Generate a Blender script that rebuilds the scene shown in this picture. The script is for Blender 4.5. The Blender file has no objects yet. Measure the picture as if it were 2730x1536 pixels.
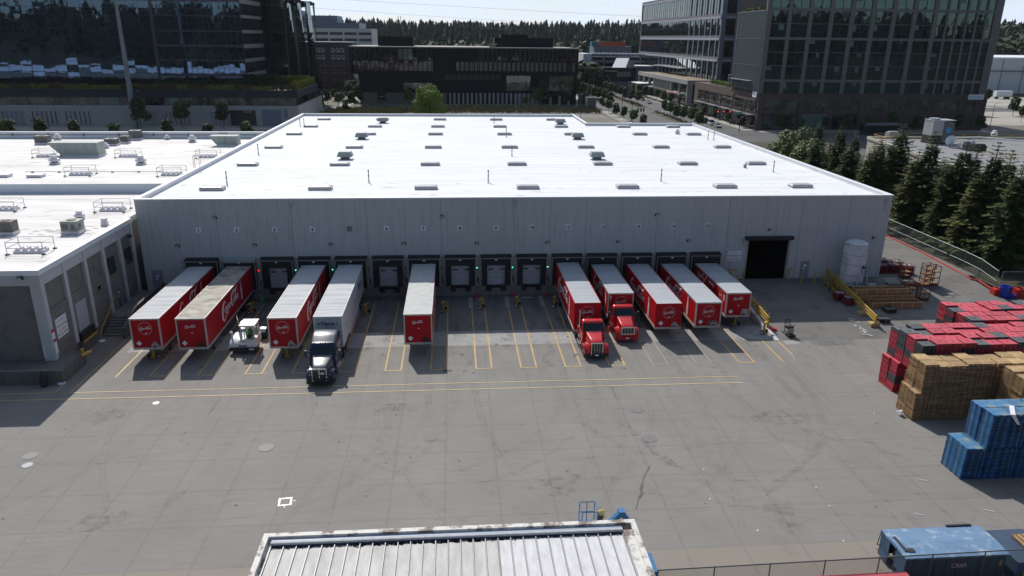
import bpy, math, random
import numpy as np
from mathutils import Vector, Matrix
R = math.radians
random.seed(7)
rng = np.random.default_rng(11)
sc = bpy.context.scene
col = sc.collection

# ---------------------------------------------------------------- camera, sky, sun, exposure
CAM = Vector((-0.4617, -79.7118, 28.1044))
F_PX, YAW, PITCH, ROLL = 1955.7236, 0.0798, 0.3287, 0.0108
_cy, _sy, _cp, _sp = math.cos(YAW), math.sin(YAW), math.cos(PITCH), math.sin(PITCH)
FW = Vector((_sy*_cp, _cy*_cp, -_sp)); RT0 = Vector((_cy, -_sy, 0)); UP0 = RT0.cross(FW)
RT = RT0*math.cos(ROLL)+UP0*math.sin(ROLL); UP = -RT0*math.sin(ROLL)+UP0*math.cos(ROLL)
cam = bpy.data.cameras.new('camera'); cam_o = bpy.data.objects.new('camera', cam); col.objects.link(cam_o)
cam_o.matrix_world = Matrix(((RT.x, UP.x, -FW.x, CAM.x), (RT.y, UP.y, -FW.y, CAM.y), (RT.z, UP.z, -FW.z, CAM.z), (0, 0, 0, 1)))
cam.sensor_fit = 'HORIZONTAL'; cam.sensor_width = 36; cam.lens = 36*F_PX/2730
cam.clip_start = 0.5; cam.clip_end = 6000
sc.camera = cam_o
SUN_EL, SUN_AZ = 43.5, 18.3            # sun ahead and a little to the left of the view
world = bpy.data.worlds.new('World'); sc.world = world; world.use_nodes = True
wn = world.node_tree; wn.nodes.clear()
out = wn.nodes.new('ShaderNodeOutputWorld'); bg = wn.nodes.new('ShaderNodeBackground')
sky = wn.nodes.new('ShaderNodeTexSky'); sky.sky_type = 'NISHITA'; sky.sun_disc = False
sky.sun_elevation = R(SUN_EL); sky.sun_rotation = R(-SUN_AZ); sky.altitude = 0.03
sky.air_density = 1.0; sky.dust_density = 0.35; sky.ozone_density = 1.0
bg.inputs[1].default_value = 0.088
# thin high cloud veil in the sky dome
tc = wn.nodes.new('ShaderNodeTexCoord'); mp = wn.nodes.new('ShaderNodeMapping'); mp.inputs['Scale'].default_value = (1.2, 1.2, 9)
nz = wn.nodes.new('ShaderNodeTexNoise'); nz.inputs['Scale'].default_value = 3; nz.inputs['Detail'].default_value = 7; nz.inputs['Roughness'].default_value = .6
cr = wn.nodes.new('ShaderNodeValToRGB'); cr.color_ramp.elements[0].position = .26; cr.color_ramp.elements[1].position = .52
cr.color_ramp.elements[0].color = (0, 0, 0, 1); cr.color_ramp.elements[1].color = (.9, .9, .9, 1)
mx = wn.nodes.new('ShaderNodeMixRGB'); mx.inputs[2].default_value = (9.6, 10.9, 12.9, 1)
wn.links.new(tc.outputs['Generated'], mp.inputs[0]); wn.links.new(mp.outputs[0], nz.inputs[0]); wn.links.new(nz.outputs[0], cr.inputs[0])
sxyz = wn.nodes.new('ShaderNodeSeparateXYZ'); wn.links.new(tc.outputs['Generated'], sxyz.inputs[0])
cr2 = wn.nodes.new('ShaderNodeMapRange'); cr2.inputs[1].default_value = -.3; cr2.inputs[2].default_value = .75; cr2.inputs[3].default_value = .0; cr2.inputs[4].default_value = 1.
mul = wn.nodes.new('ShaderNodeMath'); mul.operation = 'MULTIPLY'; wn.links.new(sxyz.outputs[1], cr2.inputs[0]); wn.links.new(cr2.outputs[0], mul.inputs[1]); wn.links.new(cr.outputs[0], mul.inputs[0])
wn.links.new(mul.outputs[0], mx.inputs[0]); wn.links.new(sky.outputs[0], mx.inputs[1]); wn.links.new(mx.outputs[0], bg.inputs[0]); wn.links.new(bg.outputs[0], out.inputs[0])
sun = bpy.data.lights.new('sun', 'SUN'); sun.energy = 4.6; sun.angle = R(0.5); sun.color = (1, .95, .88)
sun_o = bpy.data.objects.new('sun', sun); col.objects.link(sun_o)
sdir = Vector((-math.sin(R(SUN_AZ))*math.cos(R(SUN_EL)), math.cos(R(SUN_AZ))*math.cos(R(SUN_EL)), math.sin(R(SUN_EL))))
sun_o.rotation_euler = sdir.to_track_quat('Z', 'Y').to_euler()
sc.view_settings.view_transform = 'Standard'; sc.view_settings.look = 'None'
sc.view_settings.gamma = 1; sc.view_settings.exposure = -0.05

# ---------------------------------------------------------------- helpers
def ray(px, py): return FW + RT*((px-1365)/F_PX) - UP*((py-768)/F_PX)
def atz(px, py, z=0.0):
    d = ray(px, py); return CAM + d*((z-CAM.z)/d.z)
def aty(px, py, y):
    d = ray(px, py); return CAM + d*((y-CAM.y)/d.y)
def atx(px, py, x):
    d = ray(px, py); return CAM + d*((x-CAM.x)/d.x)

class MB:
    def __init__(s): s.v = []; s.f = []; s.m = []
    def add(s, vs, fs, mi=0):
        b = len(s.v); s.v += [tuple(p) for p in vs]; s.f += [tuple(b+i for i in f) for f in fs]; s.m += [mi]*len(fs); return s
    def box(s, x0, x1, y0, y1, z0, z1, mi=0, mat=None):
        vs = [Vector((x, y, z)) for z in (z0, z1) for y in (y0, y1) for x in (x0, x1)]
        if mat is not None: vs = [mat @ p for p in vs]
        return s.add(vs, [(0, 2, 3, 1), (4, 5, 7, 6), (0, 1, 5, 4), (2, 6, 7, 3), (0, 4, 6, 2), (1, 3, 7, 5)], mi)
    def quad(s, a, b, c, d, mi=0): return s.add([a, b, c, d], [(0, 1, 2, 3)], mi)
    def bar(s, p, q, w, h=None, mi=0):
        p, q = Vector(p), Vector(q); d = q-p; L = d.length
        if L < 1e-6: return s
        rot = d.to_track_quat('X', 'Z').to_matrix().to_4x4(); h = h or w
        return s.box(0, L, -w/2, w/2, -h/2, h/2, mi, Matrix.Translation(p) @ rot)
    def cyl(s, p, q, r, n=10, mi=0, r2=None, caps=True):
        p, q = Vector(p), Vector(q); d = (q-p).normalized(); r2 = r if r2 is None else r2
        a = d.orthogonal().normalized(); b = d.cross(a); vs = []
        for c, rr in ((p, r), (q, r2)):
            for i in range(n):
                t = 2*math.pi*i/n; vs.append(c+a*(rr*math.cos(t))+b*(rr*math.sin(t)))
        fs = [(i, (i+1) % n, n+(i+1) % n, n+i) for i in range(n)]
        if caps: fs += [tuple(range(n-1, -1, -1)), tuple(range(n, 2*n))]
        return s.add(vs, fs, mi)
    def path(s, pts, r, n=6, mi=0):
        for a, b in zip(pts[:-1], pts[1:]): s.cyl(a, b, r, n, mi)
        return s
    def lathe(s, prof, n=16, o=(0, 0, 0), mi=0, axis='Z'):
        vs = []
        for r, h in prof:
            for i in range(n):
                t = 2*math.pi*i/n; c, q = r*math.cos(t), r*math.sin(t)
                vs.append(Vector(o)+(Vector((c, q, h)) if axis == 'Z' else Vector((h, c, q))))
        k = len(prof)
        fs = [(j*n+i, j*n+(i+1) % n, (j+1)*n+(i+1) % n, (j+1)*n+i) for j in range(k-1) for i in range(n)]
        fs += [tuple(range(n-1, -1, -1)), tuple(range((k-1)*n, k*n))]
        return s.add(vs, fs, mi)
    def loft(s, secs, mi=0, caps=True):
        n = len(secs[0]); vs = [p for q in secs for p in q]; k = len(secs)
        fs = [(j*n+i, j*n+(i+1) % n, (j+1)*n+(i+1) % n, (j+1)*n+i) for j in range(k-1) for i in range(n)]
        if caps: fs += [tuple(range(n-1, -1, -1)), tuple(range((k-1)*n, k*n))]
        return s.add(vs, fs, mi)
    def prism(s, poly, z0, z1, mi=0):
        n = len(poly); vs = [(x, y, z0) for x, y in poly]+[(x, y, z1) for x, y in poly]
        fs = [(i, (i+1) % n, n+(i+1) % n, n+i) for i in range(n)]+[tuple(range(n-1, -1, -1)), tuple(range(n, 2*n))]
        return s.add(vs, fs, mi)
    def build(s, name, mats, parent=None, smooth=False, label=None, loc=None):
        me = bpy.data.meshes.new(name); me.from_pydata(s.v, [], s.f)
        mats = mats if isinstance(mats, (list, tuple)) else [mats]
        for m in mats: me.materials.append(m)
        if len(mats) > 1: me.polygons.foreach_set('material_index', s.m)
        if smooth:
            me.polygons.foreach_set('use_smooth', [True]*len(me.polygons))
            try: me.set_sharp_from_angle(angle=R(38))
            except Exception: pass
        me.update()
        o = bpy.data.objects.new(name, me); col.objects.link(o)
        if parent: o.parent = parent
        if loc is not None: o.location = loc
        if label: o['label'] = label
        return o
def tag(o, label=None, cat=None, group=None, kind=None):
    if label: o['label'] = label
    if cat: o['category'] = cat
    if group: o['group'] = group
    if kind: o['kind'] = kind
    return o
def T(name, label, cat, loc=(0, 0, 0), rz=0, group=None):
    o = bpy.data.objects.new(name, None); col.objects.link(o); o.empty_display_size = .3
    o.location = loc; o.rotation_euler = (0, 0, rz)
    return tag(o, label, cat, group)
def copy_tree(o, loc=None, rz=None, label=None, group=None, parent=None, scale=None):
    c = o.copy(); col.objects.link(c)
    if parent: c.parent = parent
    if loc is not None: c.location = loc
    if rz is not None: c.rotation_euler = (0, 0, rz)
    if scale is not None: c.scale = scale if hasattr(scale, '__len__') else (scale,)*3
    if label: c['label'] = label
    if group: c['group'] = group
    for ch in KIDS(o): copy_tree(ch, parent=c)
    return c
_kid = {}
def KIDS(o): return [k for k in list(o.children)]
ORD = ['zeroth', 'first', 'second', 'third', 'fourth', 'fifth', 'sixth', 'seventh', 'eighth', 'ninth', 'tenth', 'eleventh', 'twelfth', 'thirteenth', 'fourteenth', 'fifteenth', 'sixteenth', 'seventeenth', 'eighteenth', 'nineteenth', 'twentieth']
def rrect(cx, y, cz, w, h, r, n=3, top=None):
    """rounded rectangle section in the xz plane at depth y; top = width at the top"""
    w2, h2 = w/2, h/2; r = min(r, w2*.99, h2*.99); pts = []
    for qx, qz, a0 in ((1, 1, 0), (-1, 1, 90), (-1, -1, 180), (1, -1, 270)):
        for i in range(n+1):
            a = R(a0+90*i/n); x = qx*(w2-r)+r*math.cos(a); z = qz*(h2-r)+r*math.sin(a)
            if top: x *= (1+(top/w-1)*(z+h2)/h)
            pts.append(Vector((cx+x, y, cz+z)))
    return pts

# ---------------------------------------------------------------- materials
def newmat(name):
    m = bpy.data.materials.new(name); m.use_nodes = True; nt = m.node_tree
    return m, nt, nt.nodes['Principled BSDF']
def N(nt, t, **kw):
    n = nt.nodes.new(t)
    for k, v in kw.items():
        if k in n.inputs: n.inputs[k].default_value = v
        else: setattr(n, k, v)
    return n
def L(nt, a, b): nt.links.new(a, b)
def ramp(nt, src, p0, p1, c0=(0, 0, 0, 1), c1=(1, 1, 1, 1)):
    r = nt.nodes.new('ShaderNodeValToRGB'); e = r.color_ramp.elements
    e[0].position = p0; e[1].position = p1; e[0].color = c0; e[1].color = c1; L(nt, src, r.inputs[0]); return r.outputs[0]
def mixc(nt, fac, a, b, mode='MIX'):
    m = nt.nodes.new('ShaderNodeMixRGB'); m.blend_type = mode
    for i, x in ((0, fac), (1, a), (2, b)):
        if hasattr(x, 'node'): L(nt, x, m.inputs[i])
        else: m.inputs[i].default_value = x if i == 0 else (tuple(x)+(1,))[:4]
    return m.outputs[0]
def M(name, c, rough=.6, metal=0., c2=None, ns=4., stretch=(1, 1, 1), det=5, bump=0., bs=None, world_=False, spec=None, coat=0., rnd=0., p=(.35, .7), grime=None, gs=.6):
    m, nt, b = newmat(name)
    b.inputs['Roughness'].default_value = rough; b.inputs['Metallic'].default_value = metal
    if spec is not None: b.inputs['Specular IOR Level'].default_value = spec
    if coat: b.inputs['Coat Weight'].default_value = coat; b.inputs['Coat Roughness'].default_value = .06
    if world_: src = N(nt, 'ShaderNodeNewGeometry').outputs['Position']
    else: src = N(nt, 'ShaderNodeTexCoord').outputs['Object']
    mp = N(nt, 'ShaderNodeMapping'); mp.inputs['Scale'].default_value = stretch; L(nt, src, mp.inputs[0])
    cur = c
    if c2 is not None:
        t = N(nt, 'ShaderNodeTexNoise', Scale=ns, Detail=det, Roughness=.6); L(nt, mp.outputs[0], t.inputs['Vector'])
        cur = mixc(nt, ramp(nt, t.outputs[0], *p), c, c2)
    if grime is not None:
        t = N(nt, 'ShaderNodeTexNoise', Scale=gs, Detail=8, Roughness=.7); L(nt, mp.outputs[0], t.inputs['Vector'])
        cur = mixc(nt, ramp(nt, t.outputs[0], .52, .72), cur, grime)
    if rnd:
        oi = N(nt, 'ShaderNodeObjectInfo'); mr = N(nt, 'ShaderNodeMapRange'); L(nt, oi.outputs['Random'], mr.inputs[0])
        mr.inputs[3].default_value = 1-rnd; mr.inputs[4].default_value = 1+rnd
        hs = N(nt, 'ShaderNodeHueSaturation'); L(nt, mr.outputs[0], hs.inputs['Value'])
        if hasattr(cur, 'node'): L(nt, cur, hs.inputs['Color'])
        else: hs.inputs['Color'].default_value = tuple(cur)+(1,)
        cur = hs.outputs[0]
    if hasattr(cur, 'node'): L(nt, cur, b.inputs['Base Color'])
    else: b.inputs['Base Color'].default_value = tuple(cur)+(1,)
    if bump:
        t = N(nt, 'ShaderNodeTexNoise', Scale=bs or ns*3, Detail=4); L(nt, mp.outputs[0], t.inputs['Vector'])
        bp = N(nt, 'ShaderNodeBump', Strength=bump, Distance=.02); L(nt, t.outputs[0], bp.inputs['Height']); L(nt, bp.outputs[0], b.inputs['Normal'])
    return m
def glass(name, c=(.012, .016, .018), ior=2.0, rough=.015, wave=.12, ws=.35, c2=None, tint=None):
    m, nt, b = newmat(name)
    if tint: b.inputs['Specular Tint'].default_value = tuple(tint)+(1,)
    b.inputs['Base Color'].default_value = tuple(c)+(1,); b.inputs['Roughness'].default_value = rough; b.inputs['IOR'].default_value = ior
    g = N(nt, 'ShaderNodeNewGeometry')
    if c2:
        t = N(nt, 'ShaderNodeTexNoise', Scale=.25, Detail=3); L(nt, g.outputs['Position'], t.inputs['Vector'])
        L(nt, mixc(nt, ramp(nt, t.outputs[0], .45, .62), c, c2), b.inputs['Base Color'])
    t = N(nt, 'ShaderNodeTexNoise', Scale=ws, Detail=2); L(nt, g.outputs['Position'], t.inputs['Vector'])
    bp = N(nt, 'ShaderNodeBump', Strength=wave, Distance=.1); L(nt, t.outputs[0], bp.inputs['Height']); L(nt, bp.outputs[0], b.inputs['Normal'])
    return m
def emit(name, c, s):
    m, nt, b = newmat(name); b.inputs['Emission Color'].default_value = tuple(c)+(1,); b.inputs['Emission Strength'].default_value = s
    b.inputs['Base Color'].default_value = tuple(c)+(1,); return m

def concrete_mat():
    m, nt, b = newmat('yard_concrete'); b.inputs['Roughness'].default_value = .85
    g = N(nt, 'ShaderNodeNewGeometry'); sp = N(nt, 'ShaderNodeSeparateXYZ'); L(nt, g.outputs['Position'], sp.inputs[0])
    def math_(op, a, bb=None, c=None):
        n = nt.nodes.new('ShaderNodeMath'); n.operation = op
        for i, x in enumerate((a, bb, c)):
            if x is None: continue
            if hasattr(x, 'node'): L(nt, x, n.inputs[i])
            else: n.inputs[i].default_value = x
        return n.outputs[0]
    def noise(scale, det=4, st=(1, 1, 1), rough=.6):
        mp = N(nt, 'ShaderNodeMapping'); mp.inputs['Scale'].default_value = st; L(nt, g.outputs['Position'], mp.inputs[0])
        t = N(nt, 'ShaderNodeTexNoise', Scale=scale, Detail=det, Roughness=rough); L(nt, mp.outputs[0], t.inputs['Vector']); return t.outputs[0]
    wob = noise(1.5, 3)
    wb = math_('MULTIPLY', math_('SUBTRACT', wob, .5), .10)
    def cell(src, off, per):
        u = math_('DIVIDE', math_('ADD', src, off), per); fl = math_('FLOOR', math_('ADD', u, .5))
        d = math_('MULTIPLY', math_('ABSOLUTE', math_('SUBTRACT', u, fl)), per); return fl, d, math_('FLOOR', u)
    _, dx, cx = cell(math_('ADD', sp.outputs[0], wb), 1.4, 3.5)
    _, dy, cy = cell(math_('ADD', sp.outputs[1], wb), 33.68, 3.765)
    wn_ = noise(2.2, 5, (1, 1, 1), .75)
    wid = math_('ADD', .005, math_('MULTIPLY', ramp(nt, wn_, .52, .74), .045))
    lx = math_('LESS_THAN', dx, wid); ly = math_('LESS_THAN', dy, wid)
    line = math_('MAXIMUM', lx, ly)
    near = ramp(nt, math_('MINIMUM', dx, dy), .0, .16, (1, 1, 1, 1), (0, 0, 0, 1))
    cmb = N(nt, 'ShaderNodeCombineXYZ'); L(nt, cx, cmb.inputs[0]); L(nt, cy, cmb.inputs[1])
    wnz = N(nt, 'ShaderNodeTexWhiteNoise'); L(nt, cmb.outputs[0], wnz.inputs['Vector'])
    base = mixc(nt, ramp(nt, noise(.16, 6), .35, .68), (.190, .178, .163), (.226, .215, .200))
    base = mixc(nt, math_('MULTIPLY', wnz.outputs[0], .35), base, (.185, .175, .161))
    base = mixc(nt, ramp(nt, noise(1.2, 6, (.35, 3.2, 1), .7), .45, .75), base, (.176, .167, .154))
    base = mixc(nt, math_('MULTIPLY', ramp(nt, noise(.45, 8, (1, 1, 1), .75), .56, .74), .4), base, (.140, .131, .122))
    base = mixc(nt, math_('MULTIPLY', ramp(nt, noise(9, 6, (1, 1, 1), .8), .5, .8), .35), base, (.25, .24, .226))
    # browner, older slabs near the camera fence
    old = ramp(nt, math_('MULTIPLY', sp.outputs[1], -1), .0, 1.0)
    o2 = math_('LESS_THAN', sp.outputs[1], -44.95)
    base = mixc(nt, math_('MULTIPLY', o2, .75), base, (.235, .205, .17))
    # tyre darkening near the docks (oil and rubber)
    dk = N(nt, 'ShaderNodeMapRange'); L(nt, sp.outputs[1], dk.inputs[0]); dk.inputs[1].default_value = -30; dk.inputs[2].default_value = -17
    st = math_('MULTIPLY', ramp(nt, noise(.5, 7, (1.6, .5, 1), .7), .42, .66), dk.outputs[0])
    base = mixc(nt, math_('MULTIPLY', st, .55), base, (.13, .126, .12))
    vo = N(nt, 'ShaderNodeTexVoronoi', Scale=.55); L(nt, g.outputs['Position'], vo.inputs['Vector'])
    sp_ = math_('LESS_THAN', vo.outputs['Distance'], math_('MULTIPLY', ramp(nt, noise(.8, 2), .5, .7), .11))
    base = mixc(nt, math_('MULTIPLY', sp_, .6), base, (.07, .066, .062))
    base = mixc(nt, math_('MULTIPLY', near, .12), base, (.1, .095, .09))
    base = mixc(nt, math_('MULTIPLY', line, .62), base, (.05, .046, .043))
    L(nt, base, b.inputs['Base Color'])
    t = noise(14, 4); bp = N(nt, 'ShaderNodeBump', Strength=.15, Distance=.01); L(nt, t, bp.inputs['Height']); L(nt, bp.outputs[0], b.inputs['Normal'])
    return m
def paint_line_mat(name, c, wear):
    """road paint worn through to the slab"""
    m, nt, b = newmat(name); b.inputs['Roughness'].default_value = .7
    g = N(nt, 'ShaderNodeNewGeometry'); t = N(nt, 'ShaderNodeTexNoise', Scale=5., Detail=7, Roughness=.75); L(nt, g.outputs['Position'], t.inputs['Vector'])
    t2 = N(nt, 'ShaderNodeTexNoise', Scale=.6, Detail=3); L(nt, g.outputs['Position'], t2.inputs['Vector'])
    f = ramp(nt, t.outputs[0], wear, wear+.12); cc = mixc(nt, ramp(nt, t2.outputs[0], .4, .65), c, tuple(x*.78 for x in c))
    L(nt, mixc(nt, f, cc, (.23, .22, .205)), b.inputs['Base Color']); return m
MAT = {}
def mm(k, *a, **kw): MAT[k] = M(k, *a, **kw); return MAT[k]
yard = concrete_mat()
mm('apron', (.30, .30, .295), .85, c2=(.25, .25, .245), ns=.5, world_=True, grime=(.17, .165, .16), gs=.9)
mm('pit', (.12, .118, .114), .88, c2=(.18, .175, .17), ns=.45, world_=True, stretch=(1.3, .35, 1), grime=(.055, .054, .052), gs=.8)
mm('ramp_asphalt', (.13, .125, .117), .9, c2=(.185, .178, .165), ns=.3, world_=True, stretch=(.6, 1, 1), grime=(.085, .082, .078), gs=.7)
mm('road', (.075, .075, .078), .9, c2=(.10, .10, .10), ns=.3, world_=True)
mm('side', (.30, .285, .26), .9, c2=(.36, .34, .31), ns=.5, world_=True)
mm('dirt', (.13, .12, .10), .95, c2=(.18, .165, .14), ns=.2, world_=True, grime=(.07, .08, .04), gs=.15)
mm('farland', (.022, .028, .014), .95, c2=(.035, .038, .02), ns=.05, world_=True)
LINE = paint_line_mat('lane_paint', (.52, .33, .12), .55)
LINE_PALE = paint_line_mat('lane_paint_pale', (.60, .46, .22), .55)
LINE_WORN = paint_line_mat('lane_paint_worn', (.42, .31, .15), .40)
mm('roof_white', (.73, .74, .755), .75, spec=.2, c2=(.66, .67, .69), ns=.25, world_=True, stretch=(.25, 1.4, 1), grime=(.62, .62, .62), gs=.35)
mm('roof_old', (.74, .72, .705), .75, spec=.2, c2=(.64, .615, .60), ns=.35, world_=True, stretch=(.3, 1.2, 1), grime=(.50, .465, .44), gs=.3)
mm('roof_trim', (.66, .70, .76), .5, c2=(.72, .75, .79), ns=.4, world_=True)
mm('coping', (.80, .82, .85), .35, metal=.1)
mm('stain', (.20, .17, .14), .9, c2=(.5, .47, .43), ns=3, world_=True)
mm('wall_grey', (.47, .485, .49), .85, spec=.2, c2=(.51, .525, .53), ns=.6, world_=True, stretch=(2.5, 1, .12), grime=(.33, .34, .345), gs=1.6, p=(.3, .7))
mm('wall_base', (.20, .195, .18), .9, c2=(.27, .26, .24), ns=2, world_=True, stretch=(3, 1, .6))
mm('joint', (.20, .205, .21), .9)
mm('black_pad', (.012, .013, .016), .7, c2=(.02, .021, .025), ns=3)
mm('black_rub', (.02, .02, .02), .75)
mm('tan_edge', (.34, .30, .26), .7)
mm('dockdoor', (.46, .48, .52), .5, c2=(.40, .42, .46), ns=1.2, grime=(.22, .215, .2), gs=2)
mm('dark_glass', (.02, .022, .025), .15)
mm('white_paint', (.78, .78, .77), .4, c2=(.7, .7, .69), ns=2)
mm('sign_white', (.74, .76, .79), .5)
mm('ink', (.02, .025, .04), .6)
mm('ink_red', (.5, .02, .02), .6)
mm('ink_blue', (.05, .12, .3), .6)
mm('steel', (.45, .46, .47), .35, metal=.8)
mm('galv', (.42, .44, .45), .5, metal=.4, c2=(.34, .35, .36), ns=2)
mm('galv_dark', (.13, .14, .15), .55, metal=.3)
mm('chrome', (.8, .8, .8), .12, metal=1.)
mm('tyre', (.018, .018, .018), .85)
mm('rim', (.55, .55, .55), .3, metal=.7)
mm('rim_white', (.7, .71, .73), .4)
mm('chassis', (.018, .018, .02), .6)
mm('yellow', (.52, .33, .03), .55, c2=(.44, .28, .035), ns=3, grime=(.25, .17, .05), gs=1.5)
mm('red_panel', (.46, .003, .010), .5, c2=(.38, .003, .010), ns=.4, spec=.22, grime=(.27, .02, .022), gs=1.1)
mm('red_panel_dull', (.42, .005, .014), .55, c2=(.34, .008, .016), ns=.5, spec=.2, grime=(.24, .03, .03), gs=.8)
mm('red_cab', (.52, .003, .007), .32, coat=.5, spec=.3)
mm('trailer_white', (.62, .63, .64), .45, c2=(.56, .57, .58), ns=.5)
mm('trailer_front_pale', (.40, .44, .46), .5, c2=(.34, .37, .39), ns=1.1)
mm('post', (.52, .49, .48), .45, metal=.3, c2=(.42, .38, .36), ns=2)
mm('roof_alu', (.40, .42, .45), .7, spec=.12, c2=(.33, .35, .38), ns=.5, stretch=(.4, 2, 1), bump=.25, bs=1.2)
mm('roof_alu_pale', (.54, .55, .565), .75, spec=.12, c2=(.42, .435, .45), ns=.5, stretch=(.3, 2.5, 1), grime=(.38, .38, .38), gs=.5)
mm('roof_dirty', (.46, .43, .37), .8, c2=(.22, .20, .165), ns=.9, stretch=(1, 1.6, 1), grime=(.10, .09, .08), gs=.55)
mm('roof_wavy', (.52, .54, .52), .65, spec=.15, c2=(.38, .40, .39), ns=2.0, stretch=(.6, 2.2, 1), bump=.7, bs=1.8)
mm('logo_white', (.72, .72, .73), .5)
mm('logo_pale', (.60, .40, .42), .5)
mm('navy', (.011, .020, .055), .34, coat=.25, c2=(.012, .02, .055), ns=2)
mm('grille', (.03, .03, .03), .4)
mm('truck_glass', (.012, .02, .022), .05, spec=.8)
mm('lamp', (.7, .72, .74), .1, spec=.8)
mm('amber', (.5, .15, .02), .3)
mm('wood', (.36, .21, .095), .8, c2=(.14, .078, .035), ns=1.3, rnd=.22, world_=True, stretch=(.7, .7, 7), p=(.42, .6), grime=(.20, .135, .07), gs=.5)  # lower boards darker than wood_top, painting in the shade between stacked layers
mm('wood_top', (.62, .44, .235), .8, c2=(.44, .285, .135), ns=1.6, rnd=.22)
mm('bluew', (.008, .085, .27), .65, c2=(.004, .03, .10), ns=1.4, rnd=.2, world_=True, stretch=(.7, .7, 7), p=(.42, .62), grime=(.10, .13, .10), gs=.8)  # blocks darker than bluew_top, gap shade put into the colour
mm('bluew_top', (.03, .19, .42), .7, c2=(.16, .27, .32), ns=2.0, rnd=.2, grime=(.45, .42, .28), gs=1.1)
mm('redp', (.34, .012, .03), .55, c2=(.15, .005, .014), ns=1.6, rnd=.12, world_=True, stretch=(.7, .7, 7), p=(.45, .62))  # feet darker than the deck, shade of the slots put into the colour
mm('blackp', (.022, .024, .028), .6, c2=(.04, .042, .046), ns=6, rnd=.2)
mm('redp_top', (.50, .07, .095), .6, c2=(.42, .05, .075), ns=1.6, rnd=.16)
mm('blackp_top', (.06, .065, .07), .6, c2=(.12, .125, .13), ns=14, rnd=.2)
mm('ply', (.36, .21, .09), .75, c2=(.30, .17, .07), ns=1.2, grime=(.20, .11, .05), gs=.8)
mm('ply_light', (.52, .36, .18), .75)
mm('cartred', (.17, .02, .018), .6, c2=(.12, .015, .012), ns=4)
mm('boxblue', (.01, .05, .42), .45)
mm('crate_red', (.55, .03, .02), .5)
mm('keg', (.14, .012, .02), .45, rnd=.25)
mm('kegtop', (.5, .48, .47), .3, metal=.6, rnd=.4)
mm('tank_white', (.60, .61, .63), .5, c2=(.52, .53, .55), ns=1.2, grime=(.34, .33, .32), gs=1.2)
mm('bin_blue', (.045, .11, .20), .55, c2=(.035, .09, .17), ns=1.2)
mm('bin_top', (.13, .23, .36), .6, c2=(.11, .20, .32), ns=1., grime=(.42, .48, .54), gs=1.1)
mm('bin_dark', (.03, .055, .10), .6, c2=(.04, .07, .12), ns=1)
mm('lift_blue', (.012, .13, .30), .4, coat=.3)
mm('hvac_green', (.34, .36, .32), .6, c2=(.28, .30, .26), ns=1.5, grime=(.20, .20, .17), gs=1.)
mm('hvac_brown', (.16, .14, .125), .65, c2=(.12, .105, .095), ns=2)
mm('duct', (.42, .46, .43), .7, c2=(.30, .36, .34), ns=1.6, stretch=(2.5, 2.5, .4), grime=(.14, .15, .13), gs=1.4)
mm('hood', (.33, .37, .37), .6, c2=(.28, .32, .32), ns=1.2)
mm('skyl', (.74, .72, .75), .4, c2=(.66, .64, .68), ns=1.2); mm('dome', (.40, .385, .40), .35, c2=(.48, .46, .47), ns=1.5)
mm('skyl_frame', (.36, .37, .40), .5)
mm('agg', (.20, .19, .175), .95, c2=(.14, .135, .125), ns=9, world_=True, det=8, grime=(.10, .10, .085), gs=.6)
mm('conc', (.50, .51, .52), .85, c2=(.44, .45, .46), ns=1, world_=True)
mm('conc_dark', (.115, .11, .10), .9, c2=(.16, .155, .14), ns=.9, world_=True, stretch=(3, 3, .4), grime=(.075, .073, .066), gs=1.2)
mm('board', (.20, .19, .175), .9, c2=(.13, .125, .115), ns=1.1, world_=True, stretch=(.6, .6, 4.))
mm('door_grey', (.24, .27, .30), .6)
mm('doorwhite', (.40, .42, .46), .5)
mm('kerb_red', (.44, .05, .04), .7, c2=(.32, .07, .06), ns=2, world_=True)
mm('fence_rail', (.20, .27, .25), .5, metal=.2)
mm('fence_post', (.16, .19, .19), .5, metal=.3)
mm('cream', (.42, .39, .33), .85, c2=(.37, .345, .29), ns=.5, world_=True)
mm('gravel', (.19, .19, .20), .95, c2=(.25, .25, .255), ns=.4, world_=True, grime=(.13, .13, .135), gs=.25)
mm('brick', (.105, .07, .06), .9, c2=(.085, .058, .05), ns=1.5, world_=True)
mm('tan', (.17, .155, .15), .7, c2=(.15, .138, .135), ns=.6, world_=True)
mm('band', (.34, .36, .42), .6, c2=(.30, .32, .38), ns=.4, world_=True)
mm('band_dark', (.16, .18, .23), .6)
mm('spandrel', (.16, .15, .155), .6)
mm('darkmetal', (.008, .008, .013), .7, spec=.12)
mm('fascia', (.035, .04, .05), .6, spec=.2, c2=(.028, .032, .042), ns=2, world_=True)
mm('mullion', (.02, .022, .03), .5)
mm('mull_plum', (.05, .038, .06), .5)
mm('fin', (.30, .33, .33), .4, metal=.4)
mm('brown_fin', (.075, .036, .025), .7, spec=.2)
mm('pod_conc', (.36, .35, .35), .9, c2=(.32, .315, .315), ns=.4, world_=True)
mm('stone', (.30, .29, .285), .85, c2=(.26, .25, .245), ns=.5, world_=True)
mm('white_wall', (.62, .64, .66), .8, c2=(.55, .57, .6), ns=.3, world_=True)
mm('office', (.62, .60, .56), .8)
mm('officewin', (.06, .06, .09), .3)
mm('apt', (.075, .065, .075), .85); mm('apt_brick', (.10, .05, .04), .9)
mm('orange', (.55, .09, .02), .6); mm('teal', (.02, .18, .28), .6)
mm('garage', (.17, .19, .25), .8)
mm('lichen_cap', (.62, .61, .57), .7, c2=(.16, .12, .105), ns=1.3, det=10, p=(.50, .60), world_=True, grime=(.40, .37, .33), gs=4)
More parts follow.
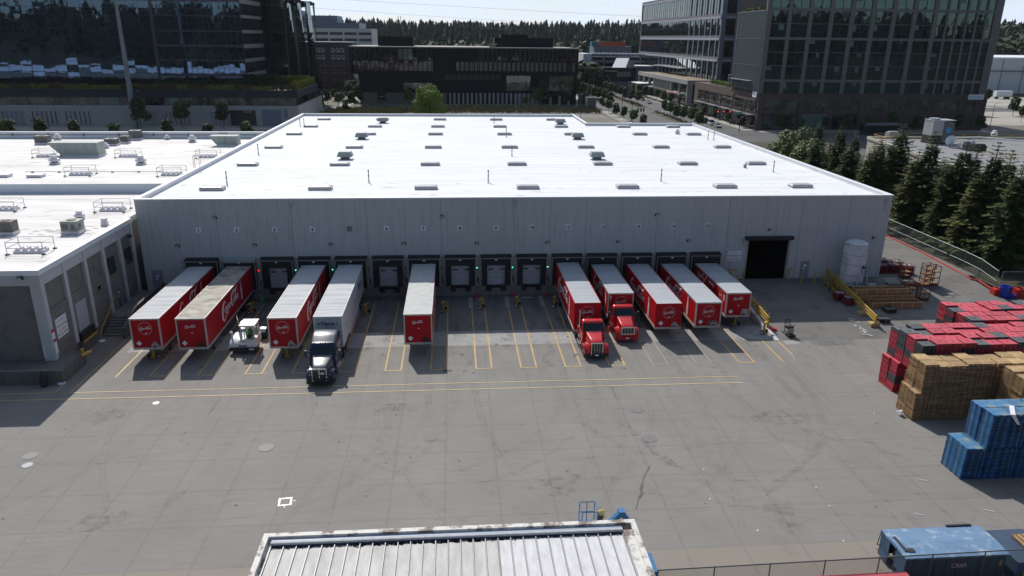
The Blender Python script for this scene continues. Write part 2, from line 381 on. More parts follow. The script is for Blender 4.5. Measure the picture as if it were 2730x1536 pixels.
mm('seam_bright', (.64, .64, .65), .62, spec=.25, c2=(.50, .50, .51), ns=1.4, world_=True, stretch=(2.5, .8, 1), bump=.12)
mm('seam_dull', (.54, .53, .51), .62, spec=.25, c2=(.37, .36, .345), ns=1.1, world_=True, stretch=(2, .6, 1), grime=(.55, .54, .51), gs=1.5, bump=.12)
mm('gutter', (.33, .38, .47), .5); mm('rib_shade_grey', (.27, .265, .285), .5, metal=.2)
mm('debris', (.012, .01, .01), .95)
mm('pole', (.20, .23, .25), .5, metal=.3)
mm('signal', (.02, .02, .02), .6)
mm('streetgreen', (.01, .22, .14), .5)
mm('cone_green', (.08, .70, .12), .5)
mm('cone_red', (.62, .03, .03), .5)
for nme, c in (('car_white', (.65, .65, .66)), ('car_silver', (.33, .35, .37)), ('car_black', (.015, .015, .017)), ('car_red', (.3, .01, .02)), ('car_blue', (.03, .06, .14))): mm(nme, c, .25, coat=.8)
for nme, a, b_ in (('leaf_con', (.032, .056, .018), (.068, .094, .026)), ('leaf_con2', (.050, .066, .016), (.105, .112, .030)), ('leaf_far', (.012, .024, .014), (.022, .038, .018)),
                  ('leaf_dec', (.035, .070, .016), (.075, .115, .030)), ('leaf_bright', (.09, .15, .012), (.17, .235, .03)), ('leaf_street', (.018, .040, .014), (.04, .07, .02)),
                  ('leaf_fardec', (.030, .048, .020), (.055, .075, .032)), ('hedge', (.10, .12, .018), (.19, .17, .03)), ('hedge_brown', (.12, .075, .03), (.07, .075, .03)), ('dry_grass', (.13, .11, .045), (.17, .155, .07))):
    mm(nme, a, .75, c2=b_, ns=.55, world_=True, det=4, rnd=.22, spec=.2)
mm('bark', (.075, .055, .04), .9)
GL_L = glass('glass_left', (.003, .005, .009), 2.7, .01, .10, .30, tint=(.34, .56, 1.)); GL_F = glass('glass_fold', (.004, .012, .011), 2.6, .01, .06, .30, tint=(.72, .95, .98))
GL_R = glass('glass_right', (.005, .010, .012), 1.95, .015, .08, .35, c2=(.010, .020, .021), tint=(.5, .82, .95))
GL_D = glass('glass_dark', (.010, .011, .013), 1.5, .03, .08, .4)
GL_P = glass('glass_podium', (.02, .022, .02), 1.9, .02, .15, .5, c2=(.10, .105, .085))
GL_LIT = glass('glass_pale', (.14, .19, .17), 1.5, .05, .05, .5)

# ---------------------------------------------------------------- ground and paving
def hramp(y): return 1.55*max(0., min(1., (y+15)/15))
def sheet(name, x0, x1, y0, y1, z, mat, nx=1, ny=1, hf=None):
    m = MB(); xs = np.linspace(x0, x1, nx+1); ys = np.linspace(y0, y1, ny+1)
    m.v = [(x, y, (hf(x, y) if hf else 0)+z) for y in ys for x in xs]
    m.f = [(j*(nx+1)+i, j*(nx+1)+i+1, (j+1)*(nx+1)+i+1, (j+1)*(nx+1)+i) for j in range(ny) for i in range(nx)]; m.m = [0]*len(m.f)
    return tag(m.build(name, mat), kind='structure')
def hill(x, y):
    d = math.hypot(x-20, y*1.0) if y > 0 else math.hypot(x*.8, y*1.15)
    s0, s1, h = (430, 820, 24) if y > 0 else (190, 420, 30)
    t = max(0, min(1, (d-s0)/(s1-s0))); t = t*t*(3-2*t)
    far = max(0, min(1, (d-900)/700))
    return h*t + 17*far*far*(3-2*far) + 2.5*t*math.sin(x*.013+1.3)*math.cos(y*.011)
sheet('ground', -2600, 2600, -900, 2600, -.25, MAT['farland'], 90, 70, hill)
tag(MB().add([(-2600, -900, -.5), (2600, -900, -.5), (2600, -1500, -.5), (-2600, -1500, -.5)], [(3, 2, 1, 0)]).build('terrain', MAT['farland']), kind='structure')
sheet('city_ground', -320, 420, 94, 420, -.012, MAT['dirt'])
sheet('yard', -150, 31.1, -140, 0.5, 0, yard)
sheet('yard_east', 31.1, 95, -140, -15, 0, yard)
sheet('drive_ramp', 31.1, 60.9, -15, 0, .0, MAT['ramp_asphalt'], 4, 20, lambda x, y: hramp(y))
sheet('side_road', 49.5, 62.2, 0, 110, 1.55, MAT['ramp_asphalt'])
sheet('corner_pavement', 60.9, 95, -15, -4.2, 0.0, MAT['ramp_asphalt'], 3, 14, lambda x, y: hramp(y)*.72)
sheet('planting_bed', 61.4, 100, -4.2, 120, 1.5, M('bed', (.035, .036, .02), .95, world_=True, c2=(.06, .05, .03), ns=.8))
sheet('west_ground', -260, -30, 20, 152, -.004, MAT['road'])
sheet('dock_pit', -32.4, 30.9, -10.85, -.02, .004, MAT['pit'])
sheet('dock_apron', -31.2, 30.9, -14.5, -10.85, .008, MAT['apron'])
sheet('apron_patch', 31.6, 33.0, -15.9, -14.4, .010, MAT['apron'])
m = MB()      # darker repair strip at the foot of the ramp
m.quad((34.2, -16.4, .007), (38.6, -16.2, .007), (38.6, -15.1, .007), (34.2, -15.1, .007)); tag(m.build('repair_patch', MAT['pit']), kind='structure')
# painted lane lines
ln, lp, lw_ = MB(), MB(), MB()
def strip(mb, x0, y0, x1, y1, w=.145, z=.014):
    a = Vector((x0, y0, 0)); b = Vector((x1, y1, 0)); d = (b-a).normalized(); n = Vector((-d.y, d.x, 0))*w/2
    if abs(a.y-b.y) > 6: mb.quad(a-n+Vector((0, 0, z)), b-n+Vector((0, 0, z)), b+n+Vector((0, 0, z)), a+n+Vector((0, 0, z)))
    else: mb.quad(a-n+Vector((0, 0, z)), b-n+Vector((0, 0, z)), b+n+Vector((0, 0, z)), a+n+Vector((0, 0, z)))
S = 4.0387
def dockx(n): return (n-8)*S
for n in range(1, 15):
    c = dockx(n)+S/2-.13; mb = lw_ if n in (12, 13) else ln
    x0, x1 = c-.70, c+.70
    strip(mb, x0, -1.6, x0, -19.8); strip(mb, x1, -1.6, x1, -19.8); strip(mb, x0, -19.8, x1, -19.8, z=.018)
strip(lp, -29.9, -9, -29.95, -19.8); strip(ln, -32.4, -11.5, -32.35, -22.6)
strip(lp, -32.35, -22.6, 24.2, -22.6, .10, .018); strip(lp, -46, -23.75, 24.2, -23.85, .10, .018)
strip(lp, -60, -22.5, -33.6, -22.55, .10, .016); strip(lp, -33.6, -22.55, -33.6, -21.0, .10, .016)
strip(ln, 29.6, -14.6, 29.55, -19.8)
pts = [(31.15, -14.4), (31.1, -17.8)]+[(30.4+.7*math.cos(R(a)), -18.2+1.5*math.sin(R(a))) for a in (0, -25, -50, -75)]
for p, q in zip(pts[:-1], pts[1:]): strip(lw_ if q[1] < -18.6 else ln, p[0], p[1], q[0], q[1])
for mb, mt in ((ln, LINE), (lp, LINE_PALE), (lw_, LINE_WORN)):
    tag(mb.build('lane_lines', mt), kind='structure')
# kerb wall along the drive ramp
m = MB(); m.add([(30.9, -15, 0), (31.3, -15, 0), (31.3, 0, 0), (30.9, 0, 0), (30.9, -15, .06), (31.3, -15, .06), (31.3, 0, 1.62), (30.9, 0, 1.62)],
                [(0, 3, 2, 1), (4, 5, 6, 7), (0, 1, 5, 4), (1, 2, 6, 5), (2, 3, 7, 6), (3, 0, 4, 7)])
tag(m.build('ramp_wall', MAT['conc']), 'low concrete side wall of the drive ramp beside dock fifteen', 'wall')
# red kerb
m = MB()
for a, b in (((61.7, 60), (61.5, 10)), ((61.5, 10), (60.7, 2)), ((60.7, 2), (60.6, -1.2)), ((60.6, -1.2), (61.2, -1.6)), ((61.2, -1.6), (61.2, -4.1))):
    za, zb_ = (1.55 if a[1] > 0 else hramp(a[1])), (1.55 if b[1] > 0 else hramp(b[1]))
    m.bar((a[0], a[1], za+.07), (b[0], b[1], zb_+.07), .22, .15)
tag(m.build('kerb', MAT['kerb_red']), kind='structure')
# stains and cracks with a shape of their own
m = MB()
def blob(mb, x, y, rx, ry, z, n=14, rot=0., jag=.25):
    vs = [(x, y, z)]
    for i in range(n):
        t = 2*math.pi*i/n; k = 1+random.uniform(-jag, jag); u, v = rx*k*math.cos(t), ry*k*math.sin(t)
        vs.append((x+u*math.cos(rot)-v*math.sin(rot), y+u*math.sin(rot)+v*math.cos(rot), z))
    mb.add(vs, [(0, i+1, (i+1) % n+1) for i in range(n)])
for _ in range(70):
    x, y = random.uniform(-31, 30), random.uniform(-21, -2); blob(m, x, y, random.uniform(.04, .22), random.uniform(.05, .3), .0195)
for _ in range(60):
    x, y = random.uniform(-36, 40), random.uniform(-50, -23); blob(m, x, y, random.uniform(.03, .09), random.uniform(.03, .09), .0195)
MAT['oil'] = M('oil', (.085, .08, .075), .8, world_=True, c2=(.12, .115, .11), ns=3)
tag(m.build('oil_spots', MAT['oil']), kind='structure')
m = MB()
def crack(mb, pts, w, z=.0205):
    for (x0, y0), (x1, y1) in zip(pts[:-1], pts[1:]): strip(mb, x0, y0, x1, y1, w*random.uniform(.6, 1.3), z)
cp = [atz(x/3.68+1450, 1250+y/3.68) for x, y in ((1040, -30), (1010, 25), (985, 70), (960, 150), (945, 205), (958, 235), (925, 290), (918, 345), (902, 395))]
crack(m, [(p.x, p.y) for p in cp], .09); crack(m, [(p.x+.1, p.y-.05) for p in cp[3:7]], .05)
for x, y, L_ in ((-3.0, -16.5, 3.2), (-7, -12, 2.5), (12.0, -23.2, 3.5), (-20, -24, 3), (3.6, -8, 2)):
    q = [(x, y)]
    for _ in range(9): q.append((q[-1][0]+random.uniform(-.12, .25), q[-1][1]-L_/9))
    crack(m, q, .028)
tag(m.build('slab_cracks', MAT['oil']), kind='structure')
m = MB()
p0 = [atz(x, y, hramp(-8)) for x, y in ((2275, 848), (2290, 862), (2305, 870), (2312, 876))]
for _ in range(60):
    p = random.choice(p0); blob(m, p.x+random.gauss(0, .22), p.y+random.uniform(-.6, .6), .03, .13, hramp(p.y)+.09, 8, .5, .4)
tag(m.build('spilled_powder', MAT['white_paint']), 'white powder spilled on the ramp asphalt near the yellow rail', 'spill', kind='stuff')

def wear_mat(name, c, lo, hi, op):
    m, nt, b = newmat(name); b.inputs['Base Color'].default_value = tuple(c)+(1,); b.inputs['Roughness'].default_value = .8
    g = N(nt, 'ShaderNodeNewGeometry'); t = N(nt, 'ShaderNodeTexNoise', Scale=1.1, Detail=9, Roughness=.75); L(nt, g.outputs['Position'], t.inputs['Vector'])
    f = ramp(nt, t.outputs[0], lo, hi, (0, 0, 0, 1), (op, op, op, 1)); tr = N(nt, 'ShaderNodeBsdfTransparent'); ms = N(nt, 'ShaderNodeMixShader')
    L(nt, f, ms.inputs[0]); L(nt, tr.outputs[0], ms.inputs[1]); L(nt, b.outputs[0], ms.inputs[2]); L(nt, ms.outputs[0], nt.nodes['Material Output'].inputs[0]); return m
m = MB(); rt_ = random.Random(9)
for k in range(34):
    x, y = dockx(rt_.randint(1, 15))+rt_.choice((-.9, .9))+rt_.uniform(-.2, .2), rt_.uniform(-24, -17); a = R(-90+rt_.uniform(-4, 4)); kap = rt_.choice((-1, 1))*rt_.uniform(.01, .06); pts = []
    for i in range(26): pts.append((x, y)); x += math.cos(a)*.9; y += math.sin(a)*.9; a += kap*(.3 if i < 6 else 1)
    for off in (0, .32):
        for (xa, ya), (xb, yb_) in zip(pts[:-1], pts[1:]): strip(m, xa+off, ya, xb+off, yb_, rt_.uniform(.16, .24), .0095)
for k in range(16):
    x, y, a = rt_.uniform(-34, 30), rt_.uniform(-47, -25), R(rt_.uniform(-12, 12)); kap = rt_.uniform(-.03, .03); pts = []
    for i in range(24): pts.append((x, y)); x += math.cos(a); y += math.sin(a); a += kap
    for (xa, ya), (xb, yb_) in zip(pts[:-1], pts[1:]): strip(m, xa, ya, xb, yb_, .22, .0092)
tag(m.build('tyre_marks', wear_mat('rubber_marks', (.10, .096, .092), .42, .70, .13)), kind='structure')
m = MB()
for n in range(1, 16):
    for _ in range(5): blob(m, dockx(n)+rt_.uniform(-1.2, 1.2), rt_.uniform(-19, -2), rt_.uniform(.2, .8), rt_.uniform(.4, 1.8), .0105, 16, 0, .35)
for x, y, rx, ry in ((13.6, -34, .5, 3.2), (-5, -27, 2, 1), (6, -38, 1.6, 1.2), (20, -42, 1.2, 2.2), (25, -30, 2.5, 1.2), (-22, -40, 2, 1), (-28, -27, 1.5, 1.2), (1.0, -44, .4, .9), (3.4, -43.6, .4, .8)): blob(m, x, y, rx, ry, .0105, 18, rt_.uniform(0, .4), .35)
tag(m.build('oil_drips', wear_mat('oil_film', (.07, .066, .062), .45, .72, .32)), kind='structure')

# ---------------------------------------------------------------- warehouse
WX0, WX1, WY1, WYS, WXS, WH = -34.56, 49.77, 92.9, 74.6, 27.2, 11.47
wh = T('warehouse', 'large grey warehouse with white roof and a row of loading docks', 'warehouse')
m = MB()
# front wall with door openings (dock doors and drive-in door)
cuts = [(dockx(n)-1.28, dockx(n)+1.28, 1.25, 3.85) for n in range(1, 16)]+[(33.3, 38.2, 0, 6.35)]
x = WX0
for a, b, z0, z1 in cuts:
    m.box(x, a, 0, .3, 0, WH-.12, 0); m.box(a, b, 0, .3, z1, WH-.12, 0)
    if z0 > 0: m.box(a, b, 0, .3, 0, z0, 0)
    x = b
m.box(x, WX1, 0, .3, 0, WH-.12, 0)
m.box(WX0, WX0+.3, .3, WY1, 0, WH-.12); m.box(WX1-.3, WX1, .3, WYS, 0, WH-.12)
m.box(WXS, WX1-.3, WYS-.3, WYS, 0, WH-.12); m.box(WXS-.3, WXS, WYS, WY1, 0, WH-.12); m.box(WX0+.3, WXS-.3, WY1-.3, WY1, 0, WH-.12)
m.build('wall', MAT['wall_grey'], wh)
m = MB()
for jx in (-26.27, -18.32, -10.2, -2.06, 6.1, 14.18, 22.3, 30.68, 39.27, 44.96): m.box(jx-.022, jx+.022, -.004, .001, 0, WH-.13)
for jx in (-30.3, -22.3, -14.3, -6.1, 2.0, 10.1, 18.2, 26.5, 35., 42.1): m.box(jx-.012, jx+.012, -.003, .001, 6.4, WH-.13)
m.build('panel_joint', MAT['joint'], wh)
m = MB(); m.box(WX0+.5, 31, -.025, .001, .0, 1.2); m.build('wall_base', MAT['wall_base'], wh)
m = MB(); m.box(WX0+.3, WX1-.3, .3, WYS-.3, 10.7, 10.92); m.box(WX0+.3, WXS-.3, WYS-.3, WY1-.3, 10.7, 10.92); m.build('roof', MAT['roof_white'], wh)
m = MB(); m.box(WX0-.06, WX1+.06, -.10, .42, WH-.12, WH)
m.box(WX0-.06, WX0+.40, .42, WY1+.06, WH-.12, WH); m.box(WX1-.40, WX1+.06, .42, WYS+.06, WH-.12, WH)
m.box(WXS-.4, WX1-.4, WYS-.4, WYS+.06, WH-.12, WH); m.box(WXS-.4, WXS+.06, WYS+.06, WY1+.06, WH-.12, WH); m.box(WX0+.4, WXS-.4, WY1-.4, WY1+.06, WH-.12, WH)
m.build('coping', MAT['coping'], wh)
# inner faces of the parapets, white membrane turned up
m = MB(); m.box(WX0+.3, WX0+.34, .3, WY1-.3, 10.9, WH-.12); m.box(WX1-.34, WX1-.3, .3, WYS-.3, 10.9, WH-.12); m.box(WX0+.34, WX1-.34, .3, .34, 10.9, WH-.12)
m.box(WX0+.34, WXS-.3, WY1-.34, WY1-.3, 10.9, WH-.12); m.box(WXS, WX1-.34, WYS-.34, WYS-.3, 10.9, WH-.12)
m.build('parapet_lining', MAT['roof_white'], wh)
m = MB()      # membrane seams and puddle stains on the roof
for k in range(36):
    y = 2.5+k*2.5
    m.box(WX0+.5, (WX1 if y < 73 else WXS)-.5, y, y+.03, 10.92, 10.926, 0)
m.build('roof_seam', MAT['roof_trim'], wh)
m = MB()
for _ in range(190):
    x, y = random.uniform(-33, 48), 2+85*random.random()**1.6
    if x > 26 and y > 72: continue
    blob(m, x, y, random.uniform(.15, .7), random.uniform(.03, .12), 10.9295, 9, 0, .5)
for x, y, a in ((-29.5, 3.3, 1.6), (-27, 3.0, .9), (-21.5, 3.2, .9), (-18, 3.1, .7), (-15.5, 3.1, 1.0), (-12, 4.3, .5), (7, 3.4, .6)): blob(m, x, y, a, .10, 10.932, 12, 0, .5)
m.build('roof_stain', M('roofstain', (.36, .34, .32), .8, world_=True, c2=(.62, .6, .58), ns=1.5), wh, label='dark puddle stains on the white membrane')['kind'] = 'stuff'
# interior of the drive-in door and of the docks
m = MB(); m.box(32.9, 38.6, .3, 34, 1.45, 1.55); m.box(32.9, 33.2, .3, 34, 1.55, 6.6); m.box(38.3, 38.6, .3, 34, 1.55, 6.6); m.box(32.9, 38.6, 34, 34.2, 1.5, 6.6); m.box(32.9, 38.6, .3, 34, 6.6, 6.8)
m.build('door_bay', M('bay_dark', (.006, .006, .007), .95, spec=.05), wh)  # bay surfaces coloured near black to stand in for the unlit interior
m = MB(); m.box(32.9, 38.45, -.42, -.02, 6.3, 6.72); m.cyl((32.8, -.25, 6.5), (38.5, -.25, 6.5), .24, 12); m.build('door_roll', MAT['black_pad'], wh, smooth=True)
for q in ((33.12, 33.32, -.06, .0, 1.5, 6.3), (38.2, 38.4, -.06, .0, 1.5, 6.3)): m = MB(); m.box(*q); m.build('door_track', MAT['galv'], wh)
m = MB(); m.box(32.65, 32.95, -.3, 0, 5.75, 6.5); m.build('door_motor', MAT['galv'], wh)
# skylights
def skylight(parent):
    o = T('skylight', None, None); o.parent = parent
    b = MB(); b.box(-1.32, 1.32, -.68, .68, 0, .2); b.build('curb', MAT['skyl_frame'], o)
    b = MB(); b.loft([[Vector((sx*w, sy*d, h)) for sx, sy in ((-1, -1), (1, -1), (1, 1), (-1, 1))] for w, d, h in ((1.36, .72, .2), (1.36, .72, .27), (1.22, .60, .40), (.9, .34, .46))])
    b.build('dome', MAT['dome'], o)
    return o
grid = [(x, y) for y, xs in ((7.6, (-28.7, -16.3, -3.9, 8.3, 20.5, 32.7, 42.3)), (24.8, (-29.1, -16.5, -3.9, 8.4, 20.8, 33.3, 43.5)), (41.8, (-29.4, -16.6, -3.9, 8.6, 21.3, 34, 44.5)),
        (59, (-29.6, -16.2, -3.9, 8.9, 21.5, 34.6, 45)), (71.2, (-28.8, -16.2, -3.7, 8.8, 21.3, 34.2, 44.5)), (84.6, (-28.4, -15.9, -3.5, 8.8, 21.2))) for x in xs]
sk0 = None
for x, y in grid:
    if sk0 is None: sk0 = skylight(wh); sk0.location = (x, y, 10.92)
    else: copy_tree(sk0, (x, y, 10.92), parent=wh)
# number signs, lamps, dock furniture on the wall
def text_mesh(txt, size, mat, name='lettering', shear=0., bold=0., ext=.0, space=1.):
    cu = bpy.data.curves.new('t', 'FONT'); cu.body = txt; cu.size = size; cu.align_x = 'CENTER'; cu.align_y = 'CENTER'; cu.shear = shear; cu.offset = bold; cu.extrude = ext; cu.resolution_u = 3; cu.space_character = space
    o = bpy.data.objects.new('t', cu); col.objects.link(o); bpy.context.view_layer.update()
    dg = bpy.context.evaluated_depsgraph_get(); me = bpy.data.meshes.new_from_object(o.evaluated_get(dg)); bpy.data.objects.remove(o); bpy.data.curves.remove(cu)
    me.materials.clear(); me.materials.append(mat); r = bpy.data.objects.new(name, me); col.objects.link(r); return r
for n in range(1, 16):
    x = dockx(n)
    m = MB(); m.box(x-.28, x+.28, -.03, -.002, 7.72, 8.3)
    if n == 5: m.build('number_sign', M('faded_sign', (.19, .2, .2), .8), wh, label='blank faded grey sign plate above dock five'); continue
    sg = m.build('number_sign', MAT['sign_white'], wh, label='white number sign above dock reading %d' % n)
    t = text_mesh(str(n), .5, MAT['ink'], bold=.022); t.location = (x, -.035, 7.96); t.rotation_euler = (R(90), 0, 0); t.parent = sg
def lamp(x, z, parent, y=0., rz=0):
    m = MB(); m.add([(-.2, 0, .14), (.2, 0, .14), (.2, -.3, .16), (-.2, -.3, .16), (-.2, 0, -.14), (.2, 0, -.14), (.2, -.28, -.02), (-.2, -.28, -.02)], [(0, 3, 2, 1), (4, 5, 6, 7), (0, 1, 5, 4), (1, 2, 6, 5), (2, 3, 7, 6), (3, 0, 4, 7)])
    o = m.build('wall_lamp', MAT['mullion'], parent); o.location = (x, y, z); o.rotation_euler = (0, 0, rz)
    g = MB(); g.quad((-.13, -.291, -.0), (.13, -.291, -.0), (.13, -.308, .11), (-.13, -.308, .11)); g.build('lens', MAT['sign_white'], o)
for x, z in ((-26.36, 9.35), (-1.96, 9.3), (22.23, 9.29), (-30.65, 6.25), (-22.47, 6.25), (-14.3, 6.25), (-6.18, 6.25), (1.89, 6.2), (9.9, 6.2), (17.98, 6.2), (26.18, 6.25), (35.63, 7.45), (48.29, 6.38)): lamp(x, z, wh)
for x in (-18.2, 6.05, 49.05):
    m = MB(); m.box(x-.25, x+.25, -.14, 0, 10.62, 10.98); m.cyl((x, -.07, 10.62), (x, -.07, 10.2 if x < 40 else 9.6), .04, 6); m.build('scupper', MAT['skyl_frame'], wh)
def door(parent, x, y, z, w, h, mat, rz=0, notes=True):
    m = MB(); m.box(-w/2, w/2, -.03, .0, 0, h); d = m.build('door', mat, parent); d.location = (x, y, z); d.rotation_euler = (0, 0, rz)
    m = MB(); m.box(-w/2-.08, -w/2, -.05, 0, 0, h+.08); m.box(w/2, w/2+.08, -.05, 0, 0, h+.08); m.box(-w/2, w/2, -.05, 0, h, h+.08); m.build('frame', MAT['galv'], d)
    m = MB(); m.box(-w/2+.08, -w/2+.2, -.1, -.03, 1., 1.12); m.build('handle', MAT['ink'], d)
    if notes: m = MB(); m.box(-.12, .14, -.036, -.03, 1.45, 1.75); m.box(-.2, .0, -.036, -.03, 1.12, 1.3); m.build('notice', MAT['sign_white'], d)
    return d
door(wh, -33.3, 0, 1.25, 1.05, 2.2, MAT['door_grey']); door(wh, 40.45, 0, 1.5, 1.0, 2.1, MAT['door_grey'])
m = MB(); m.box(31.0, 32.65, -.04, -.002, 3.78, 4.95); sg = m.build('notice_board', MAT['sign_white'], wh, label='white driver notice board beside the open drive-in door')
for i, (s_, c_, z_) in enumerate((('ALL VISITORS', 'ink_blue', 4.75), ('ATTENTION DRIVERS', 'ink', 4.42), ('ALL TRAILERS', 'ink_red', 4.2), ('MUST BE CHOCKED', 'ink', 3.96))):
    t = text_mesh(s_, .17 if i else .12, MAT[c_], bold=.003); t.location = (31.82, -.045, z_); t.rotation_euler = (R(90), 0, 0); t.parent = sg
m = MB(); m.box(38.75, 39.0, -.12, -.01, 2.55, 2.85); m.build('call_box', MAT['yellow'], wh)
# docks
def dock(n, pale=False, door_=True):
    x = dockx(n); px = MAT['black_pad']
    m = MB(); m.box(x-1.72, x+1.72, -.66, 0, 4.42, 4.74)
    m.add([(x-1.76, -.72, 4.74), (x+1.76, -.72, 4.74), (x+1.76, 0, 4.92), (x-1.76, 0, 4.92), (x-1.76, -.72, 4.66), (x+1.76, -.72, 4.66), (x+1.76, 0, 4.70), (x-1.76, 0, 4.70)], [(0, 1, 2, 3), (0, 4, 5, 1), (1, 5, 6, 2), (3, 7, 4, 0)])
    sh = m.build('dock_shelter', MAT['hood'] if pale else px, wh, label='faded grey topped dock shelter of the second bay' if pale else None)
    m = MB(); m.box(x-1.72, x-1.38, -.60, -.0, 1.35, 4.42); m.box(x+1.38, x+1.72, -.60, 0, 1.35, 4.42)
    m.box(x-1.38, x+1.38, -.56, -.48, 3.75, 4.42); m.box(x-1.38, x-1.0, -.50, -.44, 1.35, 3.75); m.box(x+1.0, x+1.38, -.50, -.44, 1.35, 3.75); m.build('curtain', px, sh)
    m = MB(); m.box(x-1.74, x-1.67, -.70, -.60, 1.42, 4.70); m.box(x+1.67, x+1.74, -.70, -.60, 1.42, 4.70); m.box(x-1.67, x+1.67, -.74, -.67, 4.58, 4.66); m.build('edge_trim', MAT['tan_edge'], sh)
    m = MB(); m.add([(x-.2, -.745, 4.52), (x+.2, -.745, 4.52), (x, -.745, 4.34)], [(0, 2, 1)]); m.build('triangle_mark', MAT['sign_white'], sh)
    if door_:
        m = MB(); m.box(x-1.02, x+1.22, .04, .09, 1.3, 3.62); dd = m.build('dock_door', MAT['dockdoor'], wh)
        m = MB()
        for z in (2.1, 2.75): m.box(x-1.02, x+1.22, .032, .04, z, z+.02)
        m.build('panel_seam', MAT['joint'], dd)
        for a_ in (x-.88, x+.44): m = MB(); m.box(a_, a_+.58, .02, .04, 3.05, 3.2); m.build('window', MAT['dark_glass'], dd)
        m = MB(); m.box(x-1.05, x+1.2, -.18, -.02, .95, 1.28); m.build('leveler', MAT['black_rub'], wh)
    m = MB(); m.box(x-1.1, x-.5, -.32, -.02, .62, 1.1); m.build('dock_bumper', MAT['black_rub'], wh); m = MB(); m.box(x+.55, x+1.15, -.32, -.02, .62, 1.1); m.build('dock_bumper', MAT['black_rub'], wh)
    m = MB(); m.box(x+1.84, x+1.96, -.09, 0, 3.2, 3.5); s_ = m.build('signal_box', MAT['ink'], wh)
    lit = {2: 'r', 3: 'g', 4: 'g', 8: 'g', 9: 'g', 10: 'g'}.get(n)
    m = MB(); m.cyl((x+1.9, -.10, 3.35), (x+1.9, -.09, 3.35), .065, 10)
    m.build('signal_light', RL if lit == 'r' else GL if lit == 'g' else MAT['signal'], s_)
    m = MB(); m.box(x+1.92, x+2.08, -.2, 0, 1.7, 2.2, 0); m.cyl((x+2.1, -.12, 1.5), (x+2.1, -.2, 1.5), .13, 8, 1); m.path([(x+1.86, -.06, 3.2), (x+1.9, -.06, 2.2), (x+1.86, -.1, .6)], .018, 5, 1)
    m.build('control_box', [MAT['cartred'] if n in (5, 6, 8, 9, 10) else MAT['galv_dark'], MAT['galv_dark']], wh)
RL = emit('red_lit', (1, .02, .02), 4); GL = emit('green_lit', (.1, 1, .5), 3)
occupied = {1, 2, 4, 5, 7, 11, 12, 13, 14, 15}
for n in range(1, 16): dock(n, pale=(n == 2), door_=n not in occupied)
# roof furniture on the warehouse
def hood_unit():
    o = T('exhaust_hood', 'x', 'roof vent', group='hooded exhaust vents on the warehouse roof')
    b = MB(); b.box(-.62, .62, -.5, .5, 0, .42); b.build('curb', MAT['galv_dark'], o)
    b = MB(); b.loft([[Vector((sx*w, sy*d, h)) for sx, sy in ((-1, -1), (1, -1), (1, 1), (-1, 1))] for w, d, h in ((1.02, .8, .42), (1.12, .92, .5), (.86, .62, 1.12), (.84, .6, 1.14))]); b.build('hood', MAT['hood'], o)
    return o
hu = hood_unit()
for i, (x, y, lab) in enumerate(((-16.5, 30.3, 'left of the two nearest hooded vents, in front of a skylight in the second column'), (20.9, 29.9, 'right of the two nearest hooded vents on the warehouse roof'),
        (-16.7, 52.8, 'left hooded vent in the middle row of the warehouse roof'), (21.7, 52.9, 'right hooded vent in the middle row of the warehouse roof'),
        (-15.3, 78.5, 'left hooded vent close to the back edge of the warehouse roof'), (21.9, 76.8, 'right hooded vent close to the back edge of the warehouse roof'))):
    if i == 0: hu.location = (x, y, 10.92); hu['label'] = lab
    else: copy_tree(hu, (x, y, 10.92), label=lab)
def vent_pipe():
    m = MB(); m.cyl((0, 0, 0), (0, 0, .45), .11, 8, 1); m.cyl((0, 0, .45), (0, 0, 1.45), .055, 8, 0); m.cyl((0, 0, .75), (0, 0, .95), .085, 8, 0); m.cyl((0, 0, 1.38), (0, 0, 1.6), .085, 8, 0)
    return tag(m.build('vent_pipe', [MAT['galv_dark'], MAT['skyl']]), 'x', 'vent pipe', 'thin vent pipes on the warehouse roof')
vp = vent_pipe()
VP = [(-28.0, 10.9, 'vent pipe beside the front left corner skylight of the warehouse'), (-11.1, 11.7, 'vent pipe standing between the second and third skylight of the front row'), (3.7, 11.3, 'vent pipe standing between the third and fourth skylight of the front row'),
      (25.8, 11.7, 'vent pipe standing between the fifth and sixth skylight of the front row'), (43.3, 18.1, 'lone vent pipe near the right parapet at the front of the roof'), (-30.2, 35.1, 'lone vent pipe near the left parapet of the warehouse roof'),
      (8.3, 32.8, 'vent pipe behind the fourth skylight of the second row'), (-31.2, 72.6, 'left pipe of the pair at the back left of the roof'), (-30.2, 71.6, 'right pipe of the pair at the back left of the roof'),
      (9.0, 55.5, 'vent pipe in front of a middle skylight in the fourth row'), (45.4, 51.8, 'left pipe of the pair near the right parapet'), (46.3, 51.3, 'right pipe of the pair near the right parapet'), (8.0, 78.5, 'vent pipe in front of a middle skylight in the last row')]
for i, (x, y, lab) in enumerate(VP):
    if i == 0: vp.location = (x, y, 10.92); vp['label'] = lab
    else:
        c = vp.copy(); col.objects.link(c); c.location = (x, y, 10.92); c['label'] = lab
def mushroom(x, y, z, s, lab):
    o = T('roof_fan', lab, 'roof fan', (x, y, z), 0, 'white mushroom shaped roof fans')
    b = MB(); b.box(-.42*s, .42*s, -.42*s, .42*s, 0, .22*s); b.build('curb', MAT['skyl'], o)
    b = MB(); b.lathe([(.34*s, .22*s), (.34*s, .36*s)], 12); b.build('throat', MAT['ink'], o)
    b = MB(); b.lathe([(.58*s, .34*s), (.60*s, .48*s), (.52*s, .62*s), (.36*s, .68*s), (.36*s, .92*s), (.28*s, 1.0*s), (.04*s, 1.02*s)], 16); b.build('cowl', MAT['skyl'], o, smooth=True)
